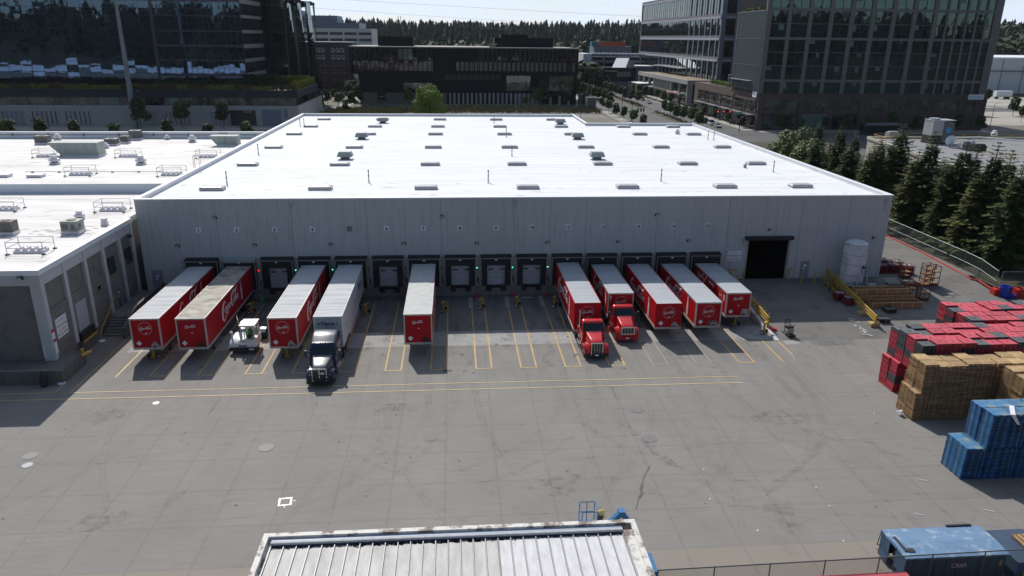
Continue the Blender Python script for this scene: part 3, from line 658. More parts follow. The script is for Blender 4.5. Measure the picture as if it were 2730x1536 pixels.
p = atz(1703*1.0602, 337*1.0602, 10.92); mushroom(p.x, p.y, 10.92, .9, 'small grey mushroom fan near the right rear of the warehouse roof')
m = MB(); m.lathe([(.22, 0), (.22, .25), (.30, .3), (.18, .5), (.02, .55)], 10); o = m.build('roof_vent', MAT['hood'], smooth=True); p = atz(1873*1.0602, 422*1.0602, 10.92); o.location = p
tag(o, 'little grey cap vent left of the second row right-hand skylight', 'roof vent')

# ---------------------------------------------------------------- low building on the left
lb = T('annex_building', 'low concrete annex with stone aggregate panels and old white roof', 'building')
AX, AY, AZ = -35.2, -18.7, 9.4
m = MB(); m.box(-240, AX-.25, AY+.25, 14.2, 0, AZ-.5); m.box(-300, AX-.25, 14.3, 57.6, 0, 9.9); m.build('wall', MAT['agg'], lb)
m = MB()
m.box(AX-.24, AX-.12, AY+.3, .0, 0, 5.6); m.build('lower_wall', MAT['board'], lb)
m = MB()
for y in (-18.4, -14.65, -10.85, -7.1, -3.35, -.25): m.box(AX-.25, AX+.02, y-.25, y+.25, 1.2, AZ-.45)
m.box(AX-.3, AX+.0, AY, AY+.4, 1.2, AZ-.45); m.box(AX-.25, AX-.04, AY+.2, -.02, AZ-1.45, AZ-.45)
m.box(-240, AX-.3, AY-.0, AY+.24, AZ-1.35, AZ-.45); m.box(AX-.9, AX-.28, AY+.02, AY+.24, 1.2, AZ-1.35)
m.build('frame', MAT['conc'], lb)
m = MB(); m.box(-240, AX+.08, AY-.06, AY+.42, AZ-.45, AZ); m.box(AX-.5, AX+.08, AY+.42, -.02, AZ-.45, AZ); m.build('coping', MAT['coping'], lb)
m = MB(); m.box(-240, AX-.5, AY+.42, 14.2, AZ-.5, AZ-.14); m.build('roof', MAT['roof_old'], lb)
m = MB(); m.box(-300, WX0-.02, 14.25, 57.6, 9.9, 10.4); m.build('roof', MAT['roof_old'], lb)
m = MB(); m.box(-300, WX0-.03, 14.2, 14.25, 9.2, 10.44); m.box(-300, WX0-.03, 57.6, 57.9, 9.5, 11.45); m.build('parapet', MAT['roof_trim'], lb)
m = MB(); m.box(-300, WX0-.03, 57.45, 58.0, 11.45, 11.6); m.build('coping', MAT['coping'], lb)
m = MB(); m.cyl((-300, 57.45, 11.05), (-36, 57.45, 11.05), .05, 6)
for x in range(-138, -37, 6): m.box(x, x+.1, 57.42, 57.6, 10.8, 11.3)
m.build('conduit', MAT['galv_dark'], lb)
m = MB(); m.box(-42.5, -41.3, 57.2, 57.45, 10.6, 11.5); m.build('electric_box', MAT['skyl_frame'], lb)
# dock platform and stairs
m = MB(); m.box(-240, -33.7, -20.9, AY+.2, 0, 1.2); m.box(AX-.3, -33.7, AY+.2, -16.7, 0, 1.2); m.build('platform', MAT['conc_dark'], lb)
m = MB()
m.box(-240, -33.68, -20.93, -20.6, 1.2, 1.26); m.build('platform_edge', MAT['board'], lb)
m = MB(); m.box(AX-.1, -32.6, -7.7, 0, 0, 1.22)
for k in range(7): m.box(AX+.15, -32.9, -10.4+k*.38, -7.7, .17*k, .17*(k+1)-.0)
m.build('stairs', MAT['board'], lb)
m = MB(); m.add([(-32.9, -10.9, 0), (-32.62, -10.9, 0), (-32.62, 0, 0), (-32.9, 0, 0), (-32.9, -10.9, 1.0), (-32.62, -10.9, 1.0), (-32.62, -8.0, 2.15), (-32.9, -8.0, 2.15), (-32.62, 0, 2.15), (-32.9, 0, 2.15)],
        [(4, 5, 6, 7), (7, 6, 8, 9), (0, 1, 5, 4), (1, 2, 8, 6, 5), (3, 0, 4, 7, 9), (2, 3, 9, 8)]); m.build('stair_wall', MAT['conc_dark'], lb)
m = MB(); m.path([(AX+.35, -7.0, 3.1), (AX+.35, -10.3, 1.2), (AX+.35, -10.6, 1.2), (AX+.35, -11.3, .35)], .05, 6); m.path([(AX+.35, -8.7, 2.1), (AX+.35, -8.7, .7)], .04, 6); m.build('handrail', MAT['yellow'], lb)
def wnd(y, z0, z1, w):
    m = MB(); m.box(AX-.12, AX-.06, y-w/2, y+w/2, z0, z1); o = m.build('window', MAT['dark_glass'], lb)
    m = MB(); t = .07
    m.box(AX-.12, AX-.02, y-w/2-t, y-w/2, z0, z1); m.box(AX-.12, AX-.02, y+w/2, y+w/2+t, z0, z1); m.box(AX-.12, AX-.02, y-w/2, y+w/2, z1, z1+t); m.box(AX-.12, AX-.02, y-w/2, y+w/2, z0-t, z0); m.box(AX-.06, AX-.03, y-.03, y+.03, z0, z1); m.build('frame', MAT['mullion'], o)
a1, a2 = atx(1105/3.677, 330+1385/3.677, AX), atx(1270/3.677, 330+1285/3.677, AX)
wnd(a1.y, a1.z-.75, a1.z+.75, 1.15); wnd(a2.y, a2.z-.75, a2.z+.75, 1.15)
m = MB(); m.box(AX-.12, AX-.05, -13.9, -11.9, 1.9, 4.6); m.build('dock_door', MAT['doorwhite'], lb)
m = MB(); m.box(AX-.12, AX+.25, -14.2, -11.7, 1.05, 1.85, 0); m.box(AX+.25, AX+.36, -14.3, -11.6, .95, 1.1, 1); m.box(AX-.12, AX+.3, -14.4, -11.4, 0, 1.05, 2); m.build('dock_sill', [MAT['black_rub'], MAT['yellow'], MAT['conc_dark']], lb)
door(lb, AX-.08, -5.3, 1.22, 1.0, 2.15, MAT['galv_dark'], R(90))
m = MB(); m.box(AX-.1, AX-.05, -17.55, -15.7, 2.7, 4.5); sg = m.build('notice_board', MAT['sign_white'], lb, label='white driver notice board on the annex wall')
for i, (s_, c_, z_) in enumerate((('ALL VISITORS', 'ink_blue', 4.2), ('ATTENTION DRIVERS', 'ink', 3.75), ('ALL TRAILERS', 'ink_red', 3.35), ('MUST BE CHOCKED', 'ink', 2.98))):
    t = text_mesh(s_, .19 if i else .13, MAT[c_], bold=.003); t.location = (AX-.045, -16.62, z_); t.rotation_euler = (R(90), 0, R(90)); t.parent = sg
m = MB(); m.box(AX+.03, AX+.06, AY+.15, AY+.55, 3.1, 3.7, 1); m.box(AX+.03, AX+.06, AY+.13, AY+.57, 3.7, 3.95, 0); m.box(AX+.03, AX+.06, AY+.2, AY+.6, 1.7, 2.8, 1); m.box(AX+.03, AX+.06, AY+.2, AY+.6, 2.8, 3.02, 0)
m.build('warning_sign', [MAT['ink_red'], MAT['sign_white']], lb, label='red and white stop signs on the annex corner column')
lamp(-36.6, 8.75, lb, y=AY-.02); lamp(AX+.02, 9.0-1.4, lb, y=-.95, rz=R(90)); lamp(AX-.08, 4.6, lb, y=-9.0, rz=R(90))
# loose things near the annex
def at_l(px, py, z=0): return atz(px, py, z)
m = MB(); m.cyl((-33.75, -17.35, 1.02), (-33.35, -16.35, 1.02), .16, 12); m.box(-33.95, -33.75, -17.0, -16.7, .95, 1.5); tag(m.build('dock_guard_post', MAT['yellow'], smooth=True), 'yellow round guard post lying on the annex platform edge', 'guard post')
for px, py, z, lab in ((163, 1021, 0, 'white lid lying at the foot of the platform corner'), (271, 909, 0, 'white lid lying beside the annex stairs'), (345*1, 0, None, None)):
    if lab is None: continue
    p = at_l(px, py, z); m = MB(); m.lathe([(.30, 0), (.30, .1), (.12, .16), (.02, .18)], 14); o = m.build('lid', MAT['sign_white'], smooth=True); o.location = (p.x+.1, p.y-.15, 0); tag(o, lab, 'lid')
p = at_l(131, 1020); m = MB(); m.lathe([(.26, 0), (.26, .75), (.16, 1.0), (.1, 1.35), (.02, 1.4)], 10); o = m.build('wrapped_post', MAT['signal'], smooth=True); o.location = (p.x, -21.3, 0); tag(o, 'black wrapped post standing against the annex platform', 'post')
m = MB(); [m.box(-36.02, -35.9, AY-.03, AY+.02, 1.6+.3*k, 1.74+.3*k) for k in range(4)]; tag(m.build('meter_strip', MAT['sign_white']), 'column of four small white meter tags by the annex corner', 'meter')
# roof furniture on the annex
def cage(x, y, z, lab, s=1.):
    o = T('guarded_skylight', lab, 'skylight', (x, y, z), 0, 'caged skylights on the annex roofs')
    b = MB(); b.box(-1.25*s, 1.25*s, -.62*s, .62*s, 0, .25); b.build('curb', MAT['skyl'], o)
    b = MB()
    for i in range(4):
        for j in range(2): b.lathe([(.27*s, .25), (.25*s, .38), (.15*s, .46), (.02, .48)], 8, (-.95*s+i*.63*s, -.3*s+j*.6*s, 0))
    b.build('dome', MAT['skyl'], o, smooth=True)
    b = MB(); X, Y, H = 1.55*s, 1.0*s, 1.15
    for sx in (-1, 1):
        for sy in (-1, 1): b.cyl((sx*X, sy*Y, 0), (sx*X, sy*Y, H), .032, 5)
    for h in (.6, H):
        b.path([(-X, -Y, h), (X, -Y, h), (X, Y, h), (-X, Y, h), (-X, -Y, h)], .03, 5)
    b.build('guard_rail', MAT['galv'], o)
    b = MB(); [b.lathe([(.2, 0), (.2, .08), (.1, .12)], 8, (sx*X, sy*Y, 0)) for sx in (-1, 1) for sy in (-1, 1)]; b.build('weight', MAT['signal'], o)
z5 = lambda x, y, z: atz(x/3.677, 330+y/3.677, z)
for px, py, z, lab in ((1110, 850, 9.26, 'caged skylight on the front annex roof nearest the warehouse'), (310, 1255, 9.26, 'caged skylight nearest the front parapet of the annex'), (55, 845, 9.26, 'caged skylight cut by the left edge of the photo'),
        (795, 502, 10.4, 'left caged skylight in the near row of the upper annex roof'), (1690, 505, 10.4, 'right caged skylight in the near row, beside the roof ladder'), (460, 325, 10.4, 'caged skylight in front of the big stained duct'),
        (1262, 325, 10.4, 'middle caged skylight of the far row on the upper annex roof'), (2045, 330, 10.4, 'caged skylight of the far row against the warehouse wall')):
    p = z5(px, py, z); cage(p.x, p.y, z, lab)
for px, py, z, s, lab in ((540, 395, 10.4, 1.25, 'left of the two large white roof fans on the upper annex roof'), (1385, 398, 10.4, 1.25, 'right of the two large white roof fans on the upper annex roof'), (1888, 180, 10.4, 1.2, 'white roof fan near the stained duct at right'),
        (567, 160, 10.4, 1.1, 'white roof fan by the back parapet at left'), (1040, 240, 10.4, .9, 'slim white roof fan left of the rooftop cooling boxes'), (785, 935, 9.26, .9, 'white roof fan behind the green air conditioner'), (1640, 155, 10.4, .8, 'small white roof fan by the back parapet in the middle')):
    p = z5(px, py, z); mushroom(p.x, p.y, z, s, lab)
def hvac(px, py, z, w, d, h, mat, lab, fan=True, rz=0):
    p = z5(px, py, z); o = T('air_conditioner', lab, 'air conditioner', (p.x, p.y+d/2, z), rz)
    b = MB(); b.box(-w/2-.05, w/2+.05, -d/2-.05, d/2+.05, 0, .3); b.build('curb', MAT['skyl'], o)
    b = MB(); b.box(-w/2, w/2, -d/2, d/2, .3, h); b.build('cabinet', mat, o)
    b = MB(); b.box(-w/2+.1, -.1, -d/2-.02, -d/2, .5, h-.25); b.box(w*.1, w*.3, -d/2-.02, -d/2, .5, h-.3); b.box(w/2, w/2+.02, -d/2+.15, 0, .5, h-.3); b.build('louvre', MAT['galv_dark'], o)
    if fan: b = MB(); b.lathe([(.42, h), (.42, h+.06), (.36, h+.07)], 14); b.build('fan', MAT['signal'], o)
hvac(690, 1085, 9.26, 1.65, 1.35, 1.3, MAT['hvac_green'], 'pale green air conditioner on the front annex roof'); hvac(50, 1095, 9.26, 1.5, 1.2, 1.35, MAT['hvac_brown'], 'rusty brown air conditioner near the left edge of the photo')
hvac(1020, 1000, 9.26, .5, .4, .75, MAT['skyl'], 'tiny white condenser on a rusty base by the annex edge', False)
hvac(1085, 215, 10.4, 1.9, 1.4, 1.1, MAT['galv_dark'], 'grey cooling box on the upper annex roof, left of a smaller one'); hvac(1218, 195, 10.4, 1.3, 1.2, 1.2, MAT['hvac_brown'], 'smaller brown cooling box right of a grey one')
hvac(1320, 160, 10.4, 1.8, 1.4, 1.6, MAT['galv_dark'], 'grey cooling box against the back parapet of the annex'); hvac(405, 205, 10.4, 2.0, 1.5, 1.4, MAT['hvac_brown'], 'tan cooling box behind the long stained duct')
def duct(px, py, L_, H_, lab, flip=1, D=2.6):
    p = z5(px, py, 10.4); o = T('roof_duct', lab, 'roof duct', (p.x, p.y+D/2, 10.4), 0, 'stained rooftop ducts')
    b = MB(); b.box(-L_/2+L_*.18, L_/2, -D/2, D/2, .25, H_)
    b.add([(-L_/2+L_*.18, -D/2, .25), (-L_/2+L_*.18, D/2, .25), (-L_/2+L_*.18, -D/2, H_), (-L_/2+L_*.18, D/2, H_), (-L_/2-L_*.08, -D/2, H_), (-L_/2-L_*.08, D/2, H_), (-L_/2-L_*.08, -D/2, H_-.15), (-L_/2-L_*.08, D/2, H_-.15)], [(2, 4, 5, 3), (0, 6, 4, 2), (1, 3, 5, 7), (0, 1, 7, 6), (4, 6, 7, 5)])
    b.build('housing', MAT['duct'], o)
    b = MB(); [b.box(-L_/2+L_*.18+k*L_*.2-.04, -L_/2+L_*.18+k*L_*.2+.04, -D/2-.03, -D/2, .25, H_) for k in range(5)]; b.build('rib', MAT['duct'], o)
    b = MB(); b.box(-L_/2+L_*.2, L_/2+.1, -D/2-.08, D/2+.08, 0, .25); b.build('curb', MAT['skyl'], o)
duct(745, 325, 6.6, 2.1, 'long stained grey rooftop duct in the middle of the annex roof'); duct(2205, 222, 4.2, 1.7, 'shorter stained duct near the warehouse wall', D=2.)
for px, py, lab in ((355, 522, 'flat white roof hatch left of the near caged skylights'), (30, 520, 'flat white roof hatch cut by the left edge')):
    p = z5(px, py, 10.4); m = MB(); m.box(-.9, .9, -.6, .6, 0, .3); m.box(-.95, .95, -.65, .65, .3, .36); o = m.build('roof_hatch', MAT['skyl']); o.location = p; tag(o, lab, 'roof hatch')
m = MB()
for cx_, cy_, n_, sx, sy in ((690, 1085, 26, 1.6, .5), (430, 1050, 22, 1.8, .35), (60, 1110, 16, 1.2, .5), (1020, 1010, 8, .8, .3), (870, 1050, 10, .8, .5)):
    for _ in range(n_): p = z5(cx_, cy_, 9.26); blob(m, p.x+random.gauss(0, sx), p.y+random.gauss(0, sy), random.uniform(.08, .5), random.uniform(.03, .10), 9.268, 9, 0, .5)
for _ in range(90): blob(m, random.uniform(-100, -36), random.uniform(-17, 13), random.uniform(.1, .7), random.uniform(.02, .07), 9.267, 8, 0, .5)
for _ in range(140): blob(m, random.uniform(-110, -36), random.uniform(15, 56), random.uniform(.15, 1.1), random.uniform(.03, .12), 10.406, 8, 0, .5)
MAT['dust'] = M('dust', (.16, .13, .11), .9, world_=True, c2=(.42, .39, .36), ns=1.2)
m.build('roof_stain', MAT['dust'], lb)['kind'] = 'stuff'
m = MB(); p = z5(250, 480, 10.4); q = z5(1610, 480, 10.4); m.path([(p.x, p.y, 10.55), (q.x, q.y, 10.55)], .03, 5, 0)
for t in np.linspace(.05, 1, 6): m.box(p.x+(q.x-p.x)*t-.12, p.x+(q.x-p.x)*t+.12, p.y-.12, p.y+.12, 10.4, 10.53, 1)
tag(m.build('gas_pipe', [MAT['ply'], MAT['signal']]), 'thin rusty gas pipe on black blocks across the annex roof', 'pipe')
p = z5(1825, 500, 10.4); m = MB(); x = WX0-.35
for dy in (-.28, .28): m.cyl((x, p.y+dy, 10.4), (x, p.y+dy, 13.0), .03, 6); m.path([(x, p.y+dy, 12.9), (x+.75, p.y+dy, 12.9), (x+.75, p.y+dy, 11.3)], .03, 6)
for k in range(9): m.cyl((x, p.y-.28, 10.6+.27*k), (x, p.y+.28, 10.6+.27*k), .02, 5)
tag(m.build('roof_ladder', MAT['galv']), 'metal ladder climbing from annex roof to warehouse roof', 'ladder')

# ---------------------------------------------------------------- script lettering, drawn stroke by stroke
STROKES = [
 [(2.9, 3.9, .12), (3.0, 4.5, .2), (2.6, 4.9, .3), (2.0, 4.6, .42), (1.4, 3.8, .52), (.95, 2.6, .58), (.75, 1.4, .56), (.95, .4, .45), (1.5, -.1, .32), (2.1, .1, .24), (2.7, .7, .26), (3.3, 1.1, .38), (4.0, 1.0, .36), (4.6, 1.25, .12)],
 [(3.05, 3.15, .16), (2.6, 2.9, .26), (2.35, 2.3, .32), (2.5, 1.8, .26), (2.95, 1.75, .22), (3.3, 2.2, .28), (3.35, 2.8, .26), (3.05, 3.15, .16)],
 [(4.45, 2.9, .2), (4.1, 3.15, .2), (3.8, 2.8, .3), (3.7, 2.2, .32), (3.95, 1.8, .24), (4.4, 2.0, .12)],
 [(5.4, 3.1, .14), (4.95, 3.0, .24), (4.7, 2.4, .32), (4.8, 1.85, .26), (5.2, 2.0, .16), (5.5, 2.7, .14)], [(5.65, 3.2, .3), (5.5, 2.4, .34), (5.55, 1.85, .26), (5.9, 1.9, .1)],
 [(5.95, 2.55, .1), (6.25, 2.7, .22), (6.5, 2.6, .1)],
 [(8.0, 3.7, .12), (8.25, 4.3, .2), (8.15, 4.9, .28), (7.6, 5.0, .36), (7.05, 4.3, .5), (6.75, 3.2, .54), (6.7, 2.2, .5), (7.0, 1.5, .36), (7.4, 1.45, .22), (7.8, 1.9, .1)],
 [(7.9, 5.0, .2), (8.5, 5.25, .34), (9.3, 4.9, .44), (10.0, 4.85, .42), (10.6, 5.2, .34), (11.0, 5.7, .1)],
 [(8.75, 3.15, .16), (8.3, 2.9, .26), (8.05, 2.3, .32), (8.2, 1.8, .26), (8.65, 1.75, .22), (9.0, 2.2, .28), (9.05, 2.8, .26), (8.75, 3.15, .16)],
 [(9.95, 4.4, .2), (9.8, 4.75, .2), (9.6, 3.8, .34), (9.4, 2.6, .36), (9.45, 1.85, .28), (9.8, 1.9, .1)],
 [(10.9, 3.1, .14), (10.45, 3.0, .24), (10.15, 2.4, .32), (10.25, 1.85, .26), (10.65, 2.0, .16), (10.95, 2.7, .14)], [(11.1, 3.2, .3), (10.95, 2.4, .34), (11.0, 1.85, .26), (11.35, 1.95, .1)]]
def catmull(pts, k=4):
    o = []; P = [pts[0]]+list(pts)+[pts[-1]]
    for i in range(1, len(P)-2):
        for j in range(k):
            t = j/k; o.append(tuple(.5*((2*b)+(c-a)*t+(2*a-5*b+4*c-d)*t*t+(3*b-a-3*c+d)*t**3) for a, b, c, d in zip(P[i-1], P[i], P[i+1], P[i+2])))
    return o+[tuple(pts[-1])]
def logo_mesh(name, mat, W, H, extra=None):
    """flat lettering in the local xz plane facing -y, centred, W wide and H tall"""
    m = MB(); sx, sz = W/11.4, H/6.2
    for st in STROKES:
        pts = catmull(st, 3); vs = []
        for i, (x, y, w) in enumerate(pts):
            a = pts[max(i-1, 0)]; b = pts[min(i+1, len(pts)-1)]; dx, dy = b[0]-a[0], b[1]-a[1]; l = math.hypot(dx, dy) or 1
            nx, ny = -dy/l*w/2*1.5, dx/l*w/2*1.5
            for s_ in (1, -1): vs.append((((x+s_*nx)-5.8)*sx, 0, ((y+s_*ny)-2.7)*sz))
        m.add(vs, [(2*i, 2*i+1, 2*i+3, 2*i+2) for i in range(len(pts)-1)])
    return m
def ring(m, r, w, n=40, y=0):
    vs = []
    for i in range(n):
        t = 2*math.pi*i/n
        for rr in (r, r-w): vs.append((rr*math.cos(t), y, rr*math.sin(t)))
    return m.add(vs, [(2*i, 2*((i+1) % n), 2*((i+1) % n)+1, 2*i+1) for i in range(n)])
def bottle_mesh(h):
    prof = [(.07, 0), (.115, .03), (.12, .14), (.095, .30), (.11, .42), (.125, .5), (.10, .62), (.06, .76), (.045, .92), (.055, .94), (.055, 1.)]
    m = MB(); vs = [(r*h, 0, z*h-h/2) for r, z in prof]+[(-r*h, 0, z*h-h/2) for r, z in reversed(prof)]
    return m.add(vs, [tuple(range(len(vs)))])
LOGO_SIDE = logo_mesh('x', None, 5.9, 2.15).build('lettering', MAT['logo_white']); LOGO_FRONT = logo_mesh('x', None, .98, .40).build('lettering', MAT['logo_white'])
BOTTLE = bottle_mesh(2.0).build('bottle_mark', MAT['logo_white']); LOGO_SMALL = logo_mesh('x', None, 2.0, .95).build('lettering', MAT['logo_white'])
BASES = [LOGO_SIDE, LOGO_FRONT, BOTTLE, LOGO_SMALL]
def put(base, parent, loc, rz=0, sc_=1., sx=1.):
    o = base.copy(); col.objects.link(o); o.parent = parent; o.location = loc; o.rotation_euler = (0, 0, rz); o.scale = (sc_*sx, sc_, sc_); return o

# ---------------------------------------------------------------- wheels and trailers
def make_wheel(r=.5, w=.28, rim='rim', dual=False, hub=True):
    m = MB(); k = .56 if dual else w
    prof = [(r*.58, -k/2), (r*.92, -k/2), (r, -k/2+.04), (r, k/2-.04), (r*.92, k/2), (r*.58, k/2)]
    m.lathe(prof, 20, axis='X'); return m
def wheel(parent, x, y, r=.5, w=.28, side=1, dual=False, rim='rim'):
    o = make_wheel(r, w, dual=dual).build('wheel', MAT['tyre'], parent, smooth=True); o.location = (x, y, r)
    k = (.56 if dual else w)/2
    m = MB(); m.lathe([(r*.60, k-.02), (r*.55, k-.03), (r*.40, k-.14 if dual else k-.04), (r*.22, k-.10 if dual else k+.02), (r*.16, k+.02), (r*.04, k+.03)] if side > 0 else
                      [(r*.60, -k+.02), (r*.55, -k+.03), (r*.40, -k+.14 if dual else -k+.04), (r*.22, -k+.10 if dual else -k-.02), (r*.16, -k-.02), (r*.04, -k-.03)], 16, axis='X')
    m.build('rim', MAT[rim], o, smooth=True); return o
def trailer(n, yf, zt, lab, paint='red_panel', posts='post', roof='roof_alu', front='circle', side='+x', rails='post', tractor=False, logo_y=None, ribs=False, W=2.6, yr=-.72, zb=1.13, axles=2):
    cx = dockx(n); Lg = yr-yf
    o = T('semi_trailer', lab, 'trailer', (cx, yf, 0), 0, 'box trailers backed into the docks'); w = W/2; dark = (tractor is None)
    m = MB(); m.box(-w+.03, w-.03, .03, Lg, zb+.2, zt-.12); m.build('body', MAT[paint], o)
    m = MB()
    nb = max(2, int(Lg/.55))           # roof sheet gently stretched over its bows
    vs = []; amp = .022 if roof in ('roof_wavy', 'roof_dirty') else .010
    for j in range(nb*2+1):
        for i in range(7):
            x = -w+.05+(2*w-.1)*i/6; z = zt-.025+.03*math.sin(math.pi*i/6)+(amp*(1 if j % 2 else -1))+random.uniform(-amp, amp)*.6
            vs.append((x, Lg*j/(nb*2), z+(.035*math.sin(j*1.9+x*2.5)*math.sin(x*1.3+j*.7) if roof == 'roof_wavy' else 0)))
    m.add(vs, [(j*7+i, j*7+i+1, (j+1)*7+i+1, (j+1)*7+i) for j in range(nb*2) for i in range(6)]); m.build('roof', MAT[roof], o, smooth=True)
    m = MB()
    for s_ in (-1, 1):
        x0, x1 = (w-.05, w+.0) if s_ > 0 else (-w, -w+.05)
        m.box(x0, x1, .0, Lg, zt-.13, zt+.01)
    m.box(-w+.05, w-.05, 0, .05, zt-.13, zt+.01); m.build('top_rail', MAT['post' if posts == 'post' else posts], o)
    if posts == 'post':
        for a_ in (-w, w-.12): m = MB(); m.box(a_, a_+.12, -.01, .14, zb+.05, zt-.13); m.build('corner_post', MAT['post'], o)
    else:
        for a_ in (-w+.09, w-.09): m = MB(); m.cyl((a_, .09, zb+.1), (a_, .09, zt-.12), .10, 10); m.build('corner_post', MAT[paint], o, smooth=True)
    m = MB(); m.box(-w-.005, -w+.06, .0, Lg, zb, zb+.22); m.box(w-.06, w+.005, .0, Lg, zb, zb+.22); m.box(-w+.06, w-.06, -.015, .1, zb, zb+.2); m.box(-w+.06, w-.06, .1, Lg, zb+.02, zb+.2); m.build('bottom_rail', MAT[rails], o)
    m = MB()
    for s_ in (-1, 1): m.box(s_*.85-.07, s_*.85+.07, 2.5, 2.64, .12, zb); m.box(s_*.85-.16, s_*.85+.16, 2.42, 2.74, .04 if not tractor else .3, .12 if not tractor else .36)
    m.bar((-.85, 2.57, .7), (.85, 2.57, .7), .06); m.build('landing_gear', MAT['chassis'], o)
    ya = Lg-1.9
    m = MB(); m.box(-.55, -.42, ya-2.4, Lg-.3, .75, zb); m.box(.42, .55, ya-2.4, Lg-.3, .75, zb)
    for k in range(axles): m.cyl((-1., ya-k*1.25, .5), (1., ya-k*1.25, .5), .07, 8)
    m.box(-1.15, 1.15, Lg-.1, Lg-.02, .55, .65); m.box(-.9, -.8, Lg-.1, Lg-.02, .6, zb); m.box(.8, .9, Lg-.1, Lg-.02, .6, zb); m.build('running_gear', MAT['chassis'], o)
    for k in range(axles):
        for s_ in (-1, 1): wheel(o, s_*(w-.30), ya-k*1.25, side=s_, dual=True, rim='rim_white')
    for s_ in (-1, 1): m = MB(); m.box(s_*.98-.3, s_*.98+.3, ya+.62, ya+.64, .18, zb); m.build('mud_flap', MAT['black_rub'], o)
    m = MB()
    for k in range(int(Lg/1.22)):
        for s_ in (-1, 1): m.box(min(s_*(w-.034), s_*(w-.024)), max(s_*(w-.034), s_*(w-.024)), 1.2+k*1.22, 1.225+k*1.22, zb+.22, zt-.13)
    m.build('side_seam', MAT['red_panel_dull'] if paint != 'trailer_white' else MAT['galv'], o)
    # front face furniture
    m = MB()
    m.add([(-.72, -.006, zb+.62-.25), (-.72+.25, -.006, zb+.62), (-.72, -.006, zb+.62+.25), (-.72-.25, -.006, zb+.62)], [(0, 1, 2, 3)])
    if paint != 'trailer_white': m.build('placard', MAT['sign_white'], o)
    m = MB(); m.box(.35, .95, -.06, -.0, zb+.30, zb+.55, 1); m.box(.52, .60, -.1, -.06, zb+.25, zb+.42, 0); m.box(.66, .74, -.1, -.06, zb+.25, zb+.42, 0); m.box(.5, .8, -.012, 0, zb+.56, zb+.74, 1)
    m.box(.95, 1.15, -.012, 0, zb+.24, zb+.36, 1); m.build('brake_coupling', [MAT['signal'], MAT['galv'] if front != 'small' else MAT['chassis']], o)
    m = MB(); m.box(-.03, .12, -.012, 0, zt-1.42, zt-1.34); m.build('sticker', MAT['sign_white'], o)
    if ribs:
        m = MB(); [m.box(-w+.14+i*.2, -w+.16+i*.2, .018, .03, zb+.22, zt-.14) for i in range(12)]; m.build('front_rib', MAT['red_panel_dull'], o)
    if front == 'circle':
        e = T('roundel', None, None); e.parent = o; e.location = (.0, -.012, zt-.93)
        m = MB(); ring(m, .60, .035); m.build('ring', MAT['logo_pale'], e); put(LOGO_FRONT, e, (0, -.004, 0), sc_=1.0)
    elif front == 'small':
        put(LOGO_FRONT, o, (-.05, -.01, zt-.78), sc_=.98)
    elif front == 'large':
        put(LOGO_FRONT, o, (-.05, -.01, zt-.62), sc_=1.05)
    # side lettering
    if paint != 'trailer_white' and logo_y:
        a, b, bt, zc_ = logo_y; sgn = 1 if side == '+x' else -1; rz = R(90)*sgn; ym = (a+b)/2-yf
        put(LOGO_SIDE, o, (sgn*(w-.015), ym, zc_), rz, sx=(b-a)/5.9); put(BOTTLE, o, (sgn*(w-.015), bt-yf, zc_), rz)
    return o
t1 = trailer(1, -16.52, 4.11, 'red trailer at dock one with clean bright roof and round emblem, leftmost of the row', roof='roof_alu_pale', logo_y=(-12., -6.1, -5.05, 2.75))
t2 = trailer(2, -16.68, 4.11, 'red trailer at dock two with filthy soot-stained roof', paint='red_panel_dull', roof='roof_dirty', front='small', logo_y=(-12.1, -6.2, -5.1, 2.8))
t4 = trailer(4, -16.9, 4.11, 'red trailer at dock four standing between the white yard tractor and the white trailer', roof='roof_alu_pale', logo_y=(-12.3, -6.3, -5.2, 2.75))
m = MB(); m.box(1.24, 1.27, 4.5, 11.5, .45, 1.13); m.build('side_skirt', MAT['galv_dark'], t4)
t5 = trailer(5, -16.8, 4.11, 'white trailer at dock five coupled to the navy truck', paint='trailer_white', posts='trailer_white', roof='roof_alu_pale', front='none', rails='trailer_white', tractor=True)
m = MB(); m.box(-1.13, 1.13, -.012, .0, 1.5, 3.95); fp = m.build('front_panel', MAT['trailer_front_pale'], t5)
t = text_mesh('Flame', .52, M('flame_blue', (.01, .03, .10), .5), bold=.012); t.parent = t5; t.location = (-.02, -.02, 3.42); t.rotation_euler = (R(90), 0, 0)
t = text_mesh('FREIGHT', .2, M('flame_grey', (.28, .32, .33), .5)); t.parent = t5; t.location = (.15, -.02, 3.1); t.rotation_euler = (R(90), 0, 0)
m = MB(); m.add([(-.98, -.02, 3.42), (-.80, -.02, 3.56), (-.74, -.02, 3.36), (-.86, -.02, 3.28)], [(0, 3, 2, 1)]); m.box(.78, .85, -.02, -.01, 3.25, 3.55); m.box(-1.0, -.6, -.018, -.01, 3.78, 3.84, 1); m.box(-.2, .05, -.018, -.01, 3.78, 3.86, 1); m.build('flame_mark', [M('fm', (.01, .03, .10), .5), MAT['galv']], t5)
m = MB(); [m.box(a, b, -.018, -.01, z0, z1) for a, b, z0, z1 in ((.45, .85, 3.88, 3.9), (.45, .85, 3.66, 3.68), (.45, .47, 3.68, 3.88), (.83, .85, 3.68, 3.88), (.62, .64, 3.72, 3.84))]; m.build('document_frame', MAT['galv'], t5)
t = text_mesh('Flame', 1.1, MAT['ink_blue'], bold=.02); t.parent = t5; t.location = (1.29, 12.6, 2.9); t.rotation_euler = (R(90), 0, R(90))
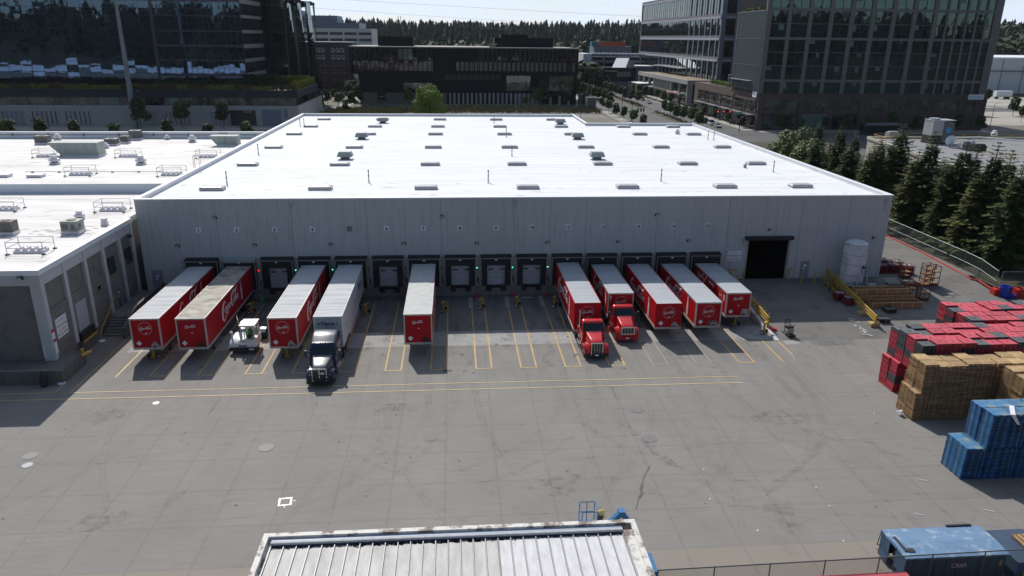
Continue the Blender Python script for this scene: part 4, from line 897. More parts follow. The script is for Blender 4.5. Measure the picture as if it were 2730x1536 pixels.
m = MB(); m.box(1.24, 1.27, 4.6, 11.6, .45, 1.13); m.add([(1.24, 4.6, .45), (1.24, 4.6, 1.13), (1.24, 3.6, 1.13), (1.27, 4.6, .45), (1.27, 4.6, 1.13), (1.27, 3.6, 1.13)], [(0, 1, 2), (3, 5, 4), (0, 2, 5, 3)]); m.build('side_skirt', MAT['trailer_white'], t5)
t7 = trailer(7, -16.6, 4.11, 'red trailer alone at dock seven with crinkled silver roof', roof='roof_wavy', front='small', logo_y=(-12., -6.1, -5., 2.75))
t11 = trailer(11, -14.22, 4.05, 'red trailer at dock eleven with rounded red corners behind the lower red truck', posts='red_panel', side='-x', logo_y=(-9.9, -3.0, -11.0, 2.7), tractor=True)
t12 = trailer(12, -10.76, 3.78, 'short red trailer at dock twelve behind the upper red truck', side='-x', logo_y=(-7.9, -2.2, -9.3, 2.6), tractor=True, axles=1)
t13 = trailer(13, -14.05, 3.78, 'red trailer at dock thirteen with rounded red corners and no truck', posts='red_panel', side='-x', logo_y=(-9.3, -3.0, -11.2, 2.5))
t14 = trailer(14, -13.87, 3.76, 'red trailer at dock fourteen with ribbed front and white posts', side='-x', logo_y=(-9.1, -3.0, -11.2, 2.5), ribs=True)
t15 = trailer(15, -11.18, 3.75, 'red trailer at dock fifteen, rightmost, with plain lettering on its front', side='-x', front='large')
put(LOGO_SMALL, t15, (-1.285, 8.2, 2.95), R(-90))
m = MB(); m.add([(-1.286, 6.2, 3.6), (-1.286, 6.45, 3.6), (-1.286, 7.3, 2.5), (-1.286, 7.05, 2.5)], [(0, 1, 2, 3)]); m.build('stripe', MAT['logo_white'], t15)
for s_, z_, y_, sz in (('Refreshing', 3.2, 4.75, .42), ('communities', 2.35, 4.2, .62), ('8', 2.95, .75, .9)):
    t = text_mesh(s_, sz, MAT['logo_white'], bold=.02); t.parent = t15; t.location = (-1.286, y_, z_); t.rotation_euler = (R(90), 0, R(-90))
e = T('roundel', None, None); e.parent = t15; e.location = (-1.286, 1.75, 2.95); e.rotation_euler = (0, 0, R(-90)); m = MB(); ring(m, .5, .035); m.build('ring', MAT['logo_pale'], e); put(LOGO_FRONT, e, (0, -.004, 0), sc_=.82)
m = MB(); m.box(.45, 1.05, -.02, 0, 1.55, 2.0); m.build('coupling_panel', MAT['galv'], t15)
m = MB(); m.box(.05, 1.0, -.03, 0, 1.45, 1.85); m.build('coupling_panel', MAT['galv_dark'], t14)
for b in BASES: bpy.data.objects.remove(b)

# yellow trailer support stands on two wheels
def jack_stand(loc, rz, lab, up=1.12):
    o = T('trailer_stand', lab, 'trailer stand', loc, rz, 'yellow wheeled trailer support stands')
    b = MB(); b.box(-.32, .32, -.14, .14, .05, .12); b.bar((-.2, 0, .12), (.05, 0, .5), .08); b.build('base', MAT['yellow'], o)
    b = MB(); b.cyl((0, 0, .1), (0, 0, up-.25), .10, 10); b.cyl((0, 0, up-.25), (0, 0, up-.04), .055, 8); b.build('column', MAT['yellow'], o, smooth=True)
    b = MB(); b.box(-.42, .42, -.13, .13, up-.05, up); b.bar((-.34, 0, up-.05), (-.08, 0, up-.32), .05); b.bar((.34, 0, up-.05), (.08, 0, up-.32), .05); b.build('top_plate', MAT['yellow'], o)
    b = MB(); b.path([(.0, -.1, .7), (.0, -.42, .95), (.12, -.42, 1.)], .02, 5); b.path([(0, -.1, .55), (0, -.45, .75)], .02, 5); b.build('handle', MAT['yellow'], o)
    for s_ in (-1, 1):
        w_ = make_wheel(.2, .1).build('wheel', MAT['tyre'], o, smooth=True); w_.location = (s_*.40, -.06, .2)
        b = MB(); b.lathe([(.12, s_*.052), (.10, s_*.058), (.03, s_*.062)] if s_ > 0 else [(.12, -.052), (.10, -.058), (.03, -.062)], 12, axis='X'); b.build('rim', MAT['rim_white'], w_)
    return o
jack_stand((dockx(1)+.1, -15.9, 0), 0, 'yellow stand under the nose of the trailer at dock one'); jack_stand((dockx(4)+.05, -16.3, 0), 0, 'yellow stand under the nose of the trailer at dock four'); jack_stand((dockx(15)+.1, -10.6, 0), 0, 'yellow stand under the nose of the trailer at dock fifteen')
for x, y, lab in ((-22.3, -4.6, 'yellow wheeled stand parked at empty dock three beside the filthy roofed trailer'), (-10.1, -5.5, 'yellow wheeled stand parked right of the white trailer'), (-1.9, -5.1, 'yellow wheeled stand parked right of the crinkled roof trailer'),
        (2.2, -4.4, 'yellow wheeled stand parked between docks eight and nine'), (6.2, -3.8, 'yellow wheeled stand parked between docks nine and ten'), (10.3, -4.1, 'yellow wheeled stand parked at the left of dock eleven trailer')):
    jack_stand((x, y, 0), R(60), lab, 1.15)
jack_stand((30.5, -13.0, 0), R(35), 'yellow wheeled stand leaning at the end of the dock fifteen railing', 1.25)
# grooved ramp plates and cones
for i, (x, y) in enumerate(((-5.8, -2.6), (1.1, -2.5), (5.2, -2.4), (9.1, -2.3))):
    m = MB(); m.box(-.24, .24, -1.75, 1.75, 0, .03, 0)
    for k in range(14): m.box(-.22, .22, -1.65+k*.25, -1.6+k*.25, .03, .045, 0)
    o = m.build('guide_plate', MAT['galv']); o.location = (x, y, .012)
    tag(o, 'ribbed steel plate on the ground at '+('dock seven, left of the crinkled roof trailer', 'the left part of dock eight', 'the left part of dock nine', 'the left part of dock ten')[i], 'steel plate', 'ribbed steel guide plates')
def cone(x, y, mat, lab):
    m = MB(); m.box(-.2, .2, -.2, .2, 0, .05); m.lathe([(.15, .05), (.03, .7), (.02, .72)], 12); o = m.build('traffic_cone', mat, smooth=True); o.location = (x, y, 0); tag(o, lab, 'cone', 'cones at the dock walls')
cone(-22.2, -.35, MAT['cone_green'], 'lime green cone at the foot of dock three')
for x, w_ in ((-6.3, 'six'), (1.95, 'eight'), (5.9, 'nine'), (9.9, 'ten')): cone(x, -.45, MAT['cone_red'], 'red cone on the ground by the right side of dock '+w_)
m = MB(); m.box(7.0, 8.2, -1.1, -1.0, 0.01, .05); tag(m.build('wheel_strip', MAT['sign_white']), 'pale strip lying on the ground under dock ten', 'strip')

# ---------------------------------------------------------------- trucks
def arc_fender(o, x0, x1, yc, zc, r0, r1, a0, a1, mat, name='fender', n=10):
    m = MB(); secs = []
    for i in range(n+1):
        a = R(a0+(a1-a0)*i/n); c, s_ = math.cos(a), math.sin(a)
        secs.append([Vector((x0, yc+r0*c, zc+r0*s_)), Vector((x1, yc+r0*c, zc+r0*s_)), Vector((x1, yc+r1*c*.98, zc+r1*s_*.97)), Vector((x0+(x1-x0)*.5, yc+r1*c*1.02, zc+r1*s_*1.03)), Vector((x0, yc+r1*c, zc+r1*s_))])
    m.loft(secs); return m.build(name, mat, o, smooth=True)
def quadp(o, name, pts, mat, parent=None): m = MB(); m.add(pts, [tuple(range(len(pts)))]); return m.build(name, mat, parent or o)
def road_truck(loc, lab, paint, sleeper=False, black_bumper=True, wide_grille=False, stack=True, mir=None, rz=0.):
    P_ = MAT[paint]; o = T('truck_tractor', lab, 'truck', loc, rz, 'trucks coupled to trailers')
    RZ = 2.9 if not sleeper else 3.0; gw = 1.15 if wide_grille else .98; gz0, gz1 = (.95, 1.55) if wide_grille else (.62, 1.62)
    if sleeper: gw, gz0, gz1 = 1.12, .62, 1.6
    # hood
    m = MB(); hs = []
    for y, w_, z0, z1 in ((.14, gw+.14, .55, gz1+.05), (.3, gw+.28, .55, gz1+.16), (.8, gw+.42, .6, gz1+.26), (1.5, 1.66 if not sleeper else 1.86, .7, 1.98), (2.05, 1.86 if not sleeper else 2.1, .8, 2.12)):
        hs.append(rrect(0, y, (z0+z1)/2, w_, z1-z0, .16, 3, top=w_*.86))
    m.loft(hs); hood = m.build('hood', P_, o, smooth=True)
    # cab
    m = MB(); cs = []
    yb = 3.55 if not sleeper else 4.75
    kw = 1.07 if not sleeper else 1.13; sec = [(2.0, 1.98, .75, 1.98, .12, 1.96), (2.12, 2.02, .75, 2.05, .12, 1.98), (2.42, 2.06, .75, 2.62, .16, 1.96), (2.62, 2.06, .75, RZ-.04, .2, 1.90), (2.95, 2.06, .75, RZ+.04, .2, 1.90)]
    if sleeper: sec += [(3.4, 2.18, .75, 3.30, .26, 1.96), (4.1, 2.2, .75, 3.42, .26, 2.0), (yb, 2.2, .75, 3.36, .22, 2.02)]
    else: sec += [(3.3, 2.06, .75, RZ, .2, 1.84), (yb, 2.04, .75, RZ-.1, .2, 1.84)]
    for y, w_, z0, z1, r_, tp in sec: cs.append(rrect(0, y, (z0+z1)/2, w_*kw, z1-z0, r_, 3, top=tp*kw))
    m.loft(cs); cab = m.build('cab', P_, o, smooth=True)
    # windshield, proud of the raked cab front
    def yz(t): return (2.10+.46*t, 2.10+.62*t)
    (ya, za), (yb2, zb2) = yz(.0), yz(1.); pts = []
    m = MB(); W0, W1 = .93*kw, .86*kw; seg = 6; vs = []
    for j in (0, 1, 2):
        t = j/2; yy, zz = yz(t); ww = W0+(W1-W0)*t
        for i in range(seg+1):
            u = -1+2*i/seg; vs.append((ww*u, yy-.09-.07*(1-u*u)+.02, zz+.0))
    m.add(vs, [(j*(seg+1)+i, j*(seg+1)+i+1, (j+1)*(seg+1)+i+1, (j+1)*(seg+1)+i) for j in (0, 1) for i in range(seg)])
    m.build('windshield', MAT['truck_glass'], cab, smooth=True)
    for s_ in (-1, 1):
        x = s_*1.035*kw; quadp(o, 'side_window', [(x, 2.45, 2.05), (x, 3.3, 2.05), (x*.975, 3.25, 2.62), (x*.972, 2.7, 2.62)], MAT['truck_glass'], cab)
        arc_fender(o, s_*.62, s_*1.16, 1.12, .50, .62, .80, 195, -12, P_)
        # nose of the fender running to the headlamp
        m = MB(); m.loft([[Vector((s_*x_, y, z)) for x_, z in ((.55, .62), (1.13, .62), (1.10, zt_), (.60, zt_+.1))] for y, zt_ in ((.16, .90), (.35, 1.12), (.6, 1.25))]); m.build('fender_nose', P_, o, smooth=True)
        quadp(o, 'headlight', [(s_*.64, .15, .80), (s_*1.10, .19, .72), (s_*1.12, .33, .98), (s_*.80, .22, 1.08)][::s_], MAT['lamp'])
        wheel(o, s_*.98, 1.12, .5, .3, side=s_, rim='chrome' if not sleeper else 'rim')
        for k in range(2): wheel(o, s_*.93, (5.35 if not sleeper else 6.3)+k*1.3-(1.0 if sleeper and k else 0)*0, side=s_, dual=True, rim='rim')
        m = MB(); m.cyl((s_*.98, 2.35, .62), (s_*.98, 3.7, .62), .30, 14); m.build('fuel_tank', MAT['chrome'] if not sleeper else MAT['steel'], o, smooth=True)
        m = MB(); m.box(min(s_*.85, s_*1.2), max(s_*.85, s_*1.2), 2.1, 2.75, .45, .5); m.box(min(s_*.9, s_*1.22), max(s_*.9, s_*1.22), 2.2, 2.7, .82, .86); m.build('step', MAT['steel'], o)
        # mirrors
        mc = mir or paint; m = MB(); m.box(min(s_*1.36, s_*1.54), max(s_*1.36, s_*1.54), 2.12, 2.32, 1.8, 2.45, 0); m.bar((s_*1.0, 2.4, 2.3), (s_*1.4, 2.25, 2.3), .035, None, 1); m.bar((s_*1.0, 2.35, 1.95), (s_*1.4, 2.25, 1.95), .035, None, 1)
        m.build('mirror', [MAT[mc], MAT['chassis']], o)
    # grille
    m = MB(); m.box(-gw/2, gw/2, .06, .14, gz0, gz1); g = m.build('grille', MAT['grille'], o)
    m = MB(); t_ = .06
    m.box(-gw/2-t_, -gw/2, .03, .14, gz0-t_, gz1+t_); m.box(gw/2, gw/2+t_, .03, .14, gz0-t_, gz1+t_); m.box(-gw/2, gw/2, .03, .14, gz1, gz1+t_*1.5); m.box(-gw/2, gw/2, .03, .14, gz0-t_, gz0)
    if not sleeper:
        for k in (1, 2, 3): m.box(-gw/2+gw*k/4-.012, -gw/2+gw*k/4+.012, .04, .07, gz0, gz1)
    else: m.box(-.035, .035, .03, .07, gz0+.25, gz1)
    m.build('grille_surround', MAT['chrome'], g)
    if sleeper: m = MB(); m.box(.12, .42, .03, .06, 1.18, 1.34); m.build('licence_plate', MAT['sign_white'], o)
    m = MB()
    for i in range(7): m.box(-gw/2+.03, gw/2-.03, .05, .06, gz0+.06+i*(gz1-gz0)/7.5, gz0+.075+i*(gz1-gz0)/7.5)
    m.build('grille_bar', MAT['galv_dark'], g)
    # bumper
    m = MB(); bw = 2.3; secs = []
    for u in (-1, -.85, -.4, .4, .85, 1):
        yy = .02+.22*abs(u)**4; secs.append([Vector((u*bw/2, yy, .30)), Vector((u*bw/2, yy+.3, .30)), Vector((u*bw/2, yy+.3, .66)), Vector((u*bw/2, yy, .62))])
    m.loft(secs); m.build('bumper', MAT['signal'] if black_bumper else P_, o, smooth=False)
    if not sleeper: m = MB(); m.box(-.17, .17, -.005, .02, .42, .57); m.build('licence_plate', MAT['sign_white'], o)
    if sleeper:
        m = MB(); m.path([(-.95, -.12, .35), (-.95, -.16, .62), (-.6, -.2, .95), (.6, -.2, .95), (.95, -.16, .62), (.95, -.12, .35)], .035, 6); m.path([(-1.1, -.1, .42), (1.1, -.1, .42)], .035, 6); m.path([(-.9, -.15, .65), (.9, -.15, .65)], .03, 6); m.build('brush_guard', MAT['signal'], o)
    if stack:
        m = MB(); m.cyl((-1.06, 3.72, .7), (-1.06, 3.72, 2.1), .11, 10); m.cyl((-1.06, 3.72, 2.1), (-1.06, 3.72, 3.3), .065, 8); m.cyl((-1.06, 3.72, 3.3), (-1.06, 3.84, 3.55), .065, 8); m.build('exhaust_stack', MAT['chrome'], o, smooth=True)
        m = MB(); m.box(-1.15, -.9, 2.1, 2.5, .75, .78); m.cyl((-1.15, 2.2, .78), (-1.15, 2.2, 1.15), .14, 10); m.build('air_cleaner', MAT['chrome'], o, smooth=True)
    m = MB()
    for x in ((-.8, -.22, 0, .22, .8) if not sleeper else (-.75, -.2, 0, .2, .75)): m.lathe([(.045, 0), (.04, .04), (.01, .05)], 8, (x, 2.66, RZ-.02))
    m.build('marker_light', MAT['amber'] if not sleeper else MAT['lamp'], cab)
    fy = 7.2 if not sleeper else 8.2
    m = MB(); m.box(-.48, -.38, 3.0, fy, .62, .86); m.box(.38, .48, 3.0, fy, .62, .86); m.box(-.45, .45, (5.4 if not sleeper else 6.4), (6.5 if not sleeper else 7.5), .95, 1.05); m.box(-.4, .4, yb, yb+.5, .86, 1.0)
    for k in range(2): m.cyl((-.9, (5.35 if not sleeper else 6.3)+k*1.3, .5), (.9, (5.35 if not sleeper else 6.3)+k*1.3, .5), .08, 8)
    m.build('chassis', MAT['chassis'], o)
    return o
road_truck((12.35, -18.55, 0), 'red day cab truck with tall grille and black bumper at dock eleven', 'red_cab')
road_truck((16.1, -14.7, 0), 'red day cab truck with wide low grille and red bumper at dock twelve', 'red_cab', black_bumper=False, wide_grille=True, mir='signal')
road_truck((dockx(5)+0.05, -22.75, 0), 'navy blue sleeper truck with brush guard at dock five', 'navy', sleeper=True, stack=False)
# white yard tractor with its offset cab and a driver
yt = T('yard_tractor', 'white yard tractor with one-man cab parked at dock three', 'yard tractor', (-20.3, -15.35, 0))
m = MB(); m.loft([rrect(0, y, (z0+z1)/2, 2.45, z1-z0, .1, 2) for y, z0, z1 in ((.05, .62, .98), (.25, .62, 1.18), (.75, .62, 1.32))]+[rrect(0, 2.1, 1.0, 2.4, .7, .1, 2)]); m.build('hood', MAT['white_paint'], yt, smooth=True)
m = MB(); c_ = .45      # open box cab: lower shell, corner pillars, roof
m.add([(c_-.65, .18, .75), (c_+.65, .18, .75), (c_+.65, 1.95, .75), (c_-.65, 1.95, .75), (c_-.64, .2, 1.34), (c_+.64, .2, 1.34), (c_+.65, 1.95, 1.34), (c_-.65, 1.95, 1.34)], [(0, 3, 2, 1), (0, 1, 5, 4), (1, 2, 6, 5), (2, 3, 7, 6), (3, 0, 4, 7)])
for sx in (-1, 1):
    m.bar((c_+sx*.61, .22, 1.3), (c_+sx*.60, .42, 2.62), .09, .09); m.bar((c_+sx*.61, 1.9, 1.3), (c_+sx*.60, 1.9, 2.62), .1, .1); m.bar((c_+sx*.61, 1.35, 1.3), (c_+sx*.60, 1.35, 2.62), .06, .08)
m.box(c_-.6, c_+.6, 1.88, 1.92, 1.34, 1.9); m.box(c_-.65, c_+.65, .36, 1.95, 2.5, 2.62); cab = m.build('cab', MAT['white_paint'], yt)
m = MB(); m.box(c_-.25, c_+.25, 1.1, 1.6, .78, 1.15); m.box(c_-.25, c_+.25, 1.55, 1.68, 1.15, 1.85); m.cyl((c_, .72, 1.45), (c_, .66, 1.5), .2, 12); m.build('seat', MAT['signal'], cab)
m = MB(); m.box(c_-.72, c_+.72, .28, 2.05, 2.62, 2.70); m.box(c_-.78, c_-.6, .9, 1.6, 2.6, 2.72); m.build('cab_roof', MAT['white_paint'], cab)
cg, cnt_, cb_ = newmat('cab_glass'); cb_.inputs['Base Color'].default_value = (.01, .015, .015, 1); cb_.inputs['Roughness'].default_value = .03
ctr = N(cnt_, 'ShaderNodeBsdfTransparent'); ctr.inputs[0].default_value = (.75, .85, .82, 1); cms = N(cnt_, 'ShaderNodeMixShader'); cms.inputs[0].default_value = .3; L(cnt_, ctr.outputs[0], cms.inputs[1]); L(cnt_, cb_.outputs[0], cms.inputs[2]); L(cnt_, cms.outputs[0], cnt_.nodes['Material Output'].inputs[0]); MAT['cabglass'] = cg
quadp(yt, 'windshield', [(c_-.56, .17, 1.34), (c_+.56, .17, 1.34), (c_+.54, .36, 2.46), (c_-.54, .36, 2.46)], MAT['cabglass'], cab)
quadp(yt, 'side_window', [(c_+.665, .5, 1.5), (c_+.665, 1.3, 1.5), (c_+.665, 1.25, 2.4), (c_+.665, .6, 2.4)], MAT['cabglass'], cab)
m = MB(); [m.box(c_-.95+i*.07, c_-.92+i*.07, .02, .06, 1.02, 1.16) for i in range(0)]; 
for i in range(9):
    if i != 4: m.box(-.42+i*.075, -.39+i*.075, .15, .2, 1.04, 1.22)
for i in range(8): m.box(-.40+i*.10, -.34+i*.10, .03, .06, .68, .86)
m.build('vent_slot', MAT['signal'], yt)
m = MB(); m.box(-1.27, 1.22, -.06, .3, .30, .64); m.build('bumper', MAT['signal'], yt)
m = MB(); m.box(-1.05, -.7, -.0, .05, .70, .82); m.box(.72, .98, .0, .05, .70, .82); m.box(.55, 1.0, -.075, -.06, .40, .55); m.build('headlight', MAT['lamp'], yt)
m = MB(); m.cyl((-1.05, .55, .95), (-1.05, .6, 1.9), .10, 10); m.cyl((-1.05, .6, 1.9), (-1.12, .55, 2.0), .12, 10); m.build('air_intake', MAT['white_paint'], yt, smooth=True)
m = MB(); m.cyl((-.55, 1.5, 1.0), (-.55, 1.5, 2.15), .13, 10, 0); m.cyl((-.62, 1.5, 2.15), (-.72, 1.5, 3.3), .05, 8, 1); m.box(-.78, -.70, .55, .75, 1.15, 1.3, 0); m.build('exhaust_stack', [MAT['signal'], MAT['chrome']], yt, smooth=True)
m = MB(); m.box(-.9, -.62, .55, .9, .98, 1.16); m.build('red_fitting', MAT['ink_red'], yt)
m = MB(); m.box(-.48, -.36, 1.8, 4.6, .6, .85); m.box(.36, .48, 1.8, 4.6, .6, .85); m.box(-.5, .5, 3.3, 4.3, .95, 1.05); m.box(-.3, .7, 2.0, 2.5, .85, 1.25); m.build('chassis', MAT['chassis'], yt)
arc_fender(yt, .75, 1.3, 3.75, .5, .62, .66, 150, 20, MAT['steel'], 'mudguard'); arc_fender(yt, -1.3, -.75, 3.75, .5, .62, .66, 150, 20, MAT['steel'], 'mudguard')
for s_ in (-1, 1): wheel(yt, s_*1.02, .78, .5, .3, side=s_, rim='rim_white'); wheel(yt, s_*1.0, 3.75, .5, side=s_, dual=True, rim='rim')

# ---------------------------------------------------------------- dock fifteen railing, pallet truck, tank, rails and the goods by the ramp
def slope_rail(x, ya, yb, hz, lab, posts, rails=(.55, .85, 1.15), r=.06, blocks=None, w=.14):
    o = T('guard_rail', lab, 'guard rail', (0, 0, 0))
    for y in posts:
        b = MB(); b.box(x-.08, x+.08, y-.08, y+.08, hz(y), hz(y)+rails[-1]+.1); b.build('post', MAT['yellow'], o)
    for h in rails:
        b = MB(); b.bar((x, ya, hz(ya)+h), (x, yb, hz(yb)+h), w, .1); b.build('rail', MAT['yellow'], o)
    return o
gr = slope_rail(31.15, -.6, -12.4, lambda y: hramp(y)+.04, 'yellow steel railing on the ramp wall right of dock fifteen', (-1.0, -3.8, -6.6, -9.4, -12.2))
m = MB()
for k in range(15): y = -11.6+k*.68; m.path([(31.15, y, hramp(y)+1.15), (31.55, y, hramp(y)+1.32), (31.6, y, hramp(y)+1.2)], .02, 5)
m.build('hook', MAT['yellow'], gr)
m = MB(); m.box(30.9, 31.9, -1.2, -1.05, 2.95, 3.1); m.cyl((31.2, -1.1, 1.6), (31.2, -1.1, 2.95), .05, 6); m.box(31.35, 31.6, -2.6, -2.2, 2.6, 2.75); m.build('top_bracket', MAT['yellow'], gr)
m = MB(); m.box(31.3, 31.9, -12.9, -12.3, .12, .42); tag(m.build('red_toolbox', MAT['crate_red']), 'small red toolbox at the foot of the yellow railing end', 'toolbox')
g2 = T('guard_rail', 'long yellow guard rail on concrete feet in front of the tank', 'guard rail')
ga, gb = Vector((43.3, .0, 1.55)), Vector((42.5, -12.4, hramp(-12.4)))
for t_ in (0, .25, .5, .75, 1):
    p = ga.lerp(gb, t_); b = MB(); b.box(p.x-.09, p.x+.09, p.y-.09, p.y+.09, p.z, p.z+1.25); b.build('post', MAT['yellow'], g2)
for h in (.62, .9, 1.18): b = MB(); b.bar(ga+Vector((0, 0, h)), gb+Vector((0, 0, h)), .14, .09); b.build('rail', MAT['yellow'], g2)
for t_ in (.04, .78, .98):
    p = ga.lerp(gb, t_); b = MB(); b.loft([[Vector((p.x+sx*w_, p.y+sy*w_*.8, p.z+z)) for sx, sy in ((-1, -1), (1, -1), (1, 1), (-1, 1))] for w_, z in ((.5, -.02), (.5, .3), (.42, .36))]); b.build('footing', M('foot%d' % int(t_*10), (.36, .30, .15), .8), g2)
bl = None
for x, y, lab in ((33.05, -.45, 'yellow bollard at the left side of the drive-in door'), (38.45, -.45, 'yellow bollard at the right side of the drive-in door'), (39.6, -1.4, 'yellow bollard in front of the small grey door'), (41.2, -1.4, 'yellow bollard right of the small grey door')):
    m = MB(); z = hramp(y)-.03; m.cyl((x, y, z), (x, y, z+1.3), .085, 12); m.lathe([(.085, 0), (.06, .05), (.01, .07)], 12, (x, y, z+1.3)); tag(m.build('bollard', MAT['yellow'], smooth=True), lab, 'bollard', 'yellow bollards by the drive-in door')
# rider pallet truck
pt = T('pallet_truck', 'black and cream ride-on pallet truck on the ramp right of dock fifteen', 'pallet truck', (32.75, -14.0, .12), R(8))
m = MB(); m.box(-.38, .38, -.45, .25, .05, .2); m.build('platform', MAT['signal'], pt)
m = MB(); m.loft([rrect(.05, y, .5, .72, .55, .12, 2) for y in (.0, .5)]); m.build('motor_cover', MAT['cream'], pt, smooth=True)
m = MB(); m.box(-.3, .38, .05, .5, .75, .95); m.build('battery', MAT['signal'], pt)
m = MB(); m.path([(-.3, .55, .2), (-.3, .6, 1.55), (.3, .6, 1.55), (.3, .55, .2)], .03, 6); [m.path([(-.3+i*.1, .58, 1.0), (-.3+i*.1, .6, 1.55)], .014, 4) for i in range(1, 6)]; m.path([(.2, .05, .95), (.3, -.15, 1.15), (.45, -.15, 1.15)], .03, 6); m.build('load_guard', MAT['signal'], pt)
m = MB(); m.box(-.32, -.12, .6, 2.0, .03, .1); m.box(.12, .32, .6, 2.0, .03, .1); m.build('fork', MAT['signal'], pt)
# tank
tk = T('storage_tank', 'tall white cylindrical tank against the warehouse wall', 'tank', (45.1, -2.2, 1.25))
m = MB(); m.lathe([(1.28, .3), (1.28, 5.05), (1.2, 5.18), (.9, 5.38), (.4, 5.5), (.02, 5.52)], 32); m.build('shell', MAT['tank_white'], tk, smooth=True)
m = MB(); [m.lathe([(1.285, z), (1.30, z+.02), (1.285, z+.04)], 32) for z in (1.5, 2.8, 3.9, 5.03)]; m.build('band', MAT['galv_dark'], tk)
m = MB(); [m.box(a*.9-.1, a*.9+.1, b*.8-.1, b*.8+.1, 0, .3) for a in (-1, 1) for b in (-1, 1)]; m.build('leg', MAT['galv_dark'], tk)
m = MB(); m.cyl((.5, -1.3, 2.6), (.5, -1.42, 2.6), .16, 8); m.path([(.3, -1.32, 2.4), (.3, -1.5, 2.4), (.3, -1.5, 1.9), (.7, -1.5, 1.9), (.7, -1.5, 2.9)], .035, 5); m.path([(-.2, -1.35, .2), (-.2, -1.35, .9), (-.5, -1.35, .9)], .03, 5); m.path([(.3, -1.35, .2), (.3, -1.35, .8), (.6, -1.35, .9)], .03, 5); m.build('valve', MAT['signal'], tk)
m = MB(); m.path([(1.35, -.6, 1.5), (1.5, -.7, 1.5), (1.5, -.8, .5), (1.9, -.9, .3)], .09, 8); m.build('insulated_pipe', MAT['tank_white'], tk, smooth=True)
tf = T('tank_fence', 'low chain link fence around the white tank with a white sign', 'fence', (0, 0, 0)); m = MB(); zf0 = 1.05
pts = [(43.6, -4.1), (47.2, -4.1), (47.2, -.3)]
for (xa, ya), (xb, yb_) in zip(pts[:-1], pts[1:]):
    for h in (.05, 1.1): m.path([(xa, ya, zf0+h), (xb, yb_, zf0+h)], .03, 5)
    for i in range(5): u = i/4; m.cyl((xa+(xb-xa)*u, ya+(yb_-ya)*u, zf0-.1), (xa+(xb-xa)*u, ya+(yb_-ya)*u, zf0+1.15), .03, 5)
m.build('frame', MAT['galv_dark'], tf)
m = MB(); m.box(46.2, 47.1, -4.16, -4.13, zf0+.55, zf0+1.1); sg = m.build('sign', MAT['sign_white'], tf)
for s_, z_ in (('AUTHORIZED PERSONNEL', .9), ('ONLY', .72)): t = text_mesh(s_, .085, MAT['ink_blue'], bold=.002); t.location = (46.65, -4.165, zf0+z_); t.rotation_euler = (R(90), 0, 0); t.parent = sg
# long wooden crates
def long_crate(x0, x1, y0, y1, z, h, lab, mat='ply', lid=False):
    o = T('wooden_crate', lab, 'crate', (x0, y0, z), 0, 'long wooden crates by the tank'); X, Y, t_ = x1-x0, y1-y0, .05
    b = MB(); b.box(0, X, 0, t_, 0, h); b.box(0, X, Y-t_, Y, 0, h); b.box(0, t_, t_, Y-t_, 0, h); b.box(X-t_, X, t_, Y-t_, 0, h); b.box(t_, X-t_, t_, Y-t_, 0, .06); b.build('side', MAT[mat], o)
    b = MB()
    for k in range(6): u = .02+k*(X-.14)/5; b.box(u, u+.1, -.035, 0, 0, h)
    b.box(.0, X, -.03, -.002, h-.12, h-.02) if False else None
    for ya_, yb_ in ((-.03, t_+.02), (Y-t_-.02, Y+.03)): b.box(0, X, ya_, yb_, h, h+.035)
    b.build('batten', MAT['ply_light'], o)
zz_ = hramp(-8)
long_crate(44.4, 50.2, -8.3, -7.1, hramp(-8.3), .62, 'lowest and nearest long wooden crate, open and empty inside'); long_crate(43.6, 50.0, -7.0, -5.8, hramp(-7), .85, 'middle long wooden crate with an upper crate resting on it'); long_crate(43.3, 49.3, -6.7, -5.7, hramp(-7)+.89, .62, 'topmost long wooden crate with a pale open top')
def black_pallet(x, y, z, rz, lab):
    m = MB(); m.box(-.6, .6, -.5, .5, .28, .36); [m.box(a-.1, a+.1, b-.1, b+.1, 0, .28) for a in (-.45, 0, .45) for b in (-.35, .35)]; m.box(-.6, .6, -.5, -.44, .36, .42); m.box(-.6, .6, .44, .5, .36, .42); o = m.build('plastic_pallet', MAT['blackp']); o.location = (x, y, z); o.rotation_euler = (0, 0, rz); tag(o, lab, 'pallet')
p = atz(2030+1135/3.263, 600+760/3.263, .7); black_pallet(p.x, p.y+.5, hramp(p.y+.5), .1, 'black plastic pallet in front of the long wooden crates')
p = atz(2030+1070/3.263, 600+845/3.263, .4); black_pallet(p.x, p.y+.3, hramp(p.y+.3), -.1, 'low black and red pallet behind the near end of the yellow guard rail')
# carts, cages and cylinders
def cyl_pack(loc, nx, ny, lab, hh=1.0, rz=0):
    o = T('cylinder_rack', lab, 'cylinder rack', loc, rz, 'racks of red gas cylinders beside the warehouse corner'); s_ = .30; X, Y = nx*s_, ny*s_
    b = MB(); b.box(-.04, X+.04, -.04, Y+.04, 0, .1)
    for sx in (0, X):
        for sy in (0, Y): b.cyl((sx, sy, 0), (sx, sy, hh+.1), .025, 5)
    for h in (.5, hh): b.path([(0, 0, h), (X, 0, h), (X, Y, h), (0, Y, h), (0, 0, h)], .02, 4)
    b.build('rack_frame', MAT['cartred'], o)
    for i in range(nx):
        for j in range(ny):
            c = cylp.copy(); col.objects.link(c); c.location = Vector(loc)+Matrix.Rotation(rz, 3, 'Z') @ Vector(((i+.5)*s_, (j+.5)*s_, .1)); c.scale = (1, 1, hh)
            c['label'] = 'red gas cylinder in the '+lab
